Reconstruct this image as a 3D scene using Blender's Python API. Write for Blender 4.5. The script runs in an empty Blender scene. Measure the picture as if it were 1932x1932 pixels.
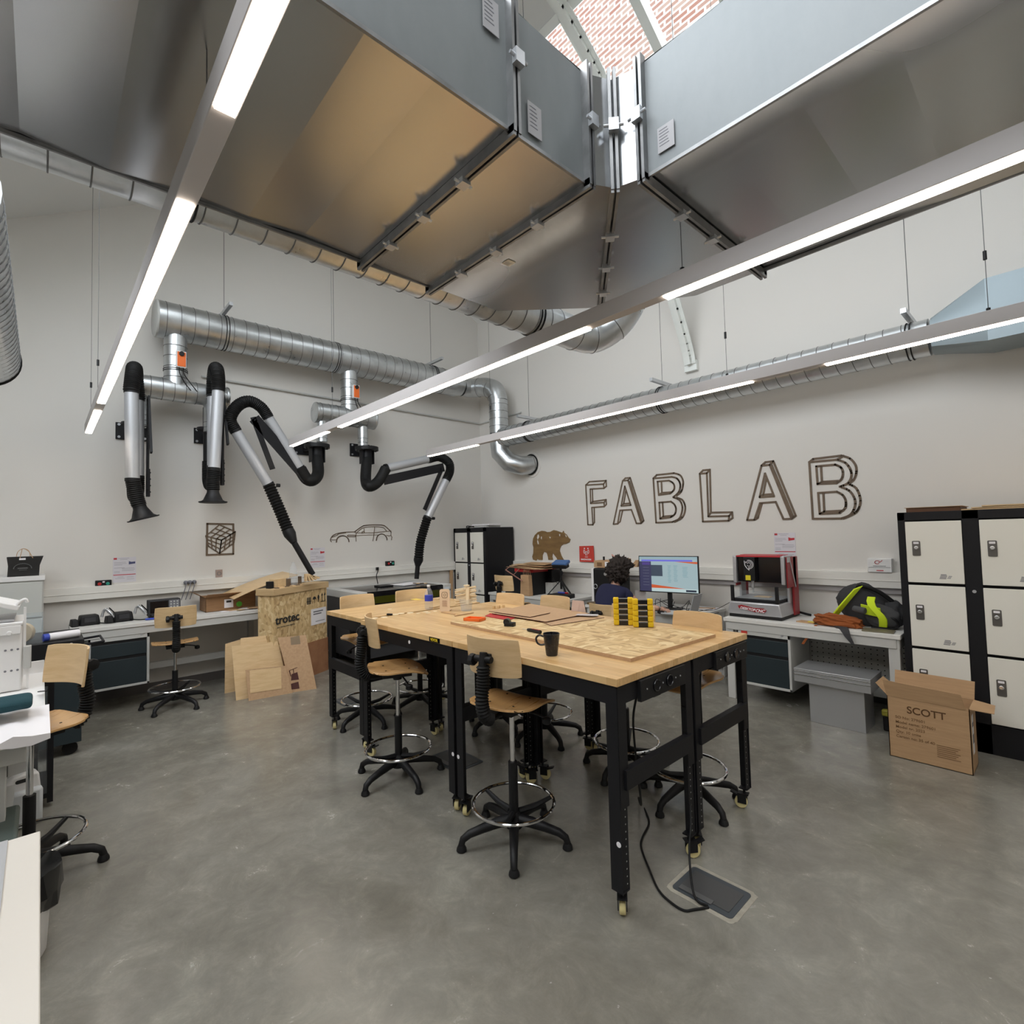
SKYS = 5.2
EXPO = 0.29
import bpy, bmesh, math, random
from mathutils import Vector, Matrix, noise
random.seed(7)
V = Vector
PI = math.pi
sc = bpy.context.scene
COL = sc.collection

# ---------- camera pose, recovered from the room's vanishing points ----------
RM = Matrix(((0.6763687861, -0.0486924660, -0.7349519093),
             (0.7361144485, 0.0098627177, 0.6767852285),
             (-0.0257057185, -0.9987651228, 0.0425140622)))
EYE = V((0, 0, 1.70))

def ray(px, py):
    return RM @ V((px - 966, py - 966, 966))
def on(px, py, ax, v):
    d = ray(px, py); t = (v - EYE[ax]) / d[ax]
    return EYE + d * t
def PX(px, py, x): return on(px, py, 0, x)
def PY(px, py, y): return on(px, py, 1, y)
def PZ(px, py, z): return on(px, py, 2, z)

# ---------- materials ----------
MATS = {}
def mat(name, col, rough=.5, metal=0., emit=0., ecol=None, alpha=None, spec=.5, coat=0., bump=None, trans=0.):
    if name in MATS: return MATS[name]
    m = bpy.data.materials.new(name); m.use_nodes = True
    nt = m.node_tree; b = nt.nodes['Principled BSDF']
    b.inputs['Base Color'].default_value = (*col, 1)
    b.inputs['Roughness'].default_value = rough
    b.inputs['Metallic'].default_value = metal
    b.inputs['Specular IOR Level'].default_value = spec
    b.inputs['Coat Weight'].default_value = coat
    b.inputs['Transmission Weight'].default_value = trans
    if emit:
        b.inputs['Emission Color'].default_value = (*(ecol or col), 1)
        b.inputs['Emission Strength'].default_value = emit
    # every surface gets a faint procedural grain
    tc = nt.nodes.new('ShaderNodeTexCoord'); n = nt.nodes.new('ShaderNodeTexNoise')
    n.inputs['Scale'].default_value = (bump or (60, .0))[0]; n.inputs['Detail'].default_value = 3
    nt.links.new(tc.outputs['Object'], n.inputs['Vector'])
    mr = nt.nodes.new('ShaderNodeMapRange')
    mr.inputs['To Min'].default_value = max(rough - .05, .02); mr.inputs['To Max'].default_value = min(rough + .05, 1)
    nt.links.new(n.outputs['Fac'], mr.inputs['Value']); nt.links.new(mr.outputs['Result'], b.inputs['Roughness'])
    if bump:
        bp = nt.nodes.new('ShaderNodeBump'); bp.inputs['Strength'].default_value = bump[1]; bp.inputs['Distance'].default_value = .01
        nt.links.new(n.outputs['Fac'], bp.inputs['Height']); nt.links.new(bp.outputs['Normal'], b.inputs['Normal'])
    MATS[name] = m
    return m

def ramp(nt, stops):
    r = nt.nodes.new('ShaderNodeValToRGB')
    e = r.color_ramp.elements
    while len(e) > 1: e.remove(e[-1])
    e[0].position = stops[0][0]; e[0].color = (*stops[0][1], 1)
    for p, c in stops[1:]:
        k = e.new(p); k.color = (*c, 1)
    return r

def noise_mat(name, stops, scale=(1, 1, 1), nscale=5., detail=6, rough=.5, metal=0., bump=0., coat=0., rvar=.08, dist=0.):
    if name in MATS: return MATS[name]
    m = bpy.data.materials.new(name); m.use_nodes = True
    nt = m.node_tree; b = nt.nodes['Principled BSDF']
    tc = nt.nodes.new('ShaderNodeTexCoord'); mp = nt.nodes.new('ShaderNodeMapping')
    mp.inputs['Scale'].default_value = scale
    n = nt.nodes.new('ShaderNodeTexNoise'); n.inputs['Scale'].default_value = nscale
    n.inputs['Detail'].default_value = detail; n.inputs['Roughness'].default_value = .6; n.inputs['Distortion'].default_value = dist
    nt.links.new(tc.outputs['Object'], mp.inputs['Vector']); nt.links.new(mp.outputs['Vector'], n.inputs['Vector'])
    r = ramp(nt, stops); nt.links.new(n.outputs['Fac'], r.inputs['Fac'])
    nt.links.new(r.outputs['Color'], b.inputs['Base Color'])
    b.inputs['Metallic'].default_value = metal; b.inputs['Coat Weight'].default_value = coat
    mr = nt.nodes.new('ShaderNodeMapRange'); mr.inputs['From Min'].default_value = .3; mr.inputs['From Max'].default_value = .7
    mr.inputs['To Min'].default_value = rough - rvar; mr.inputs['To Max'].default_value = rough + rvar
    nt.links.new(n.outputs['Fac'], mr.inputs['Value']); nt.links.new(mr.outputs['Result'], b.inputs['Roughness'])
    if bump:
        bp = nt.nodes.new('ShaderNodeBump'); bp.inputs['Strength'].default_value = bump; bp.inputs['Distance'].default_value = .01
        nt.links.new(n.outputs['Fac'], bp.inputs['Height']); nt.links.new(bp.outputs['Normal'], b.inputs['Normal'])
    MATS[name] = m
    return m

WHITE_WALL = mat('painted_wall', (.70, .675, .635), .75, bump=(180, .05))
CEIL = mat('painted_ceiling', (.74, .74, .72), .8, bump=(150, .05))
TRUNK = mat('trunking_pvc', (.78, .76, .71), .45)
FRAMEW = mat('window_frame_paint', (.80, .82, .78), .45)
BLACKM = mat('black_powder_coat', (.008, .008, .010), .5, spec=.3, bump=(300, .08))
BLACKP = mat('black_plastic', (.007, .007, .008), .5, spec=.35, bump=(220, .1))
BLACKG = mat('black_gloss', (.006, .006, .008), .12)
RUBBER = mat('black_rubber', (.005, .005, .005), .62, spec=.3)
WIRE = mat('dark_steel_wire', (.10, .10, .10), .5, .5)
CHROME = mat('chrome', (.82, .82, .84), .09, 1.)
STEEL = mat('brushed_steel', (.58, .59, .61), .36, .75)
ALU = mat('satin_aluminium', (.50, .51, .53), .48, .45)
GREYM = mat('light_grey_metal', (.52, .52, .50), .5)
BENCHTOP = mat('light_bench_top', (.68, .67, .64), .5)
WHITEP = mat('white_plastic', (.80, .79, .78), .4)
WARMW = mat('locker_door_white', (.80, .78, .71), .45)
SLATE = mat('slate_blue_drawer', (.013, .023, .028), .5)
CREAMW = mat('cream_wheel', (.72, .62, .30), .5)
ORANGE = mat('orange_plastic', (.85, .16, .02), .45)
REDP = mat('red_plastic', (.45, .02, .02), .45)
YELLOW = mat('yellow_foam', (.78, .52, .01), .85, bump=(120, .5))
LIME = mat('lime_fabric', (.62, .80, .02), .8, bump=(400, .2))
CHARC = mat('charcoal_fabric', (.035, .035, .038), .9, bump=(400, .3))
RUST = mat('rust_fabric', (.28, .075, .015), .9, bump=(300, .4))
NAVY = mat('navy_cotton', (.010, .012, .045), .9, bump=(250, .3))
SKIN = mat('skin', (.48, .27, .19), .5, bump=(90, .05))
HAIR = mat('dark_hair', (.018, .011, .008), .8, bump=(70, 1.))
TEAL = mat('teal_cloth', (.012, .055, .07), .9, bump=(300, .3))
PAPER = mat('paper_white', (.82, .80, .82), .7)
INK = mat('ink_grey', (.18, .18, .2), .7)
INKB = mat('ink_black', (.02, .02, .02), .7)
INKR = mat('ink_red', (.50, .03, .04), .6)
REDSIGN = mat('sign_red', (.55, .05, .035), .5)
LASERWOOD = noise_mat('lasercut_plywood_brown', [(.3, (.115, .078, .050)), (.7, (.18, .128, .085))], (1, 1, 1), 14, rough=.65)
BEARWOOD = noise_mat('stained_plywood', [(.3, (.17, .095, .035)), (.7, (.25, .155, .06))], (1, 1, 6), 5, rough=.6)
PALE = mat('pale_thin_wood', (.82, .68, .46), .55)
PLY = noise_mat('birch_plywood', [(.3, (.62, .42, .215)), (.7, (.73, .53, .30))], (2, 2, 14), 3, rough=.45, dist=.6)
SEATPLY = noise_mat('beech_plywood', [(.3, (.50, .28, .105)), (.7, (.62, .37, .155))], (16, 2, 2), 3, rough=.33, coat=.25, dist=.5)
MDF = noise_mat('mdf_board', [(.3, (.44, .27, .145)), (.7, (.54, .35, .20))], (1, 1, 1), 40, rough=.6)
MDFEDGE = mat('burnt_board_edge', (.07, .02, .015), .7)
CARD = noise_mat('cardboard', [(.3, (.42, .26, .135)), (.7, (.50, .32, .175))], (1, 1, 14), 6, rough=.75)
CARDD = noise_mat('cardboard_brown', [(.3, (.24, .125, .055)), (.7, (.32, .175, .08))], (1, 1, 10), 6, rough=.75)
GALV = noise_mat('galvanised_spiral', [(.3, (.50, .52, .53)), (.7, (.66, .68, .69))], (1, 1, 1), 7, rough=.33, metal=.95, bump=.06, rvar=.07)
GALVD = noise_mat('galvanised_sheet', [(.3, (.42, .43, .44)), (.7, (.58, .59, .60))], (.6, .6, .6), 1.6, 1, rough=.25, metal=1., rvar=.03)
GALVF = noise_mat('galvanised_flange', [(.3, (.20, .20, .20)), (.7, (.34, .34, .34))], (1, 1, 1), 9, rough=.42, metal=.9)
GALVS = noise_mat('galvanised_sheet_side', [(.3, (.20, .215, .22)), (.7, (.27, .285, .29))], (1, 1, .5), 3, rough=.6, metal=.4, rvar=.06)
SKYPANEL = mat('blue_grey_coated_sheet', (.29, .35, .38), .45, .3)
LED = mat('led_diffuser', (1, .95, .88), .4, emit=15., ecol=(1., .87, .73))
LEDH = mat('luminaire_paint', (.50, .47, .46), .5)
CLEARG = None

def osb(name, edge=False):
    m = bpy.data.materials.new(name); m.use_nodes = True
    nt = m.node_tree; b = nt.nodes['Principled BSDF']
    tc = nt.nodes.new('ShaderNodeTexCoord')
    n0 = nt.nodes.new('ShaderNodeTexNoise'); n0.inputs['Scale'].default_value = 3.; n0.inputs['Detail'].default_value = 2
    add = nt.nodes.new('ShaderNodeVectorMath'); add.operation = 'MULTIPLY_ADD'
    add.inputs[1].default_value = (.12, .12, .12)
    nt.links.new(tc.outputs['Object'], n0.inputs['Vector'])
    nt.links.new(n0.outputs['Color'], add.inputs[0]); nt.links.new(tc.outputs['Object'], add.inputs[2])
    mixs = []
    for sca in ((9, 42, 20), (38, 11, 20)):
        mp = nt.nodes.new('ShaderNodeMapping'); mp.inputs['Scale'].default_value = sca
        v = nt.nodes.new('ShaderNodeTexVoronoi'); v.inputs['Scale'].default_value = 1.
        nt.links.new(add.outputs['Vector'], mp.inputs['Vector']); nt.links.new(mp.outputs['Vector'], v.inputs['Vector'])
        r = ramp(nt, [(0., (.40, .25, .11)), (.2, (.56, .38, .18)), (.7, (.68, .49, .25)), (1., (.78, .62, .36))])
        s = nt.nodes.new('ShaderNodeSeparateColor'); nt.links.new(v.outputs['Color'], s.inputs['Color'])
        nt.links.new(s.outputs['Red'], r.inputs['Fac']); mixs.append(r)
    mx = nt.nodes.new('ShaderNodeMix'); mx.data_type = 'RGBA'
    n1 = nt.nodes.new('ShaderNodeTexNoise'); n1.inputs['Scale'].default_value = 9
    nt.links.new(tc.outputs['Object'], n1.inputs['Vector'])
    r1 = ramp(nt, [(.45, (0, 0, 0)), (.55, (1, 1, 1))]); nt.links.new(n1.outputs['Fac'], r1.inputs['Fac'])
    nt.links.new(r1.outputs['Color'], mx.inputs[0]); nt.links.new(mixs[0].outputs['Color'], mx.inputs[6]); nt.links.new(mixs[1].outputs['Color'], mx.inputs[7])
    nt.links.new(mx.outputs[2], b.inputs['Base Color']); b.inputs['Roughness'].default_value = .6
    MATS[name] = m
    return m
OSB = osb('osb_board')

def butcher():
    m = bpy.data.materials.new('butcher_block'); m.use_nodes = True
    nt = m.node_tree; b = nt.nodes['Principled BSDF']
    tc = nt.nodes.new('ShaderNodeTexCoord')
    br = nt.nodes.new('ShaderNodeTexBrick')
    br.inputs['Color1'].default_value = (.62, .385, .165, 1); br.inputs['Color2'].default_value = (.74, .51, .255, 1)
    br.inputs['Mortar'].default_value = (.50, .30, .14, 1); br.inputs['Mortar Size'].default_value = .0006
    br.inputs['Scale'].default_value = 1.; br.inputs['Brick Width'].default_value = .37; br.inputs['Row Height'].default_value = .045
    nt.links.new(tc.outputs['Object'], br.inputs['Vector'])
    mp = nt.nodes.new('ShaderNodeMapping'); mp.inputs['Scale'].default_value = (3, 40, 20)
    n = nt.nodes.new('ShaderNodeTexNoise'); n.inputs['Scale'].default_value = 2.; n.inputs['Detail'].default_value = 4
    nt.links.new(tc.outputs['Object'], mp.inputs['Vector']); nt.links.new(mp.outputs['Vector'], n.inputs['Vector'])
    r = ramp(nt, [(.3, (.86, .84, .80)), (.7, (1.08, 1.06, 1.03))]); nt.links.new(n.outputs['Fac'], r.inputs['Fac'])
    mx = nt.nodes.new('ShaderNodeMix'); mx.data_type = 'RGBA'; mx.blend_type = 'MULTIPLY'; mx.inputs[0].default_value = 1.
    nt.links.new(br.outputs['Color'], mx.inputs[6]); nt.links.new(r.outputs['Color'], mx.inputs[7])
    nt.links.new(mx.outputs[2], b.inputs['Base Color'])
    b.inputs['Roughness'].default_value = .38; b.inputs['Coat Weight'].default_value = .2
    b.inputs['Coat Roughness'].default_value = .25
    return m
BUTCHER = butcher()

def floor_mat():
    m = bpy.data.materials.new('polished_concrete'); m.use_nodes = True
    nt = m.node_tree; b = nt.nodes['Principled BSDF']
    tc = nt.nodes.new('ShaderNodeTexCoord')
    def nz(s, d, ro, dist=0):
        n = nt.nodes.new('ShaderNodeTexNoise'); n.inputs['Scale'].default_value = s; n.inputs['Detail'].default_value = d
        n.inputs['Roughness'].default_value = ro; n.inputs['Distortion'].default_value = dist
        nt.links.new(tc.outputs['Object'], n.inputs['Vector']); return n
    a = nz(1.1, 12, .66, .6); c = nz(5.5, 12, .78, .5); d = nz(38, 4, .6)
    ra = ramp(nt, [(.30, (.165, .156, .130)), (.5, (.212, .202, .172)), (.70, (.27, .262, .228))])
    nt.links.new(a.outputs['Fac'], ra.inputs['Fac'])
    rc = ramp(nt, [(.30, (.84, .84, .84)), (.5, (1., 1., 1.)), (.70, (1.30, 1.30, 1.29))])
    nt.links.new(c.outputs['Fac'], rc.inputs['Fac'])
    mx = nt.nodes.new('ShaderNodeMix'); mx.data_type = 'RGBA'; mx.blend_type = 'MULTIPLY'; mx.inputs[0].default_value = 1.
    nt.links.new(ra.outputs['Color'], mx.inputs[6]); nt.links.new(rc.outputs['Color'], mx.inputs[7])
    # small pale chips of filler
    rd = ramp(nt, [(.70, (0, 0, 0)), (.76, (1, 1, 1))]); nt.links.new(d.outputs['Fac'], rd.inputs['Fac'])
    m2 = nt.nodes.new('ShaderNodeMix'); m2.data_type = 'RGBA'
    m2.inputs[7].default_value = (.42, .41, .38, 1)
    nt.links.new(rd.outputs['Color'], m2.inputs[0]); nt.links.new(mx.outputs[2], m2.inputs[6])
    nt.links.new(m2.outputs[2], b.inputs['Base Color'])
    mr = nt.nodes.new('ShaderNodeMapRange'); mr.inputs['From Min'].default_value = .3; mr.inputs['From Max'].default_value = .7
    mr.inputs['To Min'].default_value = .13; mr.inputs['To Max'].default_value = .30
    nt.links.new(c.outputs['Fac'], mr.inputs['Value']); nt.links.new(mr.outputs['Result'], b.inputs['Roughness'])
    bp = nt.nodes.new('ShaderNodeBump'); bp.inputs['Strength'].default_value = .06; bp.inputs['Distance'].default_value = .01
    nt.links.new(c.outputs['Fac'], bp.inputs['Height']); nt.links.new(bp.outputs['Normal'], b.inputs['Normal'])
    b.inputs['Specular IOR Level'].default_value = .75
    return m
FLOOR = floor_mat()

def brick_mat():
    m = bpy.data.materials.new('old_brickwork'); m.use_nodes = True
    nt = m.node_tree; b = nt.nodes['Principled BSDF']
    tc = nt.nodes.new('ShaderNodeTexCoord'); mp = nt.nodes.new('ShaderNodeMapping')
    mp.inputs['Rotation'].default_value = (PI/2, 0, 0)
    br = nt.nodes.new('ShaderNodeTexBrick')
    br.inputs['Color1'].default_value = (.11, .045, .030, 1); br.inputs['Color2'].default_value = (.14, .10, .08, 1)
    br.inputs['Mortar'].default_value = (.26, .25, .23, 1); br.inputs['Mortar Size'].default_value = .02
    br.inputs['Scale'].default_value = 1.; br.inputs['Brick Width'].default_value = .30; br.inputs['Row Height'].default_value = .11
    nt.links.new(tc.outputs['Object'], mp.inputs['Vector']); nt.links.new(mp.outputs['Vector'], br.inputs['Vector'])
    nt.links.new(br.outputs['Color'], b.inputs['Base Color']); b.inputs['Roughness'].default_value = .9
    return m
BRICK = brick_mat()

def thin_glass(name, tint=(1, 1, 1), gloss=.12, rough=.02, ior=1.45, haze=0.):
    m = bpy.data.materials.new(name); m.use_nodes = True
    nt = m.node_tree; nt.nodes.remove(nt.nodes['Principled BSDF']); out = nt.nodes['Material Output']
    t = nt.nodes.new('ShaderNodeBsdfTransparent'); t.inputs['Color'].default_value = (*tint, 1)
    g = nt.nodes.new('ShaderNodeBsdfGlossy'); g.inputs['Roughness'].default_value = rough
    ly = nt.nodes.new('ShaderNodeLayerWeight'); ly.inputs['Blend'].default_value = .3
    pw = nt.nodes.new('ShaderNodeMath'); pw.operation = 'POWER'; pw.inputs[1].default_value = 4.
    lw = nt.nodes.new('ShaderNodeMath'); lw.operation = 'MULTIPLY_ADD'; lw.inputs[1].default_value = (ior-1)*1.2; lw.inputs[2].default_value = ((ior-1)/(ior+1))**2
    nt.links.new(ly.outputs['Facing'], pw.inputs[0]); nt.links.new(pw.outputs[0], lw.inputs[0])
    mx = nt.nodes.new('ShaderNodeMixShader')
    nt.links.new(lw.outputs[0], mx.inputs['Fac']); nt.links.new(t.outputs[0], mx.inputs[1]); nt.links.new(g.outputs[0], mx.inputs[2])
    if haze:
        df = nt.nodes.new('ShaderNodeBsdfDiffuse'); df.inputs['Color'].default_value = (.85, .87, .9, 1); m2 = nt.nodes.new('ShaderNodeMixShader'); m2.inputs['Fac'].default_value = haze
        nt.links.new(mx.outputs[0], m2.inputs[1]); nt.links.new(df.outputs[0], m2.inputs[2]); mx = m2
    nt.links.new(mx.outputs[0], out.inputs['Surface'])
    MATS[name] = m
    return m
PANE = thin_glass('window_glass')
ACRYL = thin_glass('clear_acrylic', (.95, .97, .98), ior=1.3, haze=.05)
SMOKED = thin_glass('smoked_glass', (.10, .11, .09))
PETP = thin_glass('clear_bottle_plastic', (.96, .97, .98), rough=.1, ior=1.3, haze=.14)

# ---------- mesh building ----------
class MB:
    def __init__(s): s.bm = bmesh.new(); s.mi = 0
    def _f(s, vs):
        try:
            f = s.bm.faces.new(vs); f.material_index = s.mi; f.smooth = True; return f
        except ValueError: return None
    def box(s, c, d, rot=None, taper=1.):
        c = V(c); hx, hy, hz = d[0]/2, d[1]/2, d[2]/2
        vs = []
        for z in (-1, 1):
            t = taper if z > 0 else 1.
            for x, y in ((-1, -1), (1, -1), (1, 1), (-1, 1)):
                p = V((x*hx*t, y*hy*t, z*hz))
                if rot is not None: p = rot @ p
                vs.append(s.bm.verts.new(c + p))
        for f in ((3, 2, 1, 0), (4, 5, 6, 7), (0, 1, 5, 4), (1, 2, 6, 5), (2, 3, 7, 6), (3, 0, 4, 7)):
            s._f([vs[i] for i in f])
        return s
    def b2(s, a, b):   # box from corner to corner
        a, b = V(a), V(b)
        return s.box((a + b)/2, [abs(b[i] - a[i]) for i in range(3)])
    def bar(s, p, q, w, h, up=(0, 0, 1)):
        p, q = V(p), V(q); x = (q - p); L = x.length; x.normalize()
        u = V(up); y = u.cross(x)
        if y.length < 1e-4: y = V((0, 1, 0)).cross(x)
        y.normalize(); z = x.cross(y)
        return s.box((p + q)/2, (L, w, h), Matrix((x, y, z)).transposed())
    def tube(s, pts, r, seg=12, closed=False, cap=True):
        pts = [V(p) for p in pts]; n = len(pts)
        rr = r if isinstance(r, (list, tuple)) else [r]*n
        T = []
        for i in range(n):
            if closed: t = pts[(i+1) % n] - pts[i-1]
            else: t = pts[min(i+1, n-1)] - pts[max(i-1, 0)]
            T.append(t.normalized())
        a = V((0, 0, 1)) if abs(T[0].z) < .9 else V((1, 0, 0))
        N = (a - T[0]*a.dot(T[0])).normalized()
        rings = []
        for i in range(n):
            if i:
                N = (N - T[i]*N.dot(T[i])).normalized()
            Bn = T[i].cross(N)
            rings.append([s.bm.verts.new(pts[i] + (N*math.cos(2*PI*k/seg) + Bn*math.sin(2*PI*k/seg))*rr[i]) for k in range(seg)])
        m = n if closed else n - 1
        for i in range(m):
            A, Bq = rings[i], rings[(i+1) % n]
            for k in range(seg):
                s._f([A[k], A[(k+1) % seg], Bq[(k+1) % seg], Bq[k]])
        if cap and not closed:
            s._f(rings[0][::-1]); s._f(rings[-1])
        return s
    def cyl(s, p, q, r, r2=None, seg=20, cap=True):
        return s.tube([p, q], [r, r if r2 is None else r2], seg, cap=cap)
    def ring(s, c, R, r, axis=(0, 0, 1), seg=40, rs=8):
        c = V(c); a = V(axis).normalized(); u = a.orthogonal().normalized(); w = a.cross(u)
        return s.tube([c + (u*math.cos(2*PI*i/seg) + w*math.sin(2*PI*i/seg))*R for i in range(seg)], r, rs, closed=True)
    def lathe(s, prof, c=(0, 0, 0), M=None, seg=28):
        c = V(c); rings = []
        for (r, z) in prof:
            ring = []
            for k in range(seg):
                p = V((r*math.cos(2*PI*k/seg), r*math.sin(2*PI*k/seg), z))
                if M is not None: p = M @ p
                ring.append(s.bm.verts.new(c + p))
            rings.append(ring)
        for A, Bq in zip(rings, rings[1:]):
            for k in range(seg):
                s._f([A[k], A[(k+1) % seg], Bq[(k+1) % seg], Bq[k]])
        if prof[0][0] > 1e-5: s._f(rings[0][::-1])
        if prof[-1][0] > 1e-5: s._f(rings[-1])
        return s
    def prism(s, poly, a, b, M=None):   # 2-D outline from height a to b, placed by matrix M
        M = M or Matrix.Identity(4)
        A = [s.bm.verts.new(M @ V((x, y, a))) for x, y in poly]
        Bq = [s.bm.verts.new(M @ V((x, y, b))) for x, y in poly]
        s._f(A[::-1]); s._f(Bq)
        n = len(poly)
        for i in range(n): s._f([A[i], A[(i+1) % n], Bq[(i+1) % n], Bq[i]])
        return s
    def quad(s, *p):
        s._f([s.bm.verts.new(V(x)) for x in p]); return s
    def sheet(s, grid, t):   # thick curved sheet from a grid of points
        n, m = len(grid), len(grid[0]); G = [[V(p) for p in r] for r in grid]
        N = [[None]*m for _ in range(n)]
        for i in range(n):
            for j in range(m):
                du = G[min(i+1, n-1)][j] - G[max(i-1, 0)][j]; dv = G[i][min(j+1, m-1)] - G[i][max(j-1, 0)]
                N[i][j] = du.cross(dv).normalized()
        A = [[s.bm.verts.new(G[i][j] + N[i][j]*t/2) for j in range(m)] for i in range(n)]
        Bq = [[s.bm.verts.new(G[i][j] - N[i][j]*t/2) for j in range(m)] for i in range(n)]
        for i in range(n-1):
            for j in range(m-1):
                s._f([A[i][j], A[i+1][j], A[i+1][j+1], A[i][j+1]])
                s._f([Bq[i][j], Bq[i][j+1], Bq[i+1][j+1], Bq[i+1][j]])
        for i in range(n-1):
            s._f([A[i][0], Bq[i][0], Bq[i+1][0], A[i+1][0]]); s._f([A[i][-1], A[i+1][-1], Bq[i+1][-1], Bq[i][-1]])
        for j in range(m-1):
            s._f([A[0][j], A[0][j+1], Bq[0][j+1], Bq[0][j]]); s._f([A[-1][j], Bq[-1][j], Bq[-1][j+1], A[-1][j+1]])
        return s
    def stroke(s, pts, w, t, nrm, closed=False):   # flat ribbon of strips along a polyline lying on a wall
        pts = [V(p) for p in pts]; nrm = V(nrm)
        if closed: pts = pts + [pts[0]]
        for a, b in zip(pts, pts[1:]):
            d = b - a
            if d.length < 1e-5: continue
            x = d.normalized()
            s.box((a + b)/2 + nrm*t/2, (d.length + w*.7, w, t), Matrix((x, nrm.cross(x), nrm)).transposed())
        return s
    def build(s, name, m, parent=None, bev=0., ang=35, recalc=False):
        if recalc: bmesh.ops.recalc_face_normals(s.bm, faces=s.bm.faces)
        me = bpy.data.meshes.new(name); s.bm.to_mesh(me); s.bm.free()
        for x in (m if isinstance(m, (list, tuple)) else [m]): me.materials.append(x)
        try: me.set_sharp_from_angle(angle=math.radians(ang))
        except Exception: pass
        o = bpy.data.objects.new(name, me); COL.objects.link(o)
        if parent is not None: o.parent = parent
        if bev:
            md = o.modifiers.new('bevel', 'BEVEL'); md.width = bev; md.segments = 2; md.limit_method = 'ANGLE'; md.angle_limit = math.radians(40)
            md.harden_normals = False
        return o

def cr(pts, n=6, closed=False):   # Catmull-Rom
    pts = [V(p) for p in pts]; out = []; N = len(pts)
    for i in range(N if closed else N - 1):
        if closed: p0, p1, p2, p3 = pts[i-1], pts[i], pts[(i+1) % N], pts[(i+2) % N]
        else: p0, p1, p2, p3 = pts[max(i-1, 0)], pts[i], pts[i+1], pts[min(i+2, N-1)]
        for k in range(n):
            t = k/n
            out.append(.5*((2*p1) + (p2-p0)*t + (2*p0-5*p1+4*p2-p3)*t*t + (3*p1-3*p2+p3-p0)*t*t*t))
    if not closed: out.append(pts[-1])
    return out

def ribbed(pts, r, amp=.07, per=.018):
    pts = [V(p) for p in pts]
    # resample evenly so that every rib shows
    L = [0.]
    for a, b in zip(pts, pts[1:]): L.append(L[-1] + (b-a).length)
    n = max(int(L[-1]/per*2), 4); out = []; j = 0
    for i in range(n+1):
        d = L[-1]*i/n
        while j < len(L)-2 and L[j+1] < d: j += 1
        f = (d - L[j])/max(L[j+1]-L[j], 1e-6)
        out.append(pts[j].lerp(pts[j+1], min(max(f, 0), 1)))
    rr = [r*(1 + (amp if i % 2 else -amp)) for i in range(n+1)]
    return out, rr

def tag(o, label=None, cat=None, group=None, kind=None):
    if label: o['label'] = label
    if cat: o['category'] = cat
    if group: o['group'] = group
    if kind: o['kind'] = kind
    return o
def thing(name, label, cat, loc=(0, 0, 0), rz=0., group=None):
    o = bpy.data.objects.new(name, None); COL.objects.link(o)
    o.location = loc; o.rotation_euler = (0, 0, rz); o.empty_display_size = .05
    return tag(o, label, cat, group)
def struct(b, name, m, **k):
    o = b.build(name, m, **k); o['kind'] = 'structure'; return o
KIDS = {}
def copy_tree(o, parent=None):
    c = o.copy(); COL.objects.link(c)
    if parent is not None: c.parent = parent
    for ch in [x for x in list(o.children)]: copy_tree(ch, c)
    return c
def dup(root, loc, rz, label, group=None):
    c = copy_tree(root); c.location = loc; c.rotation_euler = (0, 0, rz); c['label'] = label
    if group: c['group'] = group
    return c
def frame(o, x, y):
    x = V(x).normalized(); y = V(y).normalized(); z = x.cross(y)
    M = Matrix((x, y, z)).transposed().to_4x4(); M.translation = V(o); return M
def txt(s, size, M, m, parent=None, name='lettering', ext=.0008, bold=0., align='LEFT', sx=1., shear=0.):
    cu = bpy.data.curves.new(name, 'FONT'); cu.body = s; cu.size = size; cu.extrude = ext; cu.offset = bold; cu.align_x = align; cu.shear = shear
    o = bpy.data.objects.new(name, cu); COL.objects.link(o)
    me = bpy.data.meshes.new_from_object(o); bpy.data.objects.remove(o)
    me.transform(Matrix.Diagonal((sx, 1, 1, 1))); me.transform(M)
    me.materials.clear(); me.materials.append(m); me.name = name
    q = bpy.data.objects.new(name, me); COL.objects.link(q)
    if parent is not None: q.parent = parent
    return q
def rrect(w, h, r, n=5):
    out = []
    for cx, cy, a0 in ((w/2-r, h/2-r, 0), (-w/2+r, h/2-r, PI/2), (-w/2+r, -h/2+r, PI), (w/2-r, -h/2+r, 1.5*PI)):
        for k in range(n+1):
            a = a0 + PI/2*k/n; out.append((cx + r*math.cos(a), cy + r*math.sin(a)))
    return out

# =====================================================================
# THE ROOM
# =====================================================================
XW, YW = -7.22, 5.90          # wall_left plane, wall_back plane
XR, YF = 3.4, -3.6            # right and front of the room, behind the camera
EAVE, SL = 5.60, .60
RIDGEY = 3.35
ZR = EAVE + SL*(YW - RIDGEY)
def roofz(y): return EAVE + SL*(YW - y) if y > RIDGEY else ZR - .57*(RIDGEY - y)

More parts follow.
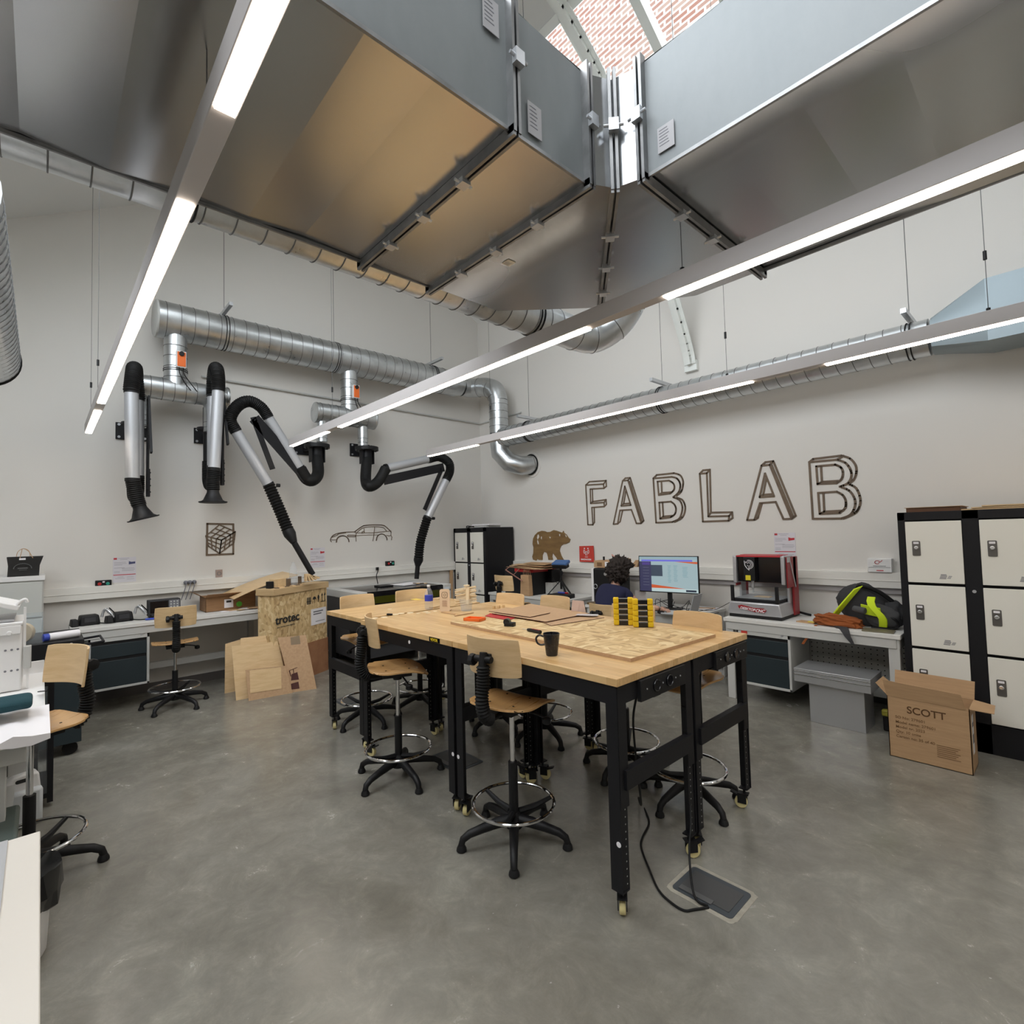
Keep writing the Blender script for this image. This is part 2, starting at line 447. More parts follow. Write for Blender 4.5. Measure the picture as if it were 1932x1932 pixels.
b = MB(); b.b2((XW-.2, YF-.2, -.15), (XR+.2, YW+.2, 0)); struct(b, 'floor', FLOOR)
b = MB(); b.prism([(YF-.2, 0), (YW+.2, 0), (YW+.2, EAVE), (RIDGEY, ZR), (YF-.2, roofz(YF-.2))], -.2, 0, frame((XW, 0, 0), (0, 1, 0), (0, 0, 1))); struct(b, 'wall_left', WHITE_WALL)
b = MB(); b.prism([(YF-.2, 0), (YW+.2, 0), (YW+.2, EAVE), (RIDGEY, ZR), (YF-.2, roofz(YF-.2))], 0, .2, frame((XR, 0, 0), (0, 1, 0), (0, 0, 1))); struct(b, 'wall_right', WHITE_WALL)
b = MB(); b.b2((XW, YW, 0), (XR, YW+.2, EAVE)); struct(b, 'wall_back', WHITE_WALL)
b = MB(); b.b2((XW, YF-.2, 0), (XR, YF, roofz(YF))); struct(b, 'wall_front', WHITE_WALL)

# roof slopes with strips of skylight
def roof_slab(b, x0, x1, y0, y1, t=.18):
    pts = [(x0, y0), (x1, y0), (x1, y1), (x0, y1)]
    lo = [b.bm.verts.new(V((x, y, roofz(y)))) for x, y in pts]; hi = [b.bm.verts.new(V((x, y, roofz(y)+t))) for x, y in pts]
    b._f(lo[::-1]); b._f(hi)
    for i in range(4): b._f([lo[i], lo[(i+1) % 4], hi[(i+1) % 4], hi[i]])
b = MB()
S0, S1 = 3.80, 4.58      # glazed band on the slope above the lettered wall
XG0, XG1 = -3.84, 2.76
roof_slab(b, XW-.2, XR+.2, S1, YW+.2); roof_slab(b, XW-.2, XR+.2, RIDGEY, S0)
roof_slab(b, XW-.2, XG0, S0, S1); roof_slab(b, XG1, XR+.2, S0, S1)
T0, T1 = -2.4, 1.5       # glazed band on the opposite slope
XT0, XT1 = -5.0, .6
roof_slab(b, XW-.2, XR+.2, T1, RIDGEY-.0001); roof_slab(b, XW-.2, XR+.2, YF-.2, T0)
roof_slab(b, XW-.2, XT0, T0, T1); roof_slab(b, XT1, XR+.2, T0, T1)
struct(b, 'ceiling', CEIL)
def skylight(idx, x0, x1, y0, y1, n):
    g = MB()
    nrm = V((0, roofz(y0) - roofz(y1), y1 - y0)).normalized()
    g.quad((x0, y0, roofz(y0)+.13), (x1, y0, roofz(y0)+.13), (x1, y1, roofz(y1)+.13), (x0, y1, roofz(y1)+.13))
    w = struct(g, 'window_%d' % idx, PANE)
    f = MB()
    for i in range(n+1):
        x = x0 + (x1-x0)*i/n
        f.bar((x, y0, roofz(y0)+.05), (x, y1, roofz(y1)+.05), .085, .15, nrm)
    for y in (y0, y1): f.bar((x0, y, roofz(y)+.05), (x1, y, roofz(y)+.05), .085, .15, nrm)
    f.build('window_frame', FRAMEW, w)
skylight(1, XG0, XG1, S0, S1, 10)
skylight(2, XT0, XT1, T0, T1, 6)
# neighbouring brick building seen through the skylight
b = MB(); b.b2((-9, 8.2, 0), (5, 8.6, 13)); o = b.build('brick_building', BRICK)
tag(o, 'old red and cream brick building wall seen through the roof skylight', 'building')

# curved steel trusses carrying the roof, feet on the lettered wall
def truss(x, label):
    t = thing('curved_roof_truss', label, 'roof truss')
    arc = cr([(x, 5.84, 3.72), (x, 5.76, 3.95), (x, 5.40, 4.62), (x, 4.9, 5.42), (x, 4.4, 6.15), (x, 4.0, 6.52), (x, 3.35, 6.78), (x, 2.6, 6.45), (x, 1.6, 5.9), (x, .4, 5.2)], 5)
    f = MB()
    for a, c in zip(arc, arc[1:]): f.bar(a, c + (c-a)*.15, .10, .055, (1, 0, 0))
    f.build('chord', FRAMEW, t)
    g = MB()
    for a, c in zip(arc, arc[1:]): g.bar(a, c + (c-a)*.1, .012, .15, (1, 0, 0))
    g.build('web_plate', FRAMEW, t)
    h = MB(); h.box((x, 5.87, 3.70), (.16, .05, .12)); h.build('foot_plate', FRAMEW, t)
    return t
truss(-3.05, 'white curved steel roof truss whose foot rests on the wall above the lettering')

# wall trunking (dado), in two runs
b = MB(); b.b2((XW, -3.4, 1.11), (XW+.06, YW-.001, 1.25)); b.b2((XW, -3.4, 1.175), (XW+.066, YW-.001, 1.180)); struct(b, 'trim_1', TRUNK, bev=.004)
b = MB(); b.b2((XW+.07, YW-.06, 1.10), (-.2, YW, 1.245)); b.b2((XW+.07, YW-.066, 1.165), (-.2, YW, 1.170)); struct(b, 'trim_2', TRUNK, bev=.004)
b = MB(); b.b2((XW+.07, YW-.03, 1.045), (-.2, YW, 1.10)); struct(b, 'trim_3', mat('trunking_grey_strip', (.36, .34, .34), .5))  # grey band below the cream trunking
b = MB(); b.b2((XW, -3.5, 0), (XW+.012, YW-.01, .10)); struct(b, 'baseboard_left', mat('dark_skirting', (.10, .09, .085), .5))
b = MB(); b.b2((XW+.02, YW-.012, 0), (3.3, YW, .10)); struct(b, 'baseboard_back', MATS['dark_skirting'])

# thin conduit across the left wall
b = MB(); z0 = PX(395, 718, XW+.03).z
a = PX(380, 716, XW+.03); c = PX(905, 788, XW+.03)
b.tube([(XW+.03, a.y, 3.75), (XW+.03, YW-.05, 3.72), (XW+.09, YW-.02, 3.72), (-6.1, YW-.02, 3.72)], .014, 8)
o = b.build('wall_conduit', GREYM); tag(o, 'thin grey conduit running level across the wall behind the small extraction ducts', 'conduit')

# =====================================================================
# RECTANGULAR SUPPLY DUCT
# =====================================================================
ZD, ZT = 3.10, 3.56
XI, XO = -1.245, -2.36        # inner and outer side of the run along Y
YI, YO = 1.75, 2.88           # inner and outer side of the run along X
rd = thing('rectangular_air_duct', 'large galvanised rectangular air duct turning a corner overhead', 'air duct')
def duct_run(name, axis, a0, a1, s0, s1, step, z0=ZD, z1=ZT, parent=rd):
    """sheet-metal run: bottom and top pressed in shallow bands, sides in panels"""
    n = max(int(abs(a1-a0)/step), 1)
    cs = [a0 + (a1-a0)*i/n for i in range(n+1)]
    rnd = random.Random(n*7+3)
    def P(a, s, z): return V((s, a, z)) if axis == 'y' else V((a, s, z))
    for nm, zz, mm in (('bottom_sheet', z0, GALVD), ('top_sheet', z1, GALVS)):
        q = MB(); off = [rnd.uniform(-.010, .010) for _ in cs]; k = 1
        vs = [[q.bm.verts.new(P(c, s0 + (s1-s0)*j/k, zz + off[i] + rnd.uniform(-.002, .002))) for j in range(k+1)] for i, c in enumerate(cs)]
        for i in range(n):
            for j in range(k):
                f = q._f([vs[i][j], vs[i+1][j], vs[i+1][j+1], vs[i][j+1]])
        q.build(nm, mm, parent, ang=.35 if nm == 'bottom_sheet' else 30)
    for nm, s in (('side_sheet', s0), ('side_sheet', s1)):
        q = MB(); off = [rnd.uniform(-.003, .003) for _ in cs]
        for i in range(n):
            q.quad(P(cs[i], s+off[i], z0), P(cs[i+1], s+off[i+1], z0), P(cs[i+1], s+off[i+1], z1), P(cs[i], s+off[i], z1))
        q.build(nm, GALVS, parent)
duct_run('bottom', 'y', -3.4, 1.60, XI, XO, .235)
duct_run('bottom', 'x', 3.2, -1.07, YI, YO, .26)
# mitred elbow in two halves
XE, YE = -1.07, 1.60
inner = [(XI, YE), (XI-.0+.03, YI-.0), (XI+.10, YI+.005), (XE, YI)]
inner = [(XI, YE), (XI+.03, YI-.02), (XI+.12, YI+.0), (XE, YI)]
Mi, Mo = V(((XI+XE)/2-.0, (YE+YI)/2, 0)), V((-1.92, 2.565, 0))
Mi = V((-1.19, 1.712, 0)); P1 = V((XI, YE, 0)); P4 = V((XE, YI, 0))
Q1 = V((XO, YE, 0)); Q4 = V((XE, YO, 0)); Qa = V((XO, 2.10, 0)); Qb = V((-1.45, YO, 0))
def elbow_half(pl, kind):
    q = MB()
    c = sum(pl, V((0, 0, 0)))/len(pl)
    lo = [q.bm.verts.new(V((p.x, p.y, ZD))) for p in pl]; cc = q.bm.verts.new(V((c.x, c.y, ZD-.0015)))
    for i in range(len(lo)): q._f([lo[i], lo[(i+1) % len(lo)], cc])
    hi = [q.bm.verts.new(V((p.x, p.y, ZT))) for p in pl]; q._f(hi)
    for i in range(len(lo)):
        if i in kind: q.quad((pl[i].x, pl[i].y, ZD), (pl[(i+1) % len(pl)].x, pl[(i+1) % len(pl)].y, ZD), (pl[(i+1) % len(pl)].x, pl[(i+1) % len(pl)].y, ZT), (pl[i].x, pl[i].y, ZT))
    q.build('elbow_sheet', GALVD, rd, ang=.5)
elbow_half([P1, Q1, Qa, Mo, Mi], (1, 2, 4))
elbow_half([Mi, Mo, Qb, Q4, P4], (1, 2, 4))
# flanges with their clamps
def flange(p, q, up=True):
    f = MB(); p, q = V(p), V(q); d = (q-p).normalized(); s = V((-d.y, d.x, 0))
    for o in (-.011, .011):
        f.bar(p + s*o + V((0, 0, ZD-.018)) - d*.03, q + s*o + V((0, 0, ZD-.018)) + d*.03, .012, .04)
        for e, sg in ((p, -1), (q, 1)):
            f.box(e + s*o + d*sg*.016 + V((0, 0, (ZD+ZT)/2)), (.035, .012, ZT-ZD+.05), Matrix.Rotation(math.atan2(d.y, d.x), 3, 'Z'))
    f.build('flange', GALVF, rd)
    L = (q-p).length
    for k in range(1, 4):
        c = p + d*(L*k/4) + V((0, 0, ZD-.04)); g = MB()
        g.box(c, (.045, .04, .022), Matrix.Rotation(math.atan2(d.y, d.x), 3, 'Z')); g.cyl(c - s*.04, c + s*.04, .006, seg=8)
        g.build('clamp', STEEL, rd)
    for e, sg in ((p, -1), (q, 1)):
        c = e + d*sg*.045 + V((0, 0, (ZD+ZT)/2)); g = MB()
        g.box(c, (.022, .04, .05), Matrix.Rotation(math.atan2(d.y, d.x), 3, 'Z')); g.cyl(c - s*.04, c + s*.04, .006, seg=8)
        g.build('clamp', STEEL, rd)
flange((XI, YE, 0), (XO, YE, 0)); flange((XI, 1.19, 0), (XO, 1.19, 0)); flange((XE, YI, 0), (XE, YO, 0))
flange((Mi.x, Mi.y, 0), (Mo.x, Mo.y, 0)); flange((XI, -.30, 0), (XO, -.30, 0)); flange((1.6, YI, 0), (1.6, YO, 0))
b = MB()   # corner angles along the long edges
for x in (XI, XO): b.bar((x, -3.4, ZD-.004), (x, YE, ZD-.004), .010, .014)
for y in (YI, YO): b.bar((XE, y, ZD-.004), (3.2, y, ZD-.004), .010, .014)
b.build('edge_seam', GALVF, rd)
def dlabel(M, w, h, kind, pm=None):
    q = MB(); q.prism([(-w/2, -h/2), (w/2, -h/2), (w/2, h/2), (-w/2, h/2)], .003, .005, M); q.mi = 1
    for k in range(6): q.prism([(-w*.4 + kind*.01, h*(.38-.12*k)), (w*(.1+.05*(k % 3)), h*(.38-.12*k)), (w*(.1+.05*(k % 3)), h*(.35-.12*k)), (-w*.4, h*(.35-.12*k))], .005, .0056, M)
    q.build('duct_label', [pm or mat('aged_label', (.40, .39, .40), .6), INK], rd)
dlabel(frame((XI+.004, 1.10, 3.45), (0, 1, 0), (0, 0, 1)), .07, .12, 0)
dlabel(frame((XI+.004, 1.30, 3.19), (0, 1, 0), (0, 0, 1)), .07, .12, 1)
dlabel(frame((XE+.10, YI-.004, 3.20), (1, 0, 0), (0, 0, 1)), .07, .10, 0)
q = PZ(960, 497, ZD-.006)
dlabel(frame((q.x, q.y, ZD+.001), (1, 0, 0), (0, -1, 0)), .05, .05, 0, mat('cream_label', (.75, .68, .55), .6))
# threaded hanger rods and a cable grip
b = MB()
for x, y in ((-1.18, .9), (-2.42, .9), (-1.18, -1.6), (-2.42, -1.6), (1.2, 1.66), (1.2, 2.94)): b.cyl((x, y, ZT), (x, y, roofz(y)), .005, seg=6)
b.build('hanger_rod', STEEL, rd)

# =====================================================================
# ROUND SPIRAL DUCTS
# =====================================================================
def seams(b, p, q, r, pitch, tilt=.0):
    p, q = V(p), V(q); L = (q-p).length; d = (q-p)/L; n = int(L/pitch)
    for i in range(1, n+1):
        c = p + d*(pitch*i - pitch*.4)
        if (c-p).length > L: break
        b.mi = 1; b.ring(c, r+.0015, .0032, axis=(d + V((0, 0, tilt))), seg=36, rs=5)
SEAM = mat('shaded_duct_seam', (.16, .16, .16), .5, .6)  # dark tone paints in the shadow along the raised seam ribs
def rdname(name, label, cat='round duct'): return thing(name, label, cat)
def clampband(c, ax, r, parent, rod=None, rail=None):
    q = MB(); ax = V(ax).normalized(); c = V(c)
    for o in (-.015, .015): q.ring(c + ax*o, r+.004, .005, axis=ax, seg=36, rs=5)
    q.build('clamp_band', RUBBER, parent)
    if rail is not None:
        q = MB(); side = ax.cross(V((0, 0, 1))).normalized(); t = c + V((0, 0, r+.05))
        q.bar(t + side*rail[0], t + side*rail[1], .04, .04); q.cyl(c + V((0, 0, r)), t, .006, seg=8); q.build('support_rail', STEEL, parent)
    if rod:
        q = MB(); q.cyl(c + V((0, 0, r)), (c.x, c.y, rod), .003, seg=6); q.build('hanger_rod', WIRE, parent)

# main extraction duct along the left wall, then down the corner and into the back wall
LX, LZ, LR = -6.86, 4.235, .205
md = rdname('spiral_duct', 'thick spiral duct high on the wall above the black extraction arms, ending in the corner')
b = MB(); b.cyl((LX, .93, LZ), (LX, 4.95, LZ), LR, seg=36); seams(b, (LX, .93, LZ), (LX, 4.95, LZ), LR, .135); b.build('straight_tube', [GALV, SEAM], md)
b = MB(); b.lathe([(0, 0), (LR-.02, 0), (LR+.003, .012), (LR+.003, .03)], (LX, .91, LZ), Matrix.Rotation(-PI/2, 3, 'X')); b.build('end_cap', GREYM, md)
R2 = .155
b = MB(); b.tube([(LX, 4.93, LZ), (LX, 5.08, LZ-.005), (LX+.02, 5.22, LZ-.03)], [LR, LR, R2], 36)
b.build('reducer', [GALV, SEAM], md)
cv = [(LX+.02, 5.22, LZ-.03), (-6.80, 5.40, LZ-.03), (-6.55, 5.50, LZ-.05), (-6.33, 5.52, LZ-.16), (-6.27, 5.53, LZ-.36)]
b = MB(); b.tube(cr(cv, 5), R2, 28)
for c0, c1 in zip(cv[1:], cv[2:]): seams(b, c0, c1, R2, (V(c1)-V(c0)).length*.9)
b.build('elbow', [GALV, SEAM], md)
b = MB(); b.cyl((-6.27, 5.53, LZ-.34), (-6.27, 5.53, 3.18), R2, seg=28); seams(b, (-6.27, 5.53, LZ-.34), (-6.27, 5.53, 3.18), R2, .12); b.build('straight_tube', [GALV, SEAM], md)
b = MB(); pts = [(-6.27, 5.53, 3.20), (-6.25, 5.53, 3.03), (-6.12, 5.60, 2.86), (-5.97, 5.74, 2.80), (-5.90, YW-.005, 2.82)]
b.tube([V(p) for p in pts], [R2, R2, R2*.98, R2*.98, R2*.98], 28); b.build('elbow', [GALV, SEAM], md)
b = MB(); b.ring((-5.90, YW-.03, 2.82), R2+.004, .012, axis=(0, 1, 0)); b.build('seal_ring', RUBBER, md)
b = MB(); b.lathe([(R2+.0, 0), (R2+.06, 0), (R2+.055, .012), (R2, .014)], (-5.90, YW-.001, 2.82), Matrix.Rotation(PI/2, 3, 'X'), 36); b.build('wall_plaster_collar', WHITE_WALL, md)
clampband((LX, 1.62, LZ), (0, 1, 0), LR, md, rail=(-.3, .32), rod=roofz(1.62)); clampband((LX, 4.62, LZ), (0, 1, 0), LR, md, rail=(-.3, .32), rod=roofz(4.62)); clampband((LX, 3.0, LZ), (0, 1, 0), LR-.003, md, rod=roofz(3.))

# branch ducts with actuators feeding the arms
def branch(y, x, ya, yb, zc, rb, rm, label, drops):
    t = rdname('branch_duct', label)
    b = MB(); b.cyl((x, y, LZ), (x, y, zc), rb, seg=28)
    b.mi = 1
    for k in range(4): b.ring((x, y, LZ-LR-.09-k*.12), rb, .004, seg=32, rs=5)
    b.build('drop_tube', [GALV, SEAM], t)
    b = MB(); b.cyl((x, ya, zc), (x, yb, zc), rm, seg=30); seams(b, (x, ya, zc), (x, yb, zc), rm, .11); b.build('manifold_tube', [GALV, SEAM], t)
    for yy in (ya, yb):
        b = MB(); s = 1 if yy == yb else -1
        b.lathe([(rm, -.03), (rm+.005, -.02), (rm+.002, 0), (rm*.95, .004), (0, .006)], (x, yy, zc), Matrix.Rotation(-PI/2*s, 3, 'X'), 30); b.build('end_cap', [GALV, SEAM], t)
    for (yy, r, z1) in drops:
        b = MB(); b.cyl((x, yy, zc), (x, yy, z1), r, seg=24)
        b.mi = 1
        for k in range(2): b.ring((x, yy, z1+.05+.06*k), r, .003, seg=28, rs=5)
        b.build('outlet_tube', [GALV, SEAM], t)
    b = MB()
    for o in (-.01, .01): b.ring((x, y, zc+rm+.10+o), rb+.003, .004, seg=32, rs=5)
    b.build('clamp_band', RUBBER, t)
    a = thing('damper_actuator', 'orange damper actuator on the %s small drop duct' % ('left' if y < 2 else 'right'), 'actuator', (x+rb+.03, y+.03, zc+rm+.20), 0, None)
    q = MB(); q.box((0, 0, 0), (.06, .085, .17)); q.build('housing', ORANGE, a, bev=.008)
    q = MB(); q.box((.0, 0, .0), (.05, .095, .185)); q.build('back_plate', WHITEP, a, bev=.004)
    q = MB(); q.cyl((.02, 0, .06), (.045, 0, .06), .026); q.build('hub', BLACKP, a)
    for s in (-1, 1):
        q = MB(); q.tube(cr([(.01, .02*s, -.08), (.03, .02*s, -.16), (.02, .06+.03*s, -.26), (-.02, .13+.03*s, -.33)], 6), .005, 6); q.build('cable', RUBBER, a)
    return t
branch(1.12, -6.86, .70, 1.66, 3.44, .115, .125, 'galvanised branch duct behind the two folded arms', [(1.48, .08, 3.0), (.78, .08, 3.0)])
branch(3.22, -6.86, 2.72, 3.60, 3.42, .115, .135, 'galvanised branch duct above the two unfolded arms', [(2.82, .07, 3.02), (3.42, .07, 3.02)])

# slim spiral duct beside the rectangular duct, with its upturned end
sp = rdname('spiral_duct', 'long slim spiral duct running beside the rectangular duct and curling up at its end')
PR, PXc, PZc = .125, -2.56, 3.26
b = MB(); b.cyl((PXc, -3.4, PZc), (PXc, 2.92, PZc), PR, seg=32); seams(b, (PXc, -3.4, PZc), (PXc, 2.92, PZc), PR, .128); b.build('straight_tube', [GALV, SEAM], sp)
cv = cr([(PXc, 2.90, PZc), (PXc, 3.10, PZc), (PXc+.05, 3.27, PZc+.01), (PXc+.18, 3.40, PZc+.12), (PXc+.30, 3.44, PZc+.30), (PXc+.40, 3.46, PZc+.62)], 5)
b = MB(); b.tube(cv, PR, 32)
b.mi = 1
for i in (4, 9, 14, 19): b.ring(cv[i], PR, .004, axis=(cv[i+1]-cv[i-1]), seg=32, rs=5)
b.build('elbow', [GALV, SEAM], sp)
clampband((PXc, .47, PZc), (0, 1, 0), PR, sp); clampband((PXc, 2.6, PZc), (0, 1, 0), PR, sp, rod=roofz(2.6)); clampband((PXc, -.25, PZc), (0, 1, 0), PR, sp)

# duct along the back wall behind the third luminaire
RY, RZ, RR = 5.52, 3.27, .155
bd = rdname('spiral_duct', 'spiral duct along the lettered wall, behind the furthest light bar')
b = MB(); b.cyl((-6.16, RY, RZ), (-.72, RY, RZ), RR, seg=32); seams(b, (-6.16, RY, RZ), (-.72, RY, RZ), RR, .13, .12); b.build('straight_tube', [GALV, SEAM], bd)
for x in (-5.55, -3.25, -.85): clampband((x, RY, RZ), (1, 0, 0), RR, bd, rail=(-.32, .25), rod=roofz(RY))
b = MB()
n = 24; A = []; Bv = []
for k in range(n):
    a = 2*PI*k/n; A.append(V((-.70, RY + RR*math.cos(a), RZ + RR*math.sin(a))))
    c, s = math.cos(a), math.sin(a); m = max(abs(c), abs(s)); Bv.append(V((-.35, RY + .22*c/m, RZ + .05 + .24*s/m)))
A = [b.bm.verts.new(p) for p in A]; Bv = [b.bm.verts.new(p) for p in Bv]
for k in range(n): b._f([A[k], A[(k+1) % n], Bv[(k+1) % n], Bv[k]])
b.build('square_transition', SKYPANEL, bd)
b = MB(); b.b2((-.35, RY-.22, RZ-.19), (3.2, RY+.22, RZ+.29)); b.build('rectangular_run', SKYPANEL, bd)

# open end of a round duct at the left edge
lq = rdname('spiral_duct', 'round spiral duct poking in at the far left edge, open end towards the wall')
c = PZ(-60, 668, 3.3)
b = MB(); e = V((-5.80, -.355, 3.20)); b.cyl(e, e + V((2.8, 0, 0)), .22, seg=32); seams(b, e, e + V((2.8, 0, 0)), .22, .1, .25); b.build('straight_tube', [GALV, SEAM], lq)
clampband(e + V((.06, 0, 0)), (1, 0, 0), .22, lq, rod=roofz(-.355))

# =====================================================================
# LUMINAIRES
# =====================================================================
ZB = 2.80
def luminaire(y, x_end, lit, wires, label, size=.062, h=.085):
    t = thing('suspended_light_bar', label, 'light bar', (0, y, ZB), 0, 'suspended light bars')
    b = MB(); b.b2((x_end, -size/2, 0), (2.4, size/2, h)); b.build('housing', LEDH, t, bev=.003)
    for (a, c) in lit:
        b = MB(); b.b2((a, -size/2+.007, -.007), (c, size/2-.007, -.0005)); o = b.build('diffuser', LED, t)
    for x in wires:
        b = MB(); b.cyl((x, 0, h), (x, 0, roofz(y)-ZB-.03), .0018, seg=6); b.build('suspension_wire', WIRE, t)
        b = MB(); b.cyl((x, 0, h+.30), (x, 0, h+.35), .009, seg=10); b.cyl((x, 0, h), (x, 0, h+.02), .01, seg=10); b.build('wire_grip', BLACKP, t)
    return t
luminaire(.335, -6.50, [(-6.48, -5.35), (-5.05, -1.885), (-1.41, 2.3)], [-5.4, -6.2, -1.6, 1.0], 'nearest of the three suspended light bars, crossing the top left of the room')
luminaire(2.165, -6.17, [(-6.15, -5.12), (-4.83, -1.705), (-1.24, 2.3)], [-5.0, -1.15, 1.2], 'middle of the three suspended light bars, under the rectangular duct')
luminaire(3.93, -5.95, [(-5.93, -4.86), (-4.40, -1.56), (-1.07, 2.3)], [-4.6, -1.75, -.25, 1.6], 'furthest of the three suspended light bars, in front of the lettered wall')

# =====================================================================
# WORKBENCHES IN THE MIDDLE
# =====================================================================
TH = 1.05
def caster(par, x, y, ang, lock=True):
    M = Matrix.Rotation(ang, 3, 'Z'); o = V((x, y, 0))
    b = MB(); b.cyl(o + V((0, 0, .085)), o + V((0, 0, .125)), .008, seg=8)
    for s in (-1, 1): b.box(o + M @ V((.012, s*.019, .06)), (.05, .004, .055), M)
    b.box(o + M @ V((.005, 0, .088)), (.06, .045, .006), M)
    if lock: b.box(o + M @ V((.055, 0, .08)), (.05, .03, .008), M @ Matrix.Rotation(-.35, 3, 'Y'))
    b.build('caster', BLACKP, par)
    b = MB(); b.cyl(o + M @ V((.02, -.014, .036)), o + M @ V((.02, .014, .036)), .0355, seg=24); b.build('wheel', CREAMW, par, bev=.004)

def workbench(x0, y0, x1, y1, label, outlet=None, legs='abcd', sticker=None, grain='x'):
    cx, cy = (x0+x1)/2, (y0+y1)/2; w, d = x1-x0, y1-y0
    t = thing('workbench', label, 'workbench', (cx, cy, 0), 0, 'rolling workbenches pushed together in the middle')
    b = MB()
    if grain == 'x': b.box((0, 0, TH-.0175), (w, d, .035))
    else: b.box((0, 0, 0), (d, w, .035))
    o = b.build('tabletop', BUTCHER, t, bev=.002)
    if grain != 'x': o.location = (0, 0, TH-.0175); o.rotation_euler = (0, 0, PI/2)
    hx, hy = w/2-.012, d/2-.012; zt = TH-.036; ah = .085
    for (a, c) in (((-hx, -hy), (hx, -hy)), ((-hx, hy), (hx, hy)), ((-hx, -hy), (-hx, hy)), ((hx, -hy), (hx, hy))):
        b = MB(); up = V((0, 0, 1)); A, C = V((*a, zt-ah/2)), V((*c, zt-ah/2))
        b.bar(A, C, .006, ah); n = (V((0, 0, 0)) - (A + C)/2); n.z = 0; n.normalize()
        b.bar(A + n*.015 + V((0, 0, ah/2-.003)), C + n*.015 + V((0, 0, ah/2-.003)), .03, .004)
        b.build('apron_rail', BLACKM, t)
    for k, (sx, sy) in enumerate(((-1, -1), (1, -1), (1, 1), (-1, 1))):
        X, Y = sx*hx, sy*hy
        b = MB()   # outer angle section
        b.box((X - sx*.030, Y + sy*.001, .56), (.062, .005, .88)); b.box((X + sx*.001, Y - sy*.030, .74), (.005, .062, .52))
        # inner telescoping section with its row of holes
        X2, Y2 = X - sx*.007, Y - sy*.007
        b.box((X2 - sx*.024, Y2, .44), (.05, .005, .64)); b.box((X2, Y2 - sy*.024, .44), (.005, .05, .64))
        b.box((X2 - sx*.02, Y2 - sy*.02, .122), (.05, .05, .008))
        b.mi = 1
        for i in range(15):
            z = .15 + i*.022*1.45
            for (px, py, nx, ny) in ((X2, Y2 - sy*.030, sx, 0),):
                for e in (-1, 1): b.cyl((px + nx*e*.0034 - nx*.0, py + ny*e*.0034, z), (px + nx*e*.0036, py + ny*e*.0036, z), .0036, seg=6)
        lg = b.build('leg', [BLACKM, mat('leg_hole', (.42, .42, .40), .8)], t)
        caster(lg, X2 - sx*.022, Y2 - sy*.022, random.uniform(0, 6.28) if not (sx == 1 and sy == -1) else 2.2)
    if grain == 'x':
        for sx in (-1, 1):
            b = MB(); b.bar((sx*hx, -hy+.03, .60), (sx*hx, hy-.03, .60), .035, .085); b.build('cross_brace', BLACKM, t)
        b = MB(); b.bar((-hx+.0, 0, zt-.10), (hx, 0, zt-.10), .06, .03); b.build('under_rail', BLACKM, t)
    else:
        for sy in (-1, 1):
            b = MB(); b.bar((-hx+.03, sy*hy, .60), (hx-.03, sy*hy, .60), .035, .085); b.build('cross_brace', BLACKM, t)
    if outlet:
        b = MB(); s = outlet; b.box((hx+.012, s, zt-.052), (.022, .40, .098)); ob = b.build('power_strip', BLACKP, t, bev=.003)
        for q in (-.07, .045):
            c = MB(); c.cyl((hx+.0235, s+q, zt-.05), (hx+.0285, s+q, zt-.05), .030, seg=24); c.ring((hx+.029, s+q, zt-.05), .026, .003, axis=(1, 0, 0)); c.build('socket', BLACKG, ob)
        for q in (-.15, -.012, .105, .15):
            c = MB(); c.cyl((hx+.023, s+q, zt-.05), (hx+.0255, s+q, zt-.05), .004, seg=8); c.build('screw', STEEL, ob)
    if sticker:
        c = MB(); c.cyl((sticker, -hy-.004, zt-.04), (sticker, -hy-.0055, zt-.04), .012, seg=20); c.build('round_sticker', PAPER, t)
    return t
Y0, Y1, Y2 = 1.865, 2.535, 3.205
wa = workbench(-2.595, Y0, -1.375, Y1, 'nearest butcher block workbench, with the black mug on it', outlet=.03, sticker=-.45)
wb = workbench(-2.595, Y1+.004, -1.375, Y2, 'right hand far butcher block workbench, carrying the yellow and black stacks', outlet=.10)
wc = workbench(-3.82, Y0, -2.60, Y1, 'middle workbench on the near side, with a small black and yellow label on its edge', sticker=.10)
wd = workbench(-3.82, Y1+.004, -2.60, Y2, 'butcher block workbench in the middle of the far side, under the clear cup')
we = workbench(-4.60, 1.90, -3.925, 3.12, 'workbench set crosswise at the end of the group, nearest the laser cutter', grain='y')
we.location.x = -4.215; 
q = MB(); q.box((.42, -.3355, TH-.0175), (.12, .002, .030)); q.build('brand_plate', BLACKG, wc)
txt('VEVOR', .026, frame((.375, -.3368, TH-.0265), (1, 0, 0), (0, 0, 1)), mat('label_yellow', (.85, .62, .02), .5), wc, 'brand_lettering', bold=.0006)
for dx, dz in ((.0, 0),):
    q = MB(); q.cyl((.45, -.324, .55), (.45, -.3255, .55), .011, seg=16); 
q.bm.free()
for w_, xx, zz in ((wa, .585, .33), (wa, -.585, .36), (wc, .585, .36)):
    q = MB(); q.cyl((xx, -.3268, zz), (xx, -.3282, zz), .012, seg=18); q.build('round_sticker', PAPER, w_)

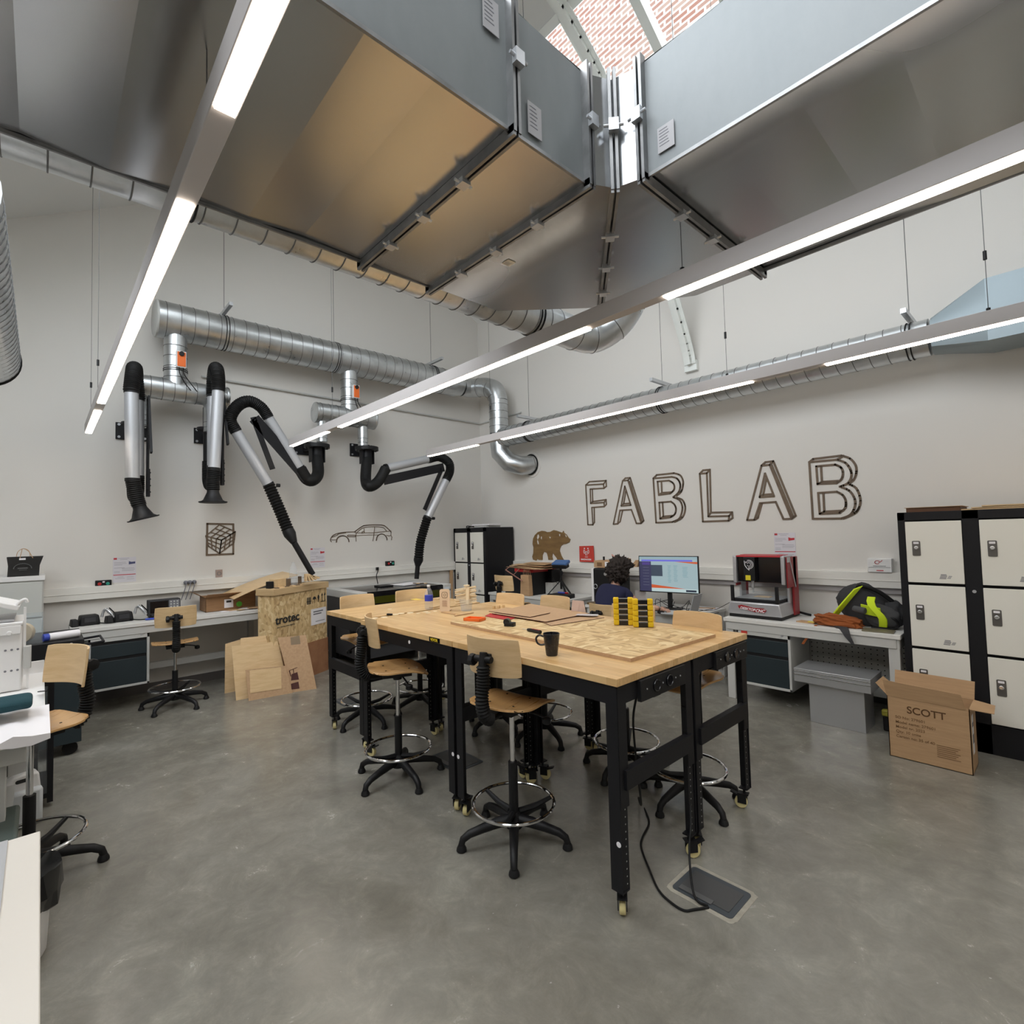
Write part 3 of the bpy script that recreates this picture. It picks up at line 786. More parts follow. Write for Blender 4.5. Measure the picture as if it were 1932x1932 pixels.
# =====================================================================
# STOOLS
# =====================================================================
def make_stool(label, z_seat=.76):
    t = thing('plywood_stool', label, 'stool', (0, 0, 0), 0, 'swivel plywood work stools')
    # five-star base: each arm of its own, with its glide
    hub = MB(); hub.lathe([(.0, .075), (.045, .075), (.05, .10), (.042, .135), (.03, .16), (.0, .16)]); hub.build('hub', BLACKP, t)
    for k in range(5):
        a = 2*PI*k/5 + .3; c, s = math.cos(a), math.sin(a)
        b = MB(); pr = [(.03, .118, .030), (.10, .112, .028), (.18, .098, .024), (.255, .082, .021), (.292, .060, .019), (.300, .032, .018)]
        b.tube([(r*c, r*s, z) for r, z, _ in pr], [w for _, _, w in pr], 10)
        lg = b.build('leg', BLACKP, t, ang=50)
        g = MB(); g.lathe([(.022, .0), (.028, .006), (.026, .018), (.018, .034)], (.300*c, .300*s, 0), seg=16); g.build('glide', BLACKP, lg)
    b = MB(); b.cyl((0, 0, .13), (0, 0, .43*z_seat/.76), .026, seg=20); b.build('lower_column', BLACKP, t)
    b = MB(); b.cyl((0, 0, .40*z_seat/.76), (0, 0, z_seat-.03), .0145, seg=20); b.build('gas_lift_rod', CHROME, t)
    b = MB(); b.ring((0, 0, .205), .225, .0095, seg=48, rs=10); b.build('foot_ring', CHROME, t)
    for k in range(3):
        a = 2*PI*k/3 + .9; c, s = math.cos(a), math.sin(a)
        b = MB(); b.tube([(.03*c, .03*s, .155), (.12*c, .12*s, .165), (.222*c, .222*s, .200)], [.018, .015, .011], 8); b.build('ring_spoke', BLACKP, t)
    # saddle-curved plywood seat
    def seat_pt(u, v):
        x = u*.205; y = v*.20
        # rounder at the back than at the front
        k = 1 - .10*max(0, -v)**3
        x *= k; y *= (1 - .10*abs(u)**4) if v < 0 else (1 - .03*abs(u)**4)
        z = z_seat + .012*u*u - .020*max(0, v-.35)**2*4 + .022*max(0, -v-.3)**2*2 + .004*math.cos(v*3)
        return (x, y, z)
    N = 12
    def sq(u, v):   # rounded square
        r = .0; m = 1 - .055*(abs(u)**6)*(abs(v)**6)*3
        return seat_pt(u*m, v*m)
    b = MB(); b.sheet([[sq(-1 + 2*i/N, -1 + 2*j/N) for j in range(N+1)] for i in range(N+1)], .012); st = b.build('seat', SEATPLY, t, bev=.002, recalc=True)
    for x, y in ((-.08, -.09), (.08, -.09), (-.08, .07), (.08, .07)):
        b = MB(); b.cyl((x, y, z_seat+.006), (x, y, z_seat+.0125), .006, seg=10); b.build('screw', BLACKP, st)
    b = MB(); b.box((0, -.01, z_seat-.030), (.16, .20, .028)); b.lathe([(.03, z_seat-.075), (.04, z_seat-.04)]); 
    b.tube([(.05, .02, z_seat-.035), (.16, .04, z_seat-.06), (.20, .05, z_seat-.075)], .006, 8); b.build('seat_mechanism', BLACKP, t)
    b = MB(); b.lathe([(.012, -.02), (.024, -.012), (.024, .012), (.012, .02)], (.20, .05, z_seat-.085), seg=14); b.build('lever_knob', BLACKP, t)
    # back spine with its ribbed sleeve
    sp_ = cr([(0, -.06, z_seat-.035), (0, -.17, z_seat-.045), (0, -.235, z_seat-.01), (0, -.258, z_seat+.07), (0, -.245, z_seat+.16), (0, -.240, z_seat+.25)], 8)
    b = MB(); b.tube(sp_, .014, 10); b.tube([(0, -.24, z_seat+.20), (0, -.238, z_seat+.31)], .017, 12); b.build('back_spine', BLACKP, t)
    pts, rr = ribbed(sp_[10:], .034, .12, .016)
    b = MB(); b.tube(pts, rr, 14); b.build('ribbed_sleeve', RUBBER, t, ang=20)
    b = MB(); b.cyl((-.055, -.236, z_seat+.285), (.055, -.236, z_seat+.285), .018, seg=14); b.cyl((0, -.25, z_seat+.24), (0, -.235, z_seat+.32), .021, seg=14)
    b.box((0, -.215, z_seat+.285), (.07, .02, .05)); b.build('back_bracket', BLACKP, t, bev=.003)
    b = MB(); b.lathe([(.006, -.018), (.03, -.014), (.034, 0), (.03, .014), (.0, .018)], (-.072, -.240, z_seat+.275), Matrix.Rotation(PI/2, 3, 'Y'), seg=8); b.build('clamp_knob', BLACKP, t)
    def bk(u, v):
        a = u*.62; R = .31
        x = R*math.sin(a); y = -.205 + (R - R*math.cos(a))*1.0 - .012*v; z = z_seat + .275 + v*.125
        cut = 1 - .035*(abs(u)**8)*(abs(v)**2)
        return (x*cut, y, z_seat + .287 + v*.103*(1 - .05*abs(u)**8))
    N = 14
    b = MB(); b.sheet([[bk(-1 + 2*i/N, -1 + 2*j/8) for j in range(9)] for i in range(N+1)], .010); b.build('backrest', PLY, t, bev=.002, recalc=True)
    return t
st0 = make_stool('plywood stool on the near side of the workbenches, closest to the camera')
st0.location = (-2.17, 1.955, 0); st0.rotation_euler = (0, 0, .20)
def stool(x, y, rz, label): return dup(st0, (x, y, 0), rz, label)
stool(-3.30, 1.885, -.38, 'plywood stool tucked at the near left of the workbenches, left of the closest one')
stool(-4.50, 2.25, -PI/2+.05, 'plywood stool at the far left end of the workbenches, its backrest by the wooden crate')
stool(-4.46, 2.80, -PI/2-.12, 'plywood stool at the end of the workbenches beside the bottle, facing the laser cutter')
stool(-3.50, 3.02, PI+.05, 'plywood stool on the far side of the workbenches, furthest left of that row')
stool(-3.05, 3.12, PI-.05, 'plywood stool on the far side of the workbenches, behind the brown board sheets')
stool(-2.22, 3.10, PI+.1, 'plywood stool on the far side, half hidden by the yellow and black stacks')
stool(-1.70, 3.02, PI-.08, 'plywood stool on the far side at the right end, by the table sockets')
stool(-5.16, 4.72, .02, 'plywood stool in front of the desk with the blue scanner, near the small lockers')

low = make_stool('low plywood stool at the left wall bench, in front of the drawers', .66)
low.location = (-6.36, 1.04, 0); low.rotation_euler = (0, 0, PI/2-.12)
def lstool(x, y, rz, label): return dup(low, (x, y, 0), rz, label)
stool(-3.66, -.03, 3.60, 'plywood stool at the left edge beside the white desk, seen side on')
pst = lstool(-3.53, 4.72, .0, 'low plywood stool that the person at the computer sits on'); pst.scale = (1, 1, .86)

# =====================================================================
# WALL BENCHES, DRAWERS, LOCKERS
# =====================================================================
def bench(x0, y0, x1, y1, z, label, front, drawer=None, legs=True, board=False, name='wall_bench', group='light grey wall benches'):
    t = thing(name, label, 'bench', ((x0+x1)/2, (y0+y1)/2, 0), 0, group); w, d = x1-x0, y1-y0
    b = MB(); b.box((0, 0, z-.018), (w, d, .036)); b.build('worktop', BENCHTOP, t, bev=.003)
    hx, hy = w/2-.03, d/2-.03
    b = MB()
    b.bar((-hx, -hy, z-.075), (hx, -hy, z-.075), .04, .075); b.bar((-hx, hy, z-.075), (hx, hy, z-.075), .04, .075)
    b.bar((-hx, -hy, z-.075), (-hx, hy, z-.075), .04, .075); b.bar((hx, -hy, z-.075), (hx, hy, z-.075), .04, .075)
    b.build('apron', GREYM, t, bev=.002)
    for sx in (-1, 1):
        for sy in (-1, 1):
            b = MB(); b.box((sx*(hx-.02), sy*(hy-.02), (z-.04)/2), (.075, .06, z-.04)); b.build('leg', GREYM, t, bev=.003)
    if front == 'y':
        b = MB(); b.bar((-hx, hy-.05, .14), (hx, hy-.05, .14), .05, .09); b.build('stretcher', GREYM, t)
    else:
        b = MB(); b.bar((-hx+.08, -hy, .33), (-hx+.08, hy, .33), .05, .07); b.build('stretcher', GREYM, t)
    if board:
        b = MB(); b.box((0, hy-.10, .48), (w-.1, .012, .46)); 
        b.mi = 1
        for i in range(26):
            for j in range(9): b.cyl((-.62 + i*.05, hy-.1065, .31 + j*.045), (-.62 + i*.05, hy-.1075, .31 + j*.045), .006, seg=6)
        b.build('perforated_back_panel', [GREYM, INKB], t)
    return t
def drawers(M, w, h, dpt, label, red=None):
    t = thing('drawer_unit', label, 'drawer unit', M.translation); t.matrix_world = M
    b = MB(); b.b2((-w/2, 0, 0), (w/2, h, -.002)); 
    b.bm.free(); b = MB()
    b.b2((-w/2, 0, -dpt), (w/2, h, -.02)); fr = .022
    for a, c in (((-w/2, 0, -.02), (-w/2+fr, h, 0)), ((w/2-fr, 0, -.02), (w/2, h, 0)), ((-w/2, 0, -.02), (w/2, fr, 0)), ((-w/2, h-.06, -.02), (w/2, h, 0))): b.b2(a, c)
    b.build('body', GREYM, t, bev=.002)
    hs = h-.06-fr; y1 = fr + hs*.64
    for a, c in ((fr+.002, y1-.03), (y1, h-.06-.03)):
        b = MB(); b.b2((-w/2+fr+.003, a, -.018), (w/2-fr-.003, c, -.004)); b.build('drawer', SLATE, t, bev=.003)
        b = MB(); b.b2((-w/2+fr+.003, c, -.018), (w/2-fr-.003, c+.028, -.012)); b.build('handle_recess', BLACKP, t)
    b = MB(); b.cyl((w/2-.07, h-.028, -.001), (w/2-.07, h-.028, .003), .010, seg=16); b.build('lock', STEEL, t)
    if red is not None:
        b = MB(); b.b2((red-.03, h-.052, .0005), (red+.03, h-.004, .002)); b.build('red_label', REDSIGN, t)
    return t
bench(-2.42, 5.10, -.965, 5.86, .80, 'wall bench under the lettering carrying the desktop milling machine and the backpack', 'y', board=True)
drawers(frame((-2.05, 5.115, .17), (1, 0, 0), (0, 0, 1)), .50, .54, .5, 'dark drawer unit hung under the bench below the milling machine', red=-.17)
bench(-4.23, 5.12, -2.74, 5.86, .775, 'grey bench with the monitor and laptop, where the person sits', 'y')
bench(-6.25, 5.20, -4.60, 5.86, .79, 'grey bench with the blue scanner on a tripod, beside the small lockers', 'y')
bench(-7.15, .22, -6.57, 2.02, .875, 'grey bench along the left wall holding the oscilloscope and cardboard box', 'x')
drawers(frame((-6.585, .60, .24), (0, 1, 0), (0, 0, 1)), .50, .54, .45, 'dark drawer unit hung under the left wall bench, behind the low stool')

def locker_door(parent, M, w, h, r1=True, marks=True):
    b = MB(); b.prism([(-w/2, -h/2), (w/2, -h/2), (w/2, h/2), (-w/2, h/2)], 0, .016, M); d = b.build('door', WARMW, parent, bev=.003)
    hx, hy = -w/2+.065, h*.06
    b = MB(); b.prism([(x+hx, y+hy) for x, y in rrect(.052, .118, .008)], .016, .020, M); hd = b.build('lock_plate', mat('lock_plate', (.17, .16, .15), .35, .7), d)
    b = MB(); b.prism([(x+hx, y+hy+.043) for x, y in rrect(.034, .016, .002)], .020, .0212, M); b.build('name_card', PAPER, d)
    b = MB(); b.prism([(x+hx, y+hy+.005) for x, y in rrect(.028, .028, .0138, 6)], .020, .034, M); b.build('lock_knob', CHROME, d, bev=.003)
    if marks:
        b = MB(); x0, y0 = w*.10, -h*.40
        for k in range(4): b.prism([(x0 - k*.003, y0+.022-k*.010), (x0 - k*.003 + .034 + .006*(k > 0), y0+.022-k*.010), (x0 - k*.003+.034+.006*(k > 0), y0+.016-k*.010), (x0-k*.003, y0+.016-k*.010)], .0162, .0168, M)
        for k in range(3): b.prism([(x0+.045-k*.004, y0+.010-k*.008), (x0+.066-k*.004, y0+.010-k*.008), (x0+.066-k*.004, y0+.006-k*.008), (x0+.045-k*.004, y0+.006-k*.008)], .0162, .0168, M)
        b.build('door_marks', INK, d)
def lockers(x0, x1, y0, y1, h, cols, rows, label, base=.16, marks=True, name='locker_cabinet'):
    t = thing(name, label, 'lockers', ((x0+x1)/2, (y0+y1)/2, 0), 0); w, d = x1-x0, y1-y0
    b = MB(); b.box((0, .015, h/2), (w, d-.03, h)); b.box((0, -d/2+.015, h-.0325), (w, .03, .065))
    cw = w/cols
    for i in range(cols+1): b.box((min(max(-w/2 + cw*i, -w/2+.024), w/2-.024), -d/2+.015, h/2), (.048 if i in (0, cols) else .096, .03, h))
    b.box((0, -d/2+.02, base/2), (w, .04, base))
    b.build('carcass', BLACKM, t, bev=.002)
    rh = (h-.065-base)/rows
    for i in range(cols):
        for j in range(rows):
            xc = -w/2 + cw*(i+.5); zc = base + rh*(j+.5)
            locker_door(t, frame((xc, -d/2+.022-.022+.004, zc), (1, 0, 0), (0, 0, 1)), cw-.100, rh-.022, marks=marks and (j > 0 or i > 0))
    b = MB(); b.cyl((0, -d/2-.001, h*.66), (0, -d/2-.006, h*.66), .012, seg=16); b.build('cam_lock', STEEL, t)
    return t
lockers(-.945, -.06, 5.13, 5.86, 1.79, 2, 3, 'large black locker cabinet with cream doors at the right edge, behind the cardboard box', base=.215)
lockers(-.055, .83, 5.13, 5.86, 1.79, 2, 3, 'black locker cabinet standing right of the large one, beyond the right edge', base=.215)
lockers(-7.19, -6.345, 5.24, 5.86, 1.815, 2, 3, 'small black locker cabinet with cream doors in the room corner', base=.215)

# =====================================================================
# EXTRACTION ARMS ON THE LEFT WALL
# =====================================================================
AR = .061
def sleeve(t, pts, r, name='flexible_hose', m=RUBBER, amp=.05, per=.02):
    p, rr = ribbed(pts, r, amp, per); b = MB(); b.tube(p, rr, 18); b.build(name, m, t, ang=20)
def alu(t, p, q, r=AR):
    b = MB(); b.cyl(p, q, r, seg=26); b.build('aluminium_tube', ALU, t)
    d = (V(q)-V(p)).normalized(); 
    for e, s in ((V(p), 1), (V(q), -1)):
        b = MB(); b.cyl(e - d*.012*s, e + d*.02*s, r+.005, seg=26); b.build('tube_collar', BLACKP, t)
def wallplate(t, px, py, z1, x1=-6.9):
    o = PX(px, py, XW+.012); b = MB(); b.box(o, (.02, .30, .19))
    b.box(o + V(((x1-XW)/2, 0, .0)), (x1-XW, .06, .10)); pl = b.build('wall_plate', BLACKM, t, bev=.003)
    for sy in (-1, 1):
        for sz in (-1, 1):
            b = MB(); b.cyl(o + V((.008, sy*.12, sz*.07)), o + V((.022, sy*.12, sz*.07)), .014, seg=10); b.build('bolt', STEEL, pl)
    return o
def hood(t, p, q, r0, r1):
    p, q = V(p), V(q); d = (q-p).normalized(); b = MB()
    L = (q-p).length
    b.tube([p, p + d*L*.25, p + d*L*.8, q, q + d*.004], [r0, r0*1.05, r0*1.25+.3*(r1-r0), r1, r1], 26, cap=False)
    b.tube([q, q - d*.01], [r1+.006, r1+.006], 26); b.build('hood', BLACKP, t)
def folded_arm(label, pxs, plate, back):
    t = thing('extraction_arm', label, 'extraction arm')
    (c0, c1, c2, c3, c4, c5) = pxs
    XF, XB = -6.42, -6.72
    top, tt, tb, h1, h2 = [PX(*c, XF) for c in (c0, c1, c2, c3, c4)]
    wp = wallplate(t, *plate, 0)
    yb = back
    tB = V((XB, yb, tt.z)); bB = V((XB, yb, tb.z+.06))
    alu(t, bB, tB); alu(t, tb, tt)
    r = (XF-XB)/2
    arc = [tB] + [V((XB + r - r*math.cos(a), yb + (tt.y-yb)*(i/6), tt.z + .02 + (top.z-tt.z)*math.sin(a))) for i, a in enumerate([PI*k/6 for k in range(7)])] + [tt]
    sleeve(t, cr(arc, 3), AR+.008)
    # lower elbow back to the swivel on the wall
    sw = V((-6.95, yb, wp.z))
    sleeve(t, cr([bB, bB + V((-.01, 0, -.12)), bB + V((-.13, 0, -.20)), V((sw.x, yb, bB.z-.10)), V((sw.x, yb, bB.z+.10))], 5), AR+.004, 'swivel_elbow')
    b = MB(); b.cyl((sw.x, yb, bB.z+.08), (sw.x, yb, wp.z+.02), AR*.9); b.cyl((sw.x, yb, wp.z+.03), (sw.x, yb, wp.z+.055), .12, seg=28); b.cyl((sw.x, yb, wp.z+.05), (sw.x, yb, wp.z+.30), AR*.95, seg=24); b.build('swivel', BLACKP, t)
    b = MB(); b.bar(V((XB+.02, yb+.09, bB.z-.12)), V((XB+.05, yb+.09, tt.z)), .02, .07, (1, 0, 0)); b.bar(V((XF-.03, yb+.09, tb.z+.30)), V((XB+.08, yb+.09, tt.z+.02)), .02, .05, (1, 0, 0))
    b.build('support_bar', BLACKM, t)
    b = MB(); b.box((XB-.02, yb+.10, bB.z-.05), (.07, .03, .30)); 
    for k in range(4): b.cyl((XB+.0, yb+.115, bB.z-.15+.07*k), (XB+.0, yb+.122, bB.z-.15+.07*k), .008, seg=8)
    b.build('joint_bracket', BLACKM, t)
    h3 = PX(*c5, XF)
    sleeve(t, cr([tb + V((0, 0, .01)), tb.lerp(h1, .4) , h1, h1.lerp(h2, .3)], 5), AR+.004)
    hood(t, h1.lerp(h2, .25), h2, AR*.95, .135)
    return t
folded_arm('black and silver extraction arm folded flat, furthest left, its hood tilted', [(248, 690), (248, 738), (250, 906), (259, 943), (271, 979), (250, 900)], (249, 815), .75)
folded_arm('black and silver extraction arm folded flat, second from the left, its hood pointing straight down', [(414, 692), (412, 735), (404, 886), (402, 915), (402, 948), (400, 880)], (392, 824), 1.47)

def reach_arm(label, X, disc, plate, swl, tA, el, tB, hs, cone, noz, bars, Xe):
    t = thing('extraction_arm', label, 'extraction arm')
    P = lambda c, x=X: PX(*c, x)
    wallplate(t, *plate, 0, -6.95)
    dc = V((-6.86, P(disc, -6.86).y, P(disc, -6.86).z)); b = MB()
    b.cyl(dc + V((0, 0, -.025)), dc + V((0, 0, .025)), .165, seg=32)
    for k in range(8): b.cyl(dc + V((.14*math.cos(k*.785), .14*math.sin(k*.785), -.035)), dc + V((.14*math.cos(k*.785), .14*math.sin(k*.785), .03)), .01, seg=8)
    b.build('swivel_disc', BLACKP, t)
    b = MB(); s0 = dc + V((0, 0, -.02)); b.cyl(s0, s0 + V((0, 0, -.14)), .075, seg=24)
    for s in (-1, 1): b.box(s0 + V((.0, s*.085, -.10)), (.11, .012, .20))
    b.build('swivel', BLACKM, t)
    e = [s0 + V((0, 0, -.12))] + [P(c, -6.86 + (X+6.86)*min(1, (i+1)/2)) for i, c in enumerate(swl)] + [P(tA[0])]
    sleeve(t, cr(e, 6), AR+.014, 'swivel_elbow', amp=.01)
    alu(t, P(tA[0]), P(tA[1]))
    sleeve(t, cr([P(tA[1])] + [P(c) for c in el] + [P(tB[0])], 5), AR+.006)
    alu(t, P(tB[0]), P(tB[1]))
    n = len(hs); hp = [P(tB[1])] + [P(c, X + (Xe-X)*(i+1)/(n+2)) for i, c in enumerate(hs)]
    sleeve(t, cr(hp, 6), AR+.004, amp=.12, per=.035)
    c0 = hp[-1]; c1 = P(cone, X + (Xe-X)*(n+1)/(n+2)); b = MB()
    b.tube([c0, c0.lerp(c1, .35), c1], [AR+.008, AR+.01, .038], 20)
    b.build('reducer_cone', BLACKP, t)
    nz = P(noz, Xe); b = MB(); b.tube([c1, nz], .035, 16); b.build('nozzle_tube', BLACKP, t)
    for (a, c, w) in bars:
        b = MB(); A, Cq = P(a) + V((.03, 0, 0)), P(c) + V((.03, 0, 0)); d = (Cq-A).normalized(); b.bar(A, Cq, .02, w, V((1, 0, 0)).cross(d))
        for k in (.02, .06, .94, .98): b.cyl(A.lerp(Cq, k) + V((.008, 0, 0)), A.lerp(Cq, k) + V((.017, 0, 0)), .008, seg=8)
        b.build('support_bar', BLACKM, t)
    b = MB(); jb = P(tB[1]); b.cyl(jb + V((.0, .09, .0)), jb + V((.0, .13, .0)), .022, seg=12); b.build('handle_knob', BLACKP, t)
    return t, nz
reach_arm('black and silver extraction arm bent at the top, reaching down to the wooden crate', -6.55, (598, 842), (575, 846), [(600, 893), (590, 906), (578, 903)], ((566, 884), (505, 786)), [(492, 768), (470, 757), (448, 766), (434, 790)], ((444, 812), (507, 915)), [(520, 945), (533, 975), (543, 1000)], (555, 1024), (590, 1084),
          [((578, 904), (478, 790), .13), ((476, 788), (513, 886), .06)], -6.30)
reach_arm('black and silver extraction arm stretched out and reaching down into the laser cutter', -6.55, (692, 847), (678, 850), [(690, 905), (697, 918), (714, 908)], ((728, 884), (808, 866)), [(828, 862), (846, 872), (849, 888)], ((842, 905), (806, 978)), [(800, 998), (793, 1024), (790, 1052)], (788, 1068), (786, 1092),
          [((722, 907), (835, 882), .13), ((832, 884), (799, 962), .06)], -6.62)

# =====================================================================
# LEFT WALL: LASER CUTTER, CRATE, BENCH TOP THINGS
# =====================================================================
lc = thing('laser_cutter', 'large grey and black laser cutter with a glass lid under the extraction arm', 'laser cutter', (-6.64, 3.68, 0))
X0, X1, Ya, Yb, HL = -.50, .50, -.72, .72, 1.0
b = MB(); b.b2((X0, Ya+.02, .14), (X1-.02, Yb-.02, .92)); b.build('body', mat('charcoal_panel', (.03, .03, .033), .5), lc, bev=.006)
for s in (-1, 1):
    b = MB(); ys = s*.72; b.b2((X1-.10, ys, .14), (X1+.01, ys - s*.13, .93)); b.b2((X0, ys, .90), (X1+.01, ys - s*.13, 1.0)); b.build('side_frame', GREYM, lc, bev=.008)
b = MB(); b.b2((X0, Ya+.13, .93), (X0+.12, Yb-.13, 1.0)); b.build('rear_frame', GREYM, lc, bev=.005)
b = MB(); b.b2((X0+.12, Ya+.13, .975), (X1-.02, Yb-.13, .995)); b.build('lid_glass', BLACKG, lc, bev=.002)
b = MB(); b.b2((X1-.02, Ya+.13, .80), (X1, Yb-.13, .99)); b.build('front_window', BLACKG, lc)
b = MB(); b.b2((X1, Ya+.15, .84), (X1+.002, Yb-.15, .93)); b.build('window_tint', mat('laser_window_olive', (.045, .045, .004), .15), lc)
b = MB(); b.b2((-.14, -.16, .996), (.06, .04, 1.012)); b.build('head_cover', BLACKP, lc, bev=.004)
b = MB(); b.b2((X1-.02, Ya+.13, .30), (X1+.004, Yb-.13, .80)); b.build('front_panel', MATS['charcoal_panel'], lc, bev=.004)
b = MB(); b.b2((X1-.02, Ya+.13, .72), (X1+.12, Yb-.40, .745)); b.build('handle_rail', GREYM, lc, bev=.003)
b = MB(); b.b2((X1+.001, Ya+.20, .755), (X1+.006, -.25, .79)); b.build('red_trim', REDP, lc)
b = MB(); b.b2((X1+.012, Yb-.115, .87), (X1+.0135, Yb-.035, .955)); b.build('control_sticker', mat('panel_paper_blue', (.62, .68, .74), .5), lc)
for x in (X0+.1, X1-.08):
    for y in (Ya+.1, Yb-.1):
        b = MB(); b.cyl((x, y-.02, .06), (x, y+.02, .06), .06); b.box((x, y, .12), (.08, .07, .03)); b.build('castor', BLACKP, lc)
def tag1(b, name, m, label, cat, group=None, bev=0., **k): return tag(b.build(name, m, bev=bev, **k), label, cat, group)
b = MB(); o = V((-6.35, 4.05, 1.0)); b.box((-6.62, 3.98, 1.0055), (.30, .42, .009), Matrix.Rotation(.2, 3, 'Z')); tag1(b, 'acrylic_sheet', PAPER, 'white sheet lying on the right end of the laser cutter', 'sheet')
for k in range(4):
    b = MB(); b.box((-6.50+.05*k, 4.02+.03*k, 1.016), (.05, .03, .012), Matrix.Rotation(k*.7, 3, 'Z'))
    tag1(b, 'wood_offcut', PLY if k % 2 else LASERWOOD, 'small wood offcut lying on the white sheet at the end of the laser cutter', 'offcut', 'offcuts on the laser cutter')
# mains plug and cord above the laser cutter
b = MB(); pc = PX(711, 1073, XW+.066); b.box(pc + V((.015, 0, 0)), (.03, .035, .045)); b.tube(cr([pc + V((.03, 0, .005)), pc + V((.07, -.02, -.03)), pc + V((.08, -.05, -.10)), pc + V((.09, -.04, -.19)), pc + V((.10, -.02, -.32))], 6), .006, 8)
tag1(b, 'mains_lead', RUBBER, 'black mains cord plugged into the trunking above the laser cutter', 'cord')
# switch boxes on the trunking
def switchbox(px, py, label):
    o = PX(px, py, XW+.02); t = thing('switch_box', label, 'switch', o)
    b = MB(); b.box((.01, 0, 0), (.05, .14, .075)); b.build('box', BLACKP, t, bev=.006)
    for dy, m in ((-.035, REDP), (.035, mat('green_button', (.03, .30, .22), .4))):
        b = MB(); b.cyl((.035, dy, 0), (.048, dy, 0), .017); b.build('button', m, t, bev=.002)
    b = MB(); b.box((.036, 0, .02), (.002, .02, .015)); b.build('mark', PAPER, t)
switchbox(195, 1101, 'black switch box with red and green buttons on the left part of the trunking')
switchbox(735, 1063, 'black switch box with red and green buttons above the laser cutter')
t = thing('socket_plugs', 'three grey plugs in a row on the trunking above the oscilloscope', 'plug')
for k, px in enumerate((350, 358, 366)):
    o = PX(px, 1099-k*.6, XW+.066); b = MB(); b.lathe([(.022, 0), (.024, .02), (.018, .035), (.008, .045)], o, Matrix.Rotation(PI/2, 3, 'Y'), 16); p = b.build('plug', INK, t)
    b = MB(); b.tube(cr([o + V((.04, 0, 0)), o + V((.07, -.01, -.04)), o + V((.06, -.03, -.12)), o + V((.04, -.05, -.20))], 5), .005, 6); b.build('plug_cord', INK, p)

# tall shipping crate
zc_ = 1.14
cR = PZ(616, 1281, 0); cTR = V((cR.x, cR.y, 0)); cTR = PZ(617, 1097, zc_)
cL = PZ(514, 1112, zc_); cB = PZ(483, 1095, zc_)
cr_ = thing('shipping_crate', 'tall strand board shipping crate with black lettering, beside the laser cutter', 'crate')
ex = V((cTR.x - cL.x, cTR.y - cL.y, 0)); wcr = ex.length; ex.normalize(); ey = V((-ex.y, ex.x, 0)); dcr = .22
Mc = frame((cL.x, cL.y, 0), ex, (0, 0, 1))    # local x along the face, y up, z towards the room
b = MB(); b.prism([(0.01, 0), (wcr-.01, 0), (wcr-.01, zc_-.06), (0.01, zc_-.06)], -dcr, 0, Mc); b.build('body', OSB, cr_, bev=.002)
b = MB(); b.prism([(-.008, zc_-.075), (wcr+.010, zc_-.075), (wcr+.010, zc_), (-.008, zc_)], -dcr-.015, .018, Mc); b.build('lid', noise_mat('pine_board', [(.3, (.50, .34, .17)), (.7, (.62, .44, .24))], (1, 1, 12), 4, rough=.6), cr_, bev=.003)
b = MB(); b.prism([(.0, 0), (wcr, 0), (wcr, .42), (.0, .42)], 0, .006, Mc); b.build('skirt_board', noise_mat('red_brown_board', [(.3, (.30, .13, .06)), (.7, (.40, .20, .10))], (1, 1, 1), 8, rough=.7), cr_)
txt('trotec', .135, Mc @ Matrix.Translation((.035, .735, .008)), INKB, cr_, 'crate_lettering', bold=.0028, sx=1.12)
txt('laser. marking cutting engraving', .022, Mc @ Matrix.Translation((.06, .69, .007)), INKB, cr_, 'crate_lettering')
b = MB()
x0, y0 = wcr-.02, .90
def pr(pts): b.prism(pts, .001, .004, Mc)
for k in range(2): pr([(x0-.035-.05*k, y0), (x0-.027-.05*k, y0), (x0-.027-.05*k, y0+.09), (x0-.035-.05*k, y0+.09)]); pr([(x0-.045-.05*k, y0+.07), (x0-.017-.05*k, y0+.07), (x0-.031-.05*k, y0+.105)])
pr([(x0-.11, y0-.008), (x0-.015, y0-.008), (x0-.015, y0-.001), (x0-.11, y0-.001)])
pr([(x0-.165, y0+.05), (x0-.135, y0+.05), (x0-.150, y0+.005)]); pr([(x0-.152, y0-.005), (x0-.148, y0-.005), (x0-.148, y0+.03), (x0-.152, y0+.03)]); pr([(x0-.170, y0+.05), (x0-.130, y0+.05), (x0-.140, y0+.085), (x0-.160, y0+.085)])
pr([(x0-.255, y0+.04)] + [(x0-.225 + .030*math.cos(a), y0+.04 + .035*math.sin(a)) for a in (2.6, 2.1, 1.57, 1.04, .5)] + [(x0-.195, y0+.04)]); pr([(x0-.227, y0-.01), (x0-.223, y0-.01), (x0-.223, y0+.05), (x0-.227, y0+.05)])
for k in range(4): pr([(x0-.36+.02*k, y0-.01), (x0-.35+.02*k, y0-.01), (x0-.35+.02*k, y0+.075), (x0-.36+.02*k, y0+.075)])
pr([(x0-.365, y0+.02), (x0-.285, y0+.02), (x0-.285, y0+.028), (x0-.365, y0+.028)])
b.build('handling_marks', INKB, cr_)
b = MB(); b.prism([(wcr-.31, .62), (wcr-.03, .62), (wcr-.03, .82), (wcr-.31, .82)], .002, .004, Mc); nt_ = b.build('paper_notice', PAPER, cr_)
b = MB()
for k in range(2): b.prism([(wcr-.27, .775-.03*k), (wcr-.09-.03*k, .775-.03*k), (wcr-.09-.03*k, .79-.03*k), (wcr-.27, .79-.03*k)], .004, .0048, Mc)
b.prism([(wcr-.23, .655), (wcr-.06, .655), (wcr-.06, .662), (wcr-.23, .662)], .004, .0048, Mc); b.build('notice_text', INK, nt_)
def crp(x, z, y=zc_): return Mc @ V((x, y, z))
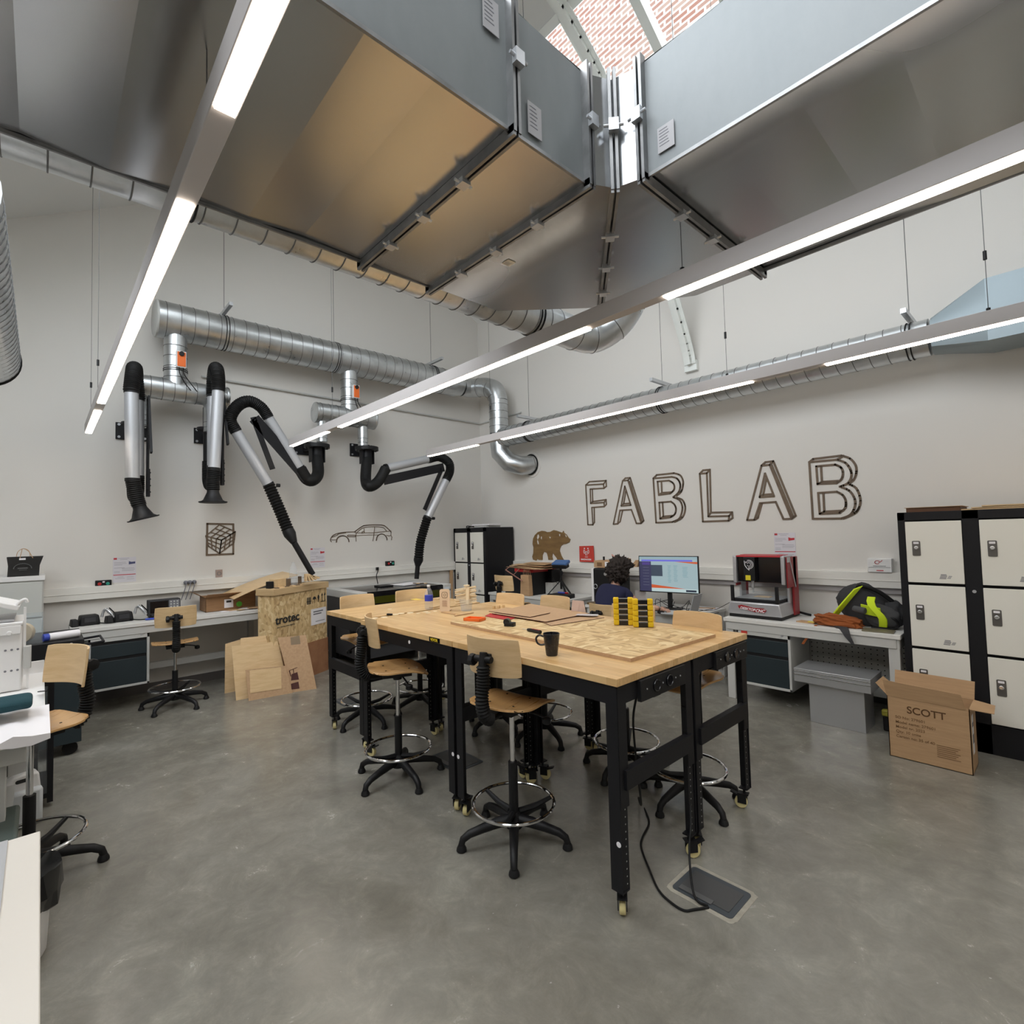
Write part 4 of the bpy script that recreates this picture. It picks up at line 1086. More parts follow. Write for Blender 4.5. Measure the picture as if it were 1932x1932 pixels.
# things on the crate
b = MB(); 
rz_ = math.atan2(ex.y, ex.x); RZ_ = Matrix.Rotation(rz_, 3, 'Z')
for i in range(4):
    b = MB(); b.box(crp(.13+.045*i, -.11, zc_+.051), (.042, .085, .10), RZ_); tag1(b, 'wood_block', PLY, 'pale wood block standing in the row on top of the crate', 'block', 'row of wood blocks on the crate', .003)
b = MB(); b.box(crp(.33, -.11, zc_+.046), (.07, .085, .09), RZ_); tag1(b, 'wood_block', LASERWOOD, 'brown wood block at the right of the row on top of the crate', 'block', bev=.003)
b = MB(); b.box(crp(.075, -.11, zc_+.041), (.05, .07, .08), RZ_); tag1(b, 'black_box', BLACKP, 'small black box left of the wood blocks on the crate', 'box', bev=.004)
def bottle(name, loc, h, r, label, m, capm=None, band=None):
    t = thing(name, label, 'bottle', loc)
    b = MB(); b.lathe([(0, 0), (r*.92, 0), (r, .008), (r, h*.62), (r*.97, h*.68), (r*.55, h*.83), (r*.36, h*.88), (r*.36, h*.94)], seg=24); b.build('body', m, t)
    if capm: b = MB(); b.cyl((0, 0, h*.93), (0, 0, h), r*.42, seg=20); b.build('cap', capm, t)
    if band: b = MB(); b.lathe([(r+.0008, h*.34), (r+.0008, h*.58)], seg=24); bm_ = b.build('label_band', band, t)
    return t
bottle('glass_bottle', crp(.44, -.10, zc_+.001), .30, .045, 'clear bottle standing on the crate beside the extraction nozzle', PETP)
b = MB(); b.box(crp(.55, -.10, zc_+.05), (.03, .03, .10), RZ_); tag1(b, 'wood_peg', LASERWOOD, 'small reddish wood peg right of the bottle on the crate', 'peg')
for i in range(6):
    b = MB(); b.box(crp(.10+.085*i, -.035-.01*(i % 3), zc_+.005), (.07, .04, .008), Matrix.Rotation(i*1.1, 3, 'Z')); tag1(b, 'wood_scrap', PLY if i % 2 else LASERWOOD, 'thin wood scrap lying on the front edge of the crate lid', 'scrap', 'wood scraps on the crate')
b = MB(); n0 = PX(586, 1086, -6.30)
for k in range(5): b.box(n0 + V((.0, .03*(k-2), -.02)), (.05, .02, .09), Matrix.Rotation(.3*k, 3, 'X'))
tag1(b, 'wood_jig', PLY, 'little pale wood jig around the nozzle on top of the crate', 'jig')
# pale sheet lying over the cardboard box and the crate
g = [[V((-6.62 - .28*j + .02*i, 1.66 + .085*i, 1.045 + .030*i - .0015*(i-4)**2 + .01*j)) for j in range(3)] for i in range(9)]
b = MB(); b.sheet(g, .006); tag1(b, 'thin_plywood_sheet', PLY, 'thin pale sheet lying slanted across the cardboard box and the crate lid', 'sheet', recalc=True)

# boards leaning in front of the crate
def leaner(name, pts, x_off, m, label, t=.005, hole=None):
    """pts: foot-left, foot-right, top-right, top-left as pixels; boards stand on the floor and lean back"""
    a, c = PZ(*pts[0], 0), PZ(*pts[1], 0)
    a.x += x_off + .07; c.x += x_off + .07
    d = (c-a).normalized(); back = V((-d.y, d.x, 0)); back = back if back.x < 0 else -back
    def hit(p):   # plane leaning back by about 12 degrees
        n = (back*.0 + d.cross(V((0, 0, 1)) + back*.22)).normalized(); r = ray(*p); tt = (a-EYE).dot(n)/r.dot(n); return EYE + r*tt
    P = [a, c] + [hit(p) for p in pts[2:]]
    n = (P[1]-P[0]).cross(P[-1]-P[0]).normalized()
    b = MB(); A = [b.bm.verts.new(p) for p in P]; Bq = [b.bm.verts.new(p - n*t) for p in P]
    b._f(A); b._f(Bq[::-1])
    for i in range(len(P)): b._f([A[i], Bq[i], Bq[(i+1) % len(P)], A[(i+1) % len(P)]])
    o = b.build(name, m); tag(o, label, 'board', 'boards leaning on the crate')
    def at_(p, off): q = hit(p); return q + n*off
    return o, at_, n
leaner('leaning_board', [(427, 1311), (500, 1296), (486, 1201), (455, 1206), (425, 1215)], -.14, PLY, 'rear plywood sheet at the left of the leaning boards', .006)
o, at_, n = leaner('leaning_board', [(455, 1318), (545, 1300), (525, 1207), (512, 1207), (511, 1198), (454, 1204), (454, 1218), (437, 1220)], -.07, PLY, 'tall pale plywood sheet with notched top among the leaning boards')
o, at_, n = leaner('leaning_board', [(442, 1319), (541, 1301), (524, 1210), (437, 1219)], .0, PLY, 'largest pale plywood sheet, front left of the leaning boards')
o, at_, n = leaner('leaning_board', [(545, 1303), (591, 1296), (577, 1198), (524, 1203)], .03, MDF, 'brown board with a square cut-out near its top, right of the leaning boards')
b = MB(); b.quad(at_((548, 1203), .002), at_((549, 1217), .002), at_((567, 1215), .002), at_((565, 1199), .002)); b.build('square_cutout', mat('cutout_shade', (.26, .19, .12), .8), o)
b = MB()
for (p, q, w) in (((546, 1265), (561, 1259), .006), ((553, 1262), (555, 1274), .006), ((546, 1265), (549, 1276), .012)):
    A, Cq = at_(p, .002), at_(q, .002); b.bar(A, Cq, w, .003)
b.quad(at_((550, 1272), .002), at_((549, 1284), .002), at_((564, 1282), .002), at_((561, 1268), .002)); b.quad(at_((549, 1290), .002), at_((550, 1301), .002), at_((565, 1299), .002), at_((563, 1286), .002)); b.build('burnt_cutout', MDFEDGE, o)
o, at_, n = leaner('leaning_board', [(463, 1318), (545, 1303), (538, 1256), (463, 1264)], .05, MDF, 'small board frame with a paler panel inside, in front of the leaning boards')
b = MB(); b.quad(at_((471, 1265), .004), at_((472, 1308), .004), at_((531, 1299), .004), at_((530, 1259), .004)); b.build('pale_panel', PLY, o)

# cardboard box on the left bench
zb = .876
cb = thing('cardboard_box', 'open brown cardboard box with a green dot, on the left wall bench', 'box')
a, c = V((-6.84, PX(388, 1150, -6.84).y, zb+.001)), V((-6.84, PX(482, 1150, -6.84).y, zb+.001)); d = c-a; yaw = math.atan2(d.y, d.x); w = d.length; Mb = frame(a, d, (0, 0, 1))
b = MB()
for pts, z0, z1 in ((((0, 0), (w, 0), (w, .17), (0, .17)), -.004, 0), (((0, 0), (w, 0), (w, .17), (0, .17)), -.30, -.296), (((0, 0), (.004, 0), (.004, .17), (0, .17)), -.30, 0), (((w-.004, 0), (w, 0), (w, .17), (w-.004, .17)), -.30, 0), (((0, 0), (w, 0), (w, .004), (0, .004)), -.30, 0)): b.prism(pts, z0, z1, Mb)
b.build('carton', CARDD, cb)
b = MB(); b.sheet([[Mb @ V((w*i/4, .17 + .02*j, .0 + .045*j)) for j in range(3)] for i in range(5)], .004); b.build('front_flap', CARDD, cb, recalc=True)
b = MB(); b.sheet([[Mb @ V((-.05*j, .17 + .03*j, -.30 + .30*i/3)) for j in range(3)] for i in range(4)], .004); b.build('side_flap', CARDD, cb, recalc=True)
b = MB(); b.prism([(w*.36, .03), (w*.54, .03), (w*.54, .13), (w*.36, .13)], .001, .002, Mb); b.build('white_label', PAPER, cb)
b = MB(); b.prism([(w*.40, .09), (w*.50, .09), (w*.50, .115), (w*.40, .115)], .002, .003, Mb); b.build('label_code', INKB, cb)
b = MB(); b.prism([(w*.66+.032*math.cos(k*PI/8), .06+.032*math.sin(k*PI/8)) for k in range(16)], .001, .002, Mb); b.build('green_dot', mat('green_sticker', (.12, .55, .05), .6), cb)
for i in range(5):
    p = PX(430 + 12*i, 1147, -6.73); p.z = zb; b = MB(); b.box(p + V((-.03*(i % 2), 0, .004+.003*i)), (.12, .16, .004), Matrix.Rotation(.3*i, 3, 'Z')); tag1(b, 'paper_scrap', [PAPER, MDF, PLY, PAPER, MDF][i], 'flat scrap in the loose pile in front of the cardboard box', 'scrap', 'scraps before the cardboard box')
# oscilloscope
o0 = PZ(318, 1152, zb)
os_ = thing('oscilloscope', 'dark grey oscilloscope with a screen and rows of buttons on the left bench', 'oscilloscope', (-6.88, PX(311, 1150, -6.88).y, zb), .0)
b = MB(); b.b2((-.14, -.15, .012), (0, .15, .19)); b.build('case', CHARC, os_, bev=.006)
b = MB(); b.b2((0, -.135, .05), (.003, .03, .175)); b.build('screen', BLACKG, os_)
b = MB(); b.b2((0, .04, .03), (.003, .14, .18)); kp = b.build('button_panel', INK, os_)
for i in range(3):
    for j in range(5):
        b = MB(); b.cyl((.003, .058+.03*i, .05+.028*j), (.009, .058+.03*i, .05+.028*j), .008, seg=10); b.build('button', GREYM, kp)
for s in (-1, 1):
    b = MB(); b.b2((-.10, s*.12-.02, 0), (-.02, s*.12+.02, .012)); b.build('foot', RUBBER, os_)
for px, py, nm, m in ((285, 1168, 'blue marker lying beside the oscilloscope', mat('blue_marker', (.02, .06, .45), .4)), (296, 1165, 'red marker lying beside the oscilloscope', REDP)):
    p = PX(px, py, -6.72); p.z = zb; b = MB(); b.cyl(p + V((0, -.05, .012)), p + V((.01, .04, .012)), .010); b.cyl(p + V((.01, .04, .012)), p + V((.012, .075, .012)), .011); tag1(b, 'marker_pen', m, nm, 'pen')
# soldering stations
def station(px, py, label):
    p = PX(px, py, -6.86); t = thing('soldering_station', label, 'soldering station', (-6.90, p.y, zb), .1)
    b = MB(); b.box((0, 0, .05), (.17, .17, .10), taper=.85); b.build('power_unit', BLACKP, t, bev=.012)
    b = MB(); b.box((.075, 0, .055), (.012, .09, .05), Matrix.Rotation(-.15, 3, 'Y')); b.build('front_panel', CHARC, t, bev=.002)
    b = MB(); b.box((.02, -.12, .035), (.15, .06, .07), taper=.8); b.build('sponge_tray', BLACKP, t, bev=.008)
    b = MB(); b.tube(cr([(-.02, .11, .06), (-.02, .13, .13), (.03, .16, .12), (.05, .20, .05)], 6), .012, 10)
    for k in range(6): b.ring((.0+.01*k, .14+.009*k, .14-.012*k), .017, .003, axis=(.3, .6, -.4), seg=16, rs=5)
    b.build('iron_holder', STEEL, t)
    b = MB(); b.tube(cr([(.08, .05, .02), (.14, .12, .01), (.10, .22, .008), (.02, .24, .05), (-.02, .17, .15)], 6), .006, 6); b.build('iron_cable', RUBBER, t)
station(168, 1176, 'left of the two black soldering stations on the left wall bench')
station(232, 1168, 'right of the two black soldering stations, nearer the oscilloscope')

# =====================================================================
# FAR LEFT CORNER
# =====================================================================
cab = thing('tall_cabinet', 'tall white grey cabinet at the left edge with the black paper bag on top', 'cabinet', (-6.92, -.30, 0))
b = MB(); b.b2((-.27, -.42, 0), (.21, .325, 1.37)); b.build('carcass', GREYM, cab, bev=.003)
b = MB(); b.b2((-.28, -.43, 1.37), (.225, .335, 1.415)); b.build('top_panel', WHITEP, cab, bev=.004)
for z0, z1 in ((1.02, 1.362), (.82, 1.01), (.10, .81)):
    b = MB(); b.b2((.21, -.41, z0+.004), (.226, .315, z1-.004)); b.build('drawer_front', mat('cabinet_front', (.56, .57, .54), .5), cab, bev=.003)
# black paper bag
bg = thing('paper_bag', 'black paper bag with a pale arc emblem and twisted handles on the tall cabinet', 'bag', (-6.86, -.105, 1.416), .0)
b = MB()
lo = [(-.10, -.125), (.10, -.125), (.10, .095), (-.10, .095)]; hi = [(-.11, -.13), (.11, -.13), (.11, .125), (-.11, .125)]
A = [b.bm.verts.new((x, y, 0)) for x, y in lo]; m_ = [b.bm.verts.new((x*1.05, y+.005, .1)) for x, y in lo]; Bq = [b.bm.verts.new((x, y, .185)) for x, y in hi]
b._f(A[::-1])
for P, Q in ((A, m_), (m_, Bq)):
    for i in range(4): b._f([P[i], P[(i+1) % 4], Q[(i+1) % 4], Q[i]])
b._f(Bq); b.build('bag', mat('black_paper', (.012, .011, .010), .6), bg)
for xo in (-.09, .112):
    b = MB(); b.tube(cr([(xo, -.07+(.03 if xo > 0 else 0), .17), (xo, -.06+(.03 if xo > 0 else 0), .23), (xo, -.02, .262), (xo, .02, .235), (xo, .03+(.02 if xo > 0 else 0), .17)], 6), .003, 6); b.build('handle', MDF, bg)
b = MB(); b.b2((.113, -.045, .155), (.115, .0, .173)); b.build('tag', PAPER, bg)
b = MB(); EM = mat('emblem_grey', (.12, .12, .12), .6)
arc = [V((.1135, -.02 + .062*math.cos(a), .075 + .045*math.sin(a))) for a in [PI*k/12 for k in range(13)]]
b.stroke(arc, .007, .001, (1, 0, 0)); b.b2((.1135, -.055, .072), (.1145, .015, .082)); b.b2((.1135, -.045, .058), (.1145, .010, .063)); b.build('emblem', EM, bg)
# dark rolling cabinet
rc = thing('rolling_cabinet', 'black and slate rolling drawer cabinet behind the stool at the left edge', 'cabinet', (-5.84, .06, 0), 0)
b = MB(); b.b2((-.40, -.55, .10), (.30, .20, .90)); b.build('body', SLATE, rc, bev=.005)
b = MB(); b.b2((-.42, -.57, .78), (.32, .21, .93)); b.build('top_tray', BLACKP, rc, bev=.006)
b = MB(); b.tube([(.26, .20, .87), (.26, .34, .88), (-.10, .34, .88), (-.10, .20, .87)], .010, 8); b.build('push_handle', BLACKM, rc)
for x in (-.33, .24):
    for y in (-.48, .13):
        b = MB(); b.cyl((x-.015, y, .05), (x+.015, y, .05), .05); b.box((x, y, .095), (.07, .06, .02)); b.build('castor', RUBBER, rc)
for y in (.03, .13): b = MB(); b.cyl((.32, y, .90), (.328, y, .90), .010, seg=12); b.build('bolt', STEEL, rc)
b = MB(); b.cyl((-5.62, .055, .962), (-5.68, .245, .962), .031); tag1(b, 'paper_roll', PAPER, 'white paper roll with a blue wrapper end on the rolling cabinet', 'roll', bev=.004)
b = MB(); b.cyl((-5.608, .020, .962), (-5.618, .053, .962), .0305); tag1(b, 'tape_roll', mat('blue_wrapper', (.04, .07, .42), .5), 'small blue roll touching the left end of the white paper roll', 'roll', bev=.002)
# clear acrylic panel box on the cabinet
ab = thing('acrylic_box', 'clear acrylic box with glinting edges between the white machine and the paper roll', 'box', (-5.0, -.22, .965))
for a, c in (((-.12, -.12, 0), (.12, -.115, .22)), ((-.12, .085, 0), (.12, .09, .22)), ((.115, -.12, 0), (.12, .09, .22)), ((-.12, -.12, 0), (-.115, .09, .22))):
    b = MB(); b.b2(a, c); b.build('clear_panel', ACRYL, ab)
ab.location = (-5.70, -.07, .931)
b = MB(); b.lathe([(.02, 0), (.075, .0), (.08, .02), (.075, .04), (.02, .04)], (-5.70, -.09, 1.013), Matrix.Rotation(PI/2, 3, 'Y') @ Matrix.Rotation(.5, 3, 'X'), 24); tag1(b, 'filament_spool', mat('tan_spool', (.62, .48, .32), .5), 'tan spool standing inside the clear acrylic box', 'spool')

# white machine at the left edge
wm = thing('vacuum_forming_machine', 'white machine with hinged lid and side arms on the white desk, left edge', 'machine', (-4.20, -.24, .0))
b = MB(); b.b2((-.42, -.46, .86), (.0, .165, 1.235)); b.build('body', WHITEP, wm, bev=.01)
b = MB(); b.b2((-.44, -.48, 1.24), (.02, .168, 1.258)); b.build('rim', WHITEP, wm, bev=.004)
b = MB(); b.b2((-.40, -.44, 1.262), (-.02, .13, 1.275)); b.build('steel_deck', STEEL, wm)
b = MB(); b.bar((.0, -.34, 1.56), (-.02, .155, 1.345), .38, .028, (0, .4, 1)); 
b.bm.free(); b = MB(); b.bar((-.21, -.36, 1.52), (-.21, .15, 1.335), .40, .03, (0, .35, 1)); b.build('lid', WHITEP, wm, bev=.006)
b = MB(); b.bar((-.02, .175, 1.06), (-.02, .175, 1.34), .012, .02, (1, 0, 0)); b.bar((-.02, .172, 1.26), (-.02, .150, 1.20), .012, .016, (1, 0, 0)); b.tube(cr([(-.02, .13, 1.33), (-.02, .15, 1.37), (-.02, .175, 1.385), (-.02, .185, 1.365)], 4), .009, 8); b.build('hinge_arm', WHITEP, wm)
b = MB(); b.b2((-.05, .170, .98), (.0, .205, 1.11)); b.build('slider_block', GREYM, wm, bev=.004)
b = MB(); b.b2((-.045, .183, .86), (-.02, .195, .98)); b.build('guide_rail', WHITEP, wm)
b = MB(); b.box((.012, .11, 1.215), (.02, .10, .05)); b.cyl((.0, .11, 1.20), (.028, .11, 1.20), .012); b.build('latch', WHITEP, wm, bev=.003)
for zz in (1.10, .98):
    for k in range(3):
        b = MB(); b.cyl((.0, .095+.026*k, zz), (.002, .095+.026*k, zz), .006, seg=10); b.build('vent_hole', INK, wm)
# white desk that carries it
wd_ = thing('white_desk', 'white desk at the left edge with crumpled sheets and a tray on it', 'desk', (-3.60, -.45, 0))
b = MB(); b.b2((-1.15, -.55, .82), (.43, .46, .85)); b.build('desktop', WHITEP, wd_, bev=.004)
b = MB(); b.b2((-.90, .38, .73), (.36, .41, .82)); b.b2((.33, -.5, .73), (.37, .41, .82)); b.build('apron', GREYM, wd_, bev=.003)
for x, y in ((.28, .30), (-.86, .36), (.30, -.5), (-.86, -.5)):
    b = MB(); b.box((x, y, .37), (.07, .09, .74)); b.build('leg', GREYM, wd_, bev=.004)
b = MB(); b.b2((-.85, -.5, .25), (.28, .35, .27)); b.build('lower_shelf', GREYM, wd_)
ty = thing('white_tray', 'white shallow tray behind the crumpled sheet on the white desk', 'tray', (-4.10, -.10, .851))
b = MB(); b.b2((-.60, -.15, 0), (.50, .125, .006))
for a, c in (((-.60, -.15, 0), (.50, -.144, .02)), ((-.60, .119, 0), (.50, .125, .015)), ((-.60, -.15, 0), (-.594, .125, .085)), ((.494, -.15, 0), (.50, .125, .02))): b.b2(a, c)
b.build('tray', WHITEP, ty, bev=.003)
b = MB(); b.bar((-4.0, .00, .875), (-3.84, .03, .905), .012, .006); tag1(b, 'dark_strip', BLACKP, 'short dark strip leaning in the white tray', 'strip')
# crumpled white sheet hanging over the front of the desk
rnd = random.Random(5)
g = [[V((-3.60 + .0755*min(i, 6) + .003*i, -.62 + .66*j/11, (.862 if i < 7 else .825) + .016*noise.noise(V((i*.9, j*.8, 3))) + (.012 if (i+j) % 3 == 0 else 0) + (.02 if i == 0 else 0))) for j in range(12)] for i in range(8)]
b = MB(); b.sheet(g, .003); o = tag1(b, 'crumpled_sheet', PAPER, 'crumpled white sheet lying along the front of the white desk', 'sheet', recalc=True)
cl = thing('teal_cloth', 'folded dark teal cloth on the crumpled sheet at the left edge', 'cloth', (-3.50, -.10, .885))
b = MB(); g = [[V((-.08 + .16*i/6, -.30 + .38*j/10, .045 + .028*math.sin(i*PI/6) + .010*noise.noise(V((i*.6, j*.5, 1))))) for j in range(11)] for i in range(7)]
b.sheet(g, .045); o = b.build('folds', TEAL, cl, recalc=True); m1 = o.modifiers.new('s', 'SUBSURF'); m1.levels = 2; m1.render_levels = 2
# jug, storage box, dark frame under the desk
jg = thing('plastic_jug', 'white translucent plastic jug with a tap on the floor under the desk', 'jug', (-4.43, -.075, 0), .2)
JM = mat('jug_plastic', (.62, .65, .67), .35)
b = MB(); b.b2((-.08, -.14, 0), (.08, .09, .22)); b.build('body', JM, jg, bev=.02)
b = MB(); b.prism([(-.13, .20), (.085, .20), (.075, .30), (.03, .315), (-.05, .305), (-.10, .25)], -.05, .05, frame((0, 0, 0), (0, 1, 0), (0, 0, 1))); b.build('handle_top', WHITEP, jg, bev=.012)
b = MB(); b.prism([(x, y+.275) for x, y in rrect(.07, .022, .010)], .0505, .052, frame((0, 0, 0), (0, 1, 0), (0, 0, 1))); b.build('grip_hole', INKB, jg)
b = MB(); b.cyl((.08, -.07, .05), (.13, -.07, .05), .015); b.cyl((.12, -.07, .03), (.12, -.07, .08), .010); b.build('tap', WHITEP, jg)
ft = thing('dark_frame_cart', 'black framed cart with clear sides under the white desk, behind the jug', 'cart', (-4.82, -.10, 0))
for x in (-.22, .22):
    for y in (-.25, .16):
        b = MB(); b.box((x, y, .42), (.03, .03, .78)); b.build('post', BLACKM, ft)
b = MB(); b.b2((-.23, -.26, .78), (.23, .17, .81)); b.b2((-.23, -.26, .06), (.23, .17, .09)); b.b2((-.15, -.2, .15), (.1, .1, .7)); b.build('shelf', BLACKP, ft)
b = MB(); b.b2((.225, -.24, .09), (.229, .15, .78)); b.build('clear_side', ACRYL, ft)
# foreground white table corner
tb = thing('white_table', 'white table edge in the bottom left corner of the view', 'table', (-1.55, -.35, 0))
b = MB(); b.b2((-.70, -.55, .775), (1.30, .358, .80)); b.build('tabletop', mat('ivory_top', (.74, .70, .64), .4), tb, bev=.003)
for x, y in ((-.62, -.30), (1.22, .30), (-.62, -.48), (1.22, -.48)):
    b = MB(); b.box((x, y, .387), (.05, .05, .775)); b.build('leg', GREYM, tb, bev=.003)
b = MB(); b.b2((-2.24, -.40, .801), (-1.45, -.065, .806)); tag1(b, 'grey_mat', ALU, 'grey metal plate lying on the white table in the bottom left corner', 'plate')
gb = thing('waste_bin', 'white waste bin with a black bag hanging out, beside the white table', 'bin', (-3.02, -.085, 0))
b = MB(); b.lathe([(.0, 0), (.115, 0), (.12, .01), (.135, .28), (.14, .285), (.132, .285), (.112, .015), (0, .012)], seg=32); b.build('bucket', WHITEP, gb)
b = MB(); prof = [(.10, .31), (.155, .345), (.165, .26), (.150, .21), (.142, .20)]
b.lathe(prof, seg=40)
for v in b.bm.verts: 
    k = noise.noise(v.co*14); v.co += V((v.co.x, v.co.y, 0)).normalized()*k*.035 + V((0, 0, noise.noise(v.co*9+V((5, 0, 0)))*.03))
b.build('bag_liner', mat('black_bag_film', (.010, .010, .010), .25), gb, ang=10)
gs = thing('storage_box', 'grey green lidded storage box on the floor between the desks at the left edge', 'box', (-3.25, -.23, 0))
b = MB(); b.b2((-.20, -.15, 0), (.20, .165, .44)); b.build('box', JM, gs, bev=.02)
b = MB(); b.b2((-.21, -.16, .44), (.21, .17, .475)); b.build('lid', mat('green_grey_lid', (.10, .13, .12), .5), gs, bev=.015)

# =====================================================================
# THINGS ON THE MIDDLE WORKBENCHES
# =====================================================================
T = TH + .0005
a, c, e, f_ = PZ(848, 1174, 1.065), PZ(1192, 1246, 1.065), PZ(1352, 1198, 1.065), PZ(1050, 1150, 1.065)
b = MB(); b.prism([(-3.10, 2.215), (-1.50, 2.155), (-1.465, 2.98), (-3.06, 3.02)], T, T+.018)
o = tag1(b, 'strand_board', OSB, 'large strand board panel lying on the workbenches under the tools', 'board')
o.data.materials.append(MDF)
for p in o.data.polygons:
    if abs(p.normal.z) < .5: p.material_index = 1
ZO = T + .0185
def sheet_(pts, z, t, m, label, name='fibreboard_sheet', group=None):
    b = MB(); b.prism([(PZ(*p, z).x, PZ(*p, z).y) for p in pts], z-t, z); o = tag1(b, name, m, label, 'board', group)
    if m is MDF:
        o.data.materials.append(MDFEDGE)
        for p in o.data.polygons:
            if abs(p.normal.z) < .5: p.material_index = 1
    return o
sheet_([(1040, 1180), (1140, 1165), (1105, 1157), (1000, 1165)], ZO+.004, .0035, MDF, 'lowest brown sheet, its corner sticking out towards the yellow stacks')
sheet_([(928, 1157), (1030, 1173), (1112, 1157), (1000, 1139)], ZO+.012, .0035, MDF, 'large brown fibreboard sheet in the middle of the stack on the strand board')
sheet_([(922, 1153), (1000, 1164), (1038, 1156), (955, 1146)], ZO+.019, .0035, MDF, 'small brown sheet lying on top of the stack on the strand board')
sheet_([(915, 1162), (960, 1170), (975, 1164), (925, 1157)], ZO+.0045, .003, REDP, 'dark red sheet sticking out under the stack of brown sheets', 'red_sheet')
b = MB(); p = PZ(1108, 1160, ZO+.016); b.box(p + V((.0, 0, 0)), (.16, .07, .002), Matrix.Rotation(.5, 3, 'Z')); tag1(b, 'plastic_film', mat('film_strip', (.62, .60, .62), .2), 'shiny film strip on the right corner of the brown sheets', 'film')
# mug
p = PZ(1039, 1238, T); mg = thing('coffee_mug', 'tapered black mug with a handle on the nearest workbench', 'mug', (p.x-.01, p.y+.02, T))
b = MB(); MUGM = mat('black_glaze', (.012, .013, .017), .28)
b.lathe([(0, 0), (.029, 0), (.031, .004), (.037, .055), (.0385, .060), (.044, .112), (.0445, .116), (.041, .116), (.037, .06), (.028, .008), (0, .007)], seg=32); b.build('body', MUGM, mg)
b = MB(); hd = [(-.042, 0, .098), (-.066, 0, .104), (-.082, 0, .088), (-.076, 0, .064), (-.058, 0, .054), (-.037, 0, .056)]
b.tube(cr([(x*.80, x*.60, z) for x, _, z in hd], 6), .0055, 8); b.build('handle', MUGM, mg)
# yellow and black stacks
def stack(px, py, label, rz):
    p = PZ(px, py, ZO); t = thing('roller_stack', label, 'roller stack', (p.x, p.y+.03, ZO), rz)
    for i in range(5):
        z = .019 + .0365*i
        for s in (-1, 1):
            b = MB(); b.box((s*.047, 0, z), (.036, .055, .0355)); b.build('yellow_block', YELLOW, t, bev=.006)
        b = MB(); b.box((0, 0, z-.002), (.060, .046, .027)); b.build('black_spacer', BLACKG, t)
    return t
stack(1172, 1180, 'left one of the two stacks of yellow and black blocks on the strand board', .62)
stack(1209, 1184, 'right one of the two stacks of yellow and black blocks on the strand board', .62)
# tape holder, craft knife, orange tray
p = PZ(958, 1182, ZO); tp = thing('tape_holder', 'small black tape holder on the strand board', 'tape holder', (p.x, p.y+.02, ZO), .4)
b = MB(); b.box((0, 0, .013), (.07, .045, .026)); b.cyl((-.02, -.02, .028), (-.02, .02, .028), .022); b.build('holder', BLACKP, tp, bev=.003)
b = MB(); b.cyl((-.02, -.014, .028), (-.02, .014, .028), .0235); b.build('tape', mat('olive_tape', (.10, .11, .06), .4), tp)
A, B_ = PZ(986, 1189, ZO), PZ(1020, 1196, ZO); kn = thing('craft_knife', 'black and red craft knife lying on the strand board behind the mug', 'knife')
b = MB(); b.tube(cr([A.lerp(B_, .30) + V((0, 0, .010)), A.lerp(B_, .6) + V((0, 0, .012)), B_ + V((0, 0, .010))], 4), [.009, .010, .011, .011, .012, .012, .013, .013, .012], 8); b.build('grip', BLACKP, kn)
b = MB(); b.bar(A.lerp(B_, .55) + V((0, 0, .021)), A.lerp(B_, .95) + V((0, 0, .021)), .012, .004); b.build('red_insert', REDP, kn)
b = MB(); b.bar(A + V((0, 0, .010)), A.lerp(B_, .34) + V((0, 0, .010)), .008, .001); b.build('blade', STEEL, kn)
p = PZ(882, 1168, T+.015); ot = thing('orange_tray', 'small orange plastic tray at the left corner of the strand board', 'tray', (p.x, p.y, ZO), .35)
b = MB(); b.b2((-.07, -.045, 0), (.07, .045, .004))
for q1, q2 in (((-.07, -.045, 0), (.07, -.038, .022)), ((-.07, .038, 0), (.07, .045, .022)), ((-.07, -.045, 0), (-.063, .045, .022)), ((.063, -.045, 0), (.07, .045, .022))): b.b2(q1, q2)
b.build('tray', ORANGE, ot, bev=.003)
ot.location = (-3.00, 2.36, ZO)
# bottle, sign stand, cup with stick figure
p = PZ(804, 1150, T)
bottle('water_bottle', (p.x, p.y+.03, T), .215, .036, 'clear plastic water bottle with a blue label on the workbenches', PETP, WHITEP, mat('blue_label', (.03, .05, .42), .45))
p = PZ(836, 1154, T); ss = thing('wooden_sign_stand', 'small rounded wooden sign stand with an engraved camera emblem, next to the water bottle', 'sign', (p.x, p.y+.02, T), .72)
Ms = frame((0, 0, .095), (1, 0, 0), (0, 0, 1))
b = MB(); b.prism(rrect(.088, .19, .018), -.004, .004, Ms); b.box((0, .035, .004), (.08, .09, .008)); b.build('panel', mat('pale_plywood', (.72, .55, .38), .5), ss)
b = MB(); q = [Ms @ V((x*.6, y*.30+.040, .0042)) for x, y in rrect(.080, .165, .02)]
q = [Ms @ V((x, y+.045, .0042)) for x, y in rrect(.048, .048, .014)]
b.stroke(q, .004, .0008, (0, -1, 0), closed=True); b.stroke([Ms @ V((.010*math.cos(k*.524), .045+.010*math.sin(k*.524), .0042)) for k in range(12)], .003, .0008, (0, -1, 0), closed=True)
b.build('engraved_emblem', LASERWOOD, ss)
b = MB(); 
for i in range(6): b.prism([(-.022, -.052+.009*i), (.022-.004*(i % 2), -.052+.009*i), (.022-.004*(i % 2), -.049+.009*i), (-.022, -.049+.009*i)], .0042, .005, Ms)
b.build('engraved_lines', mat('engraved_brown', (.30, .15, .10), .6), ss)
p = PZ(880, 1152, T); cu = thing('clear_cup', 'clear plastic cup holding the model of wood sticks on the far workbench', 'cup', (p.x, p.y, T))
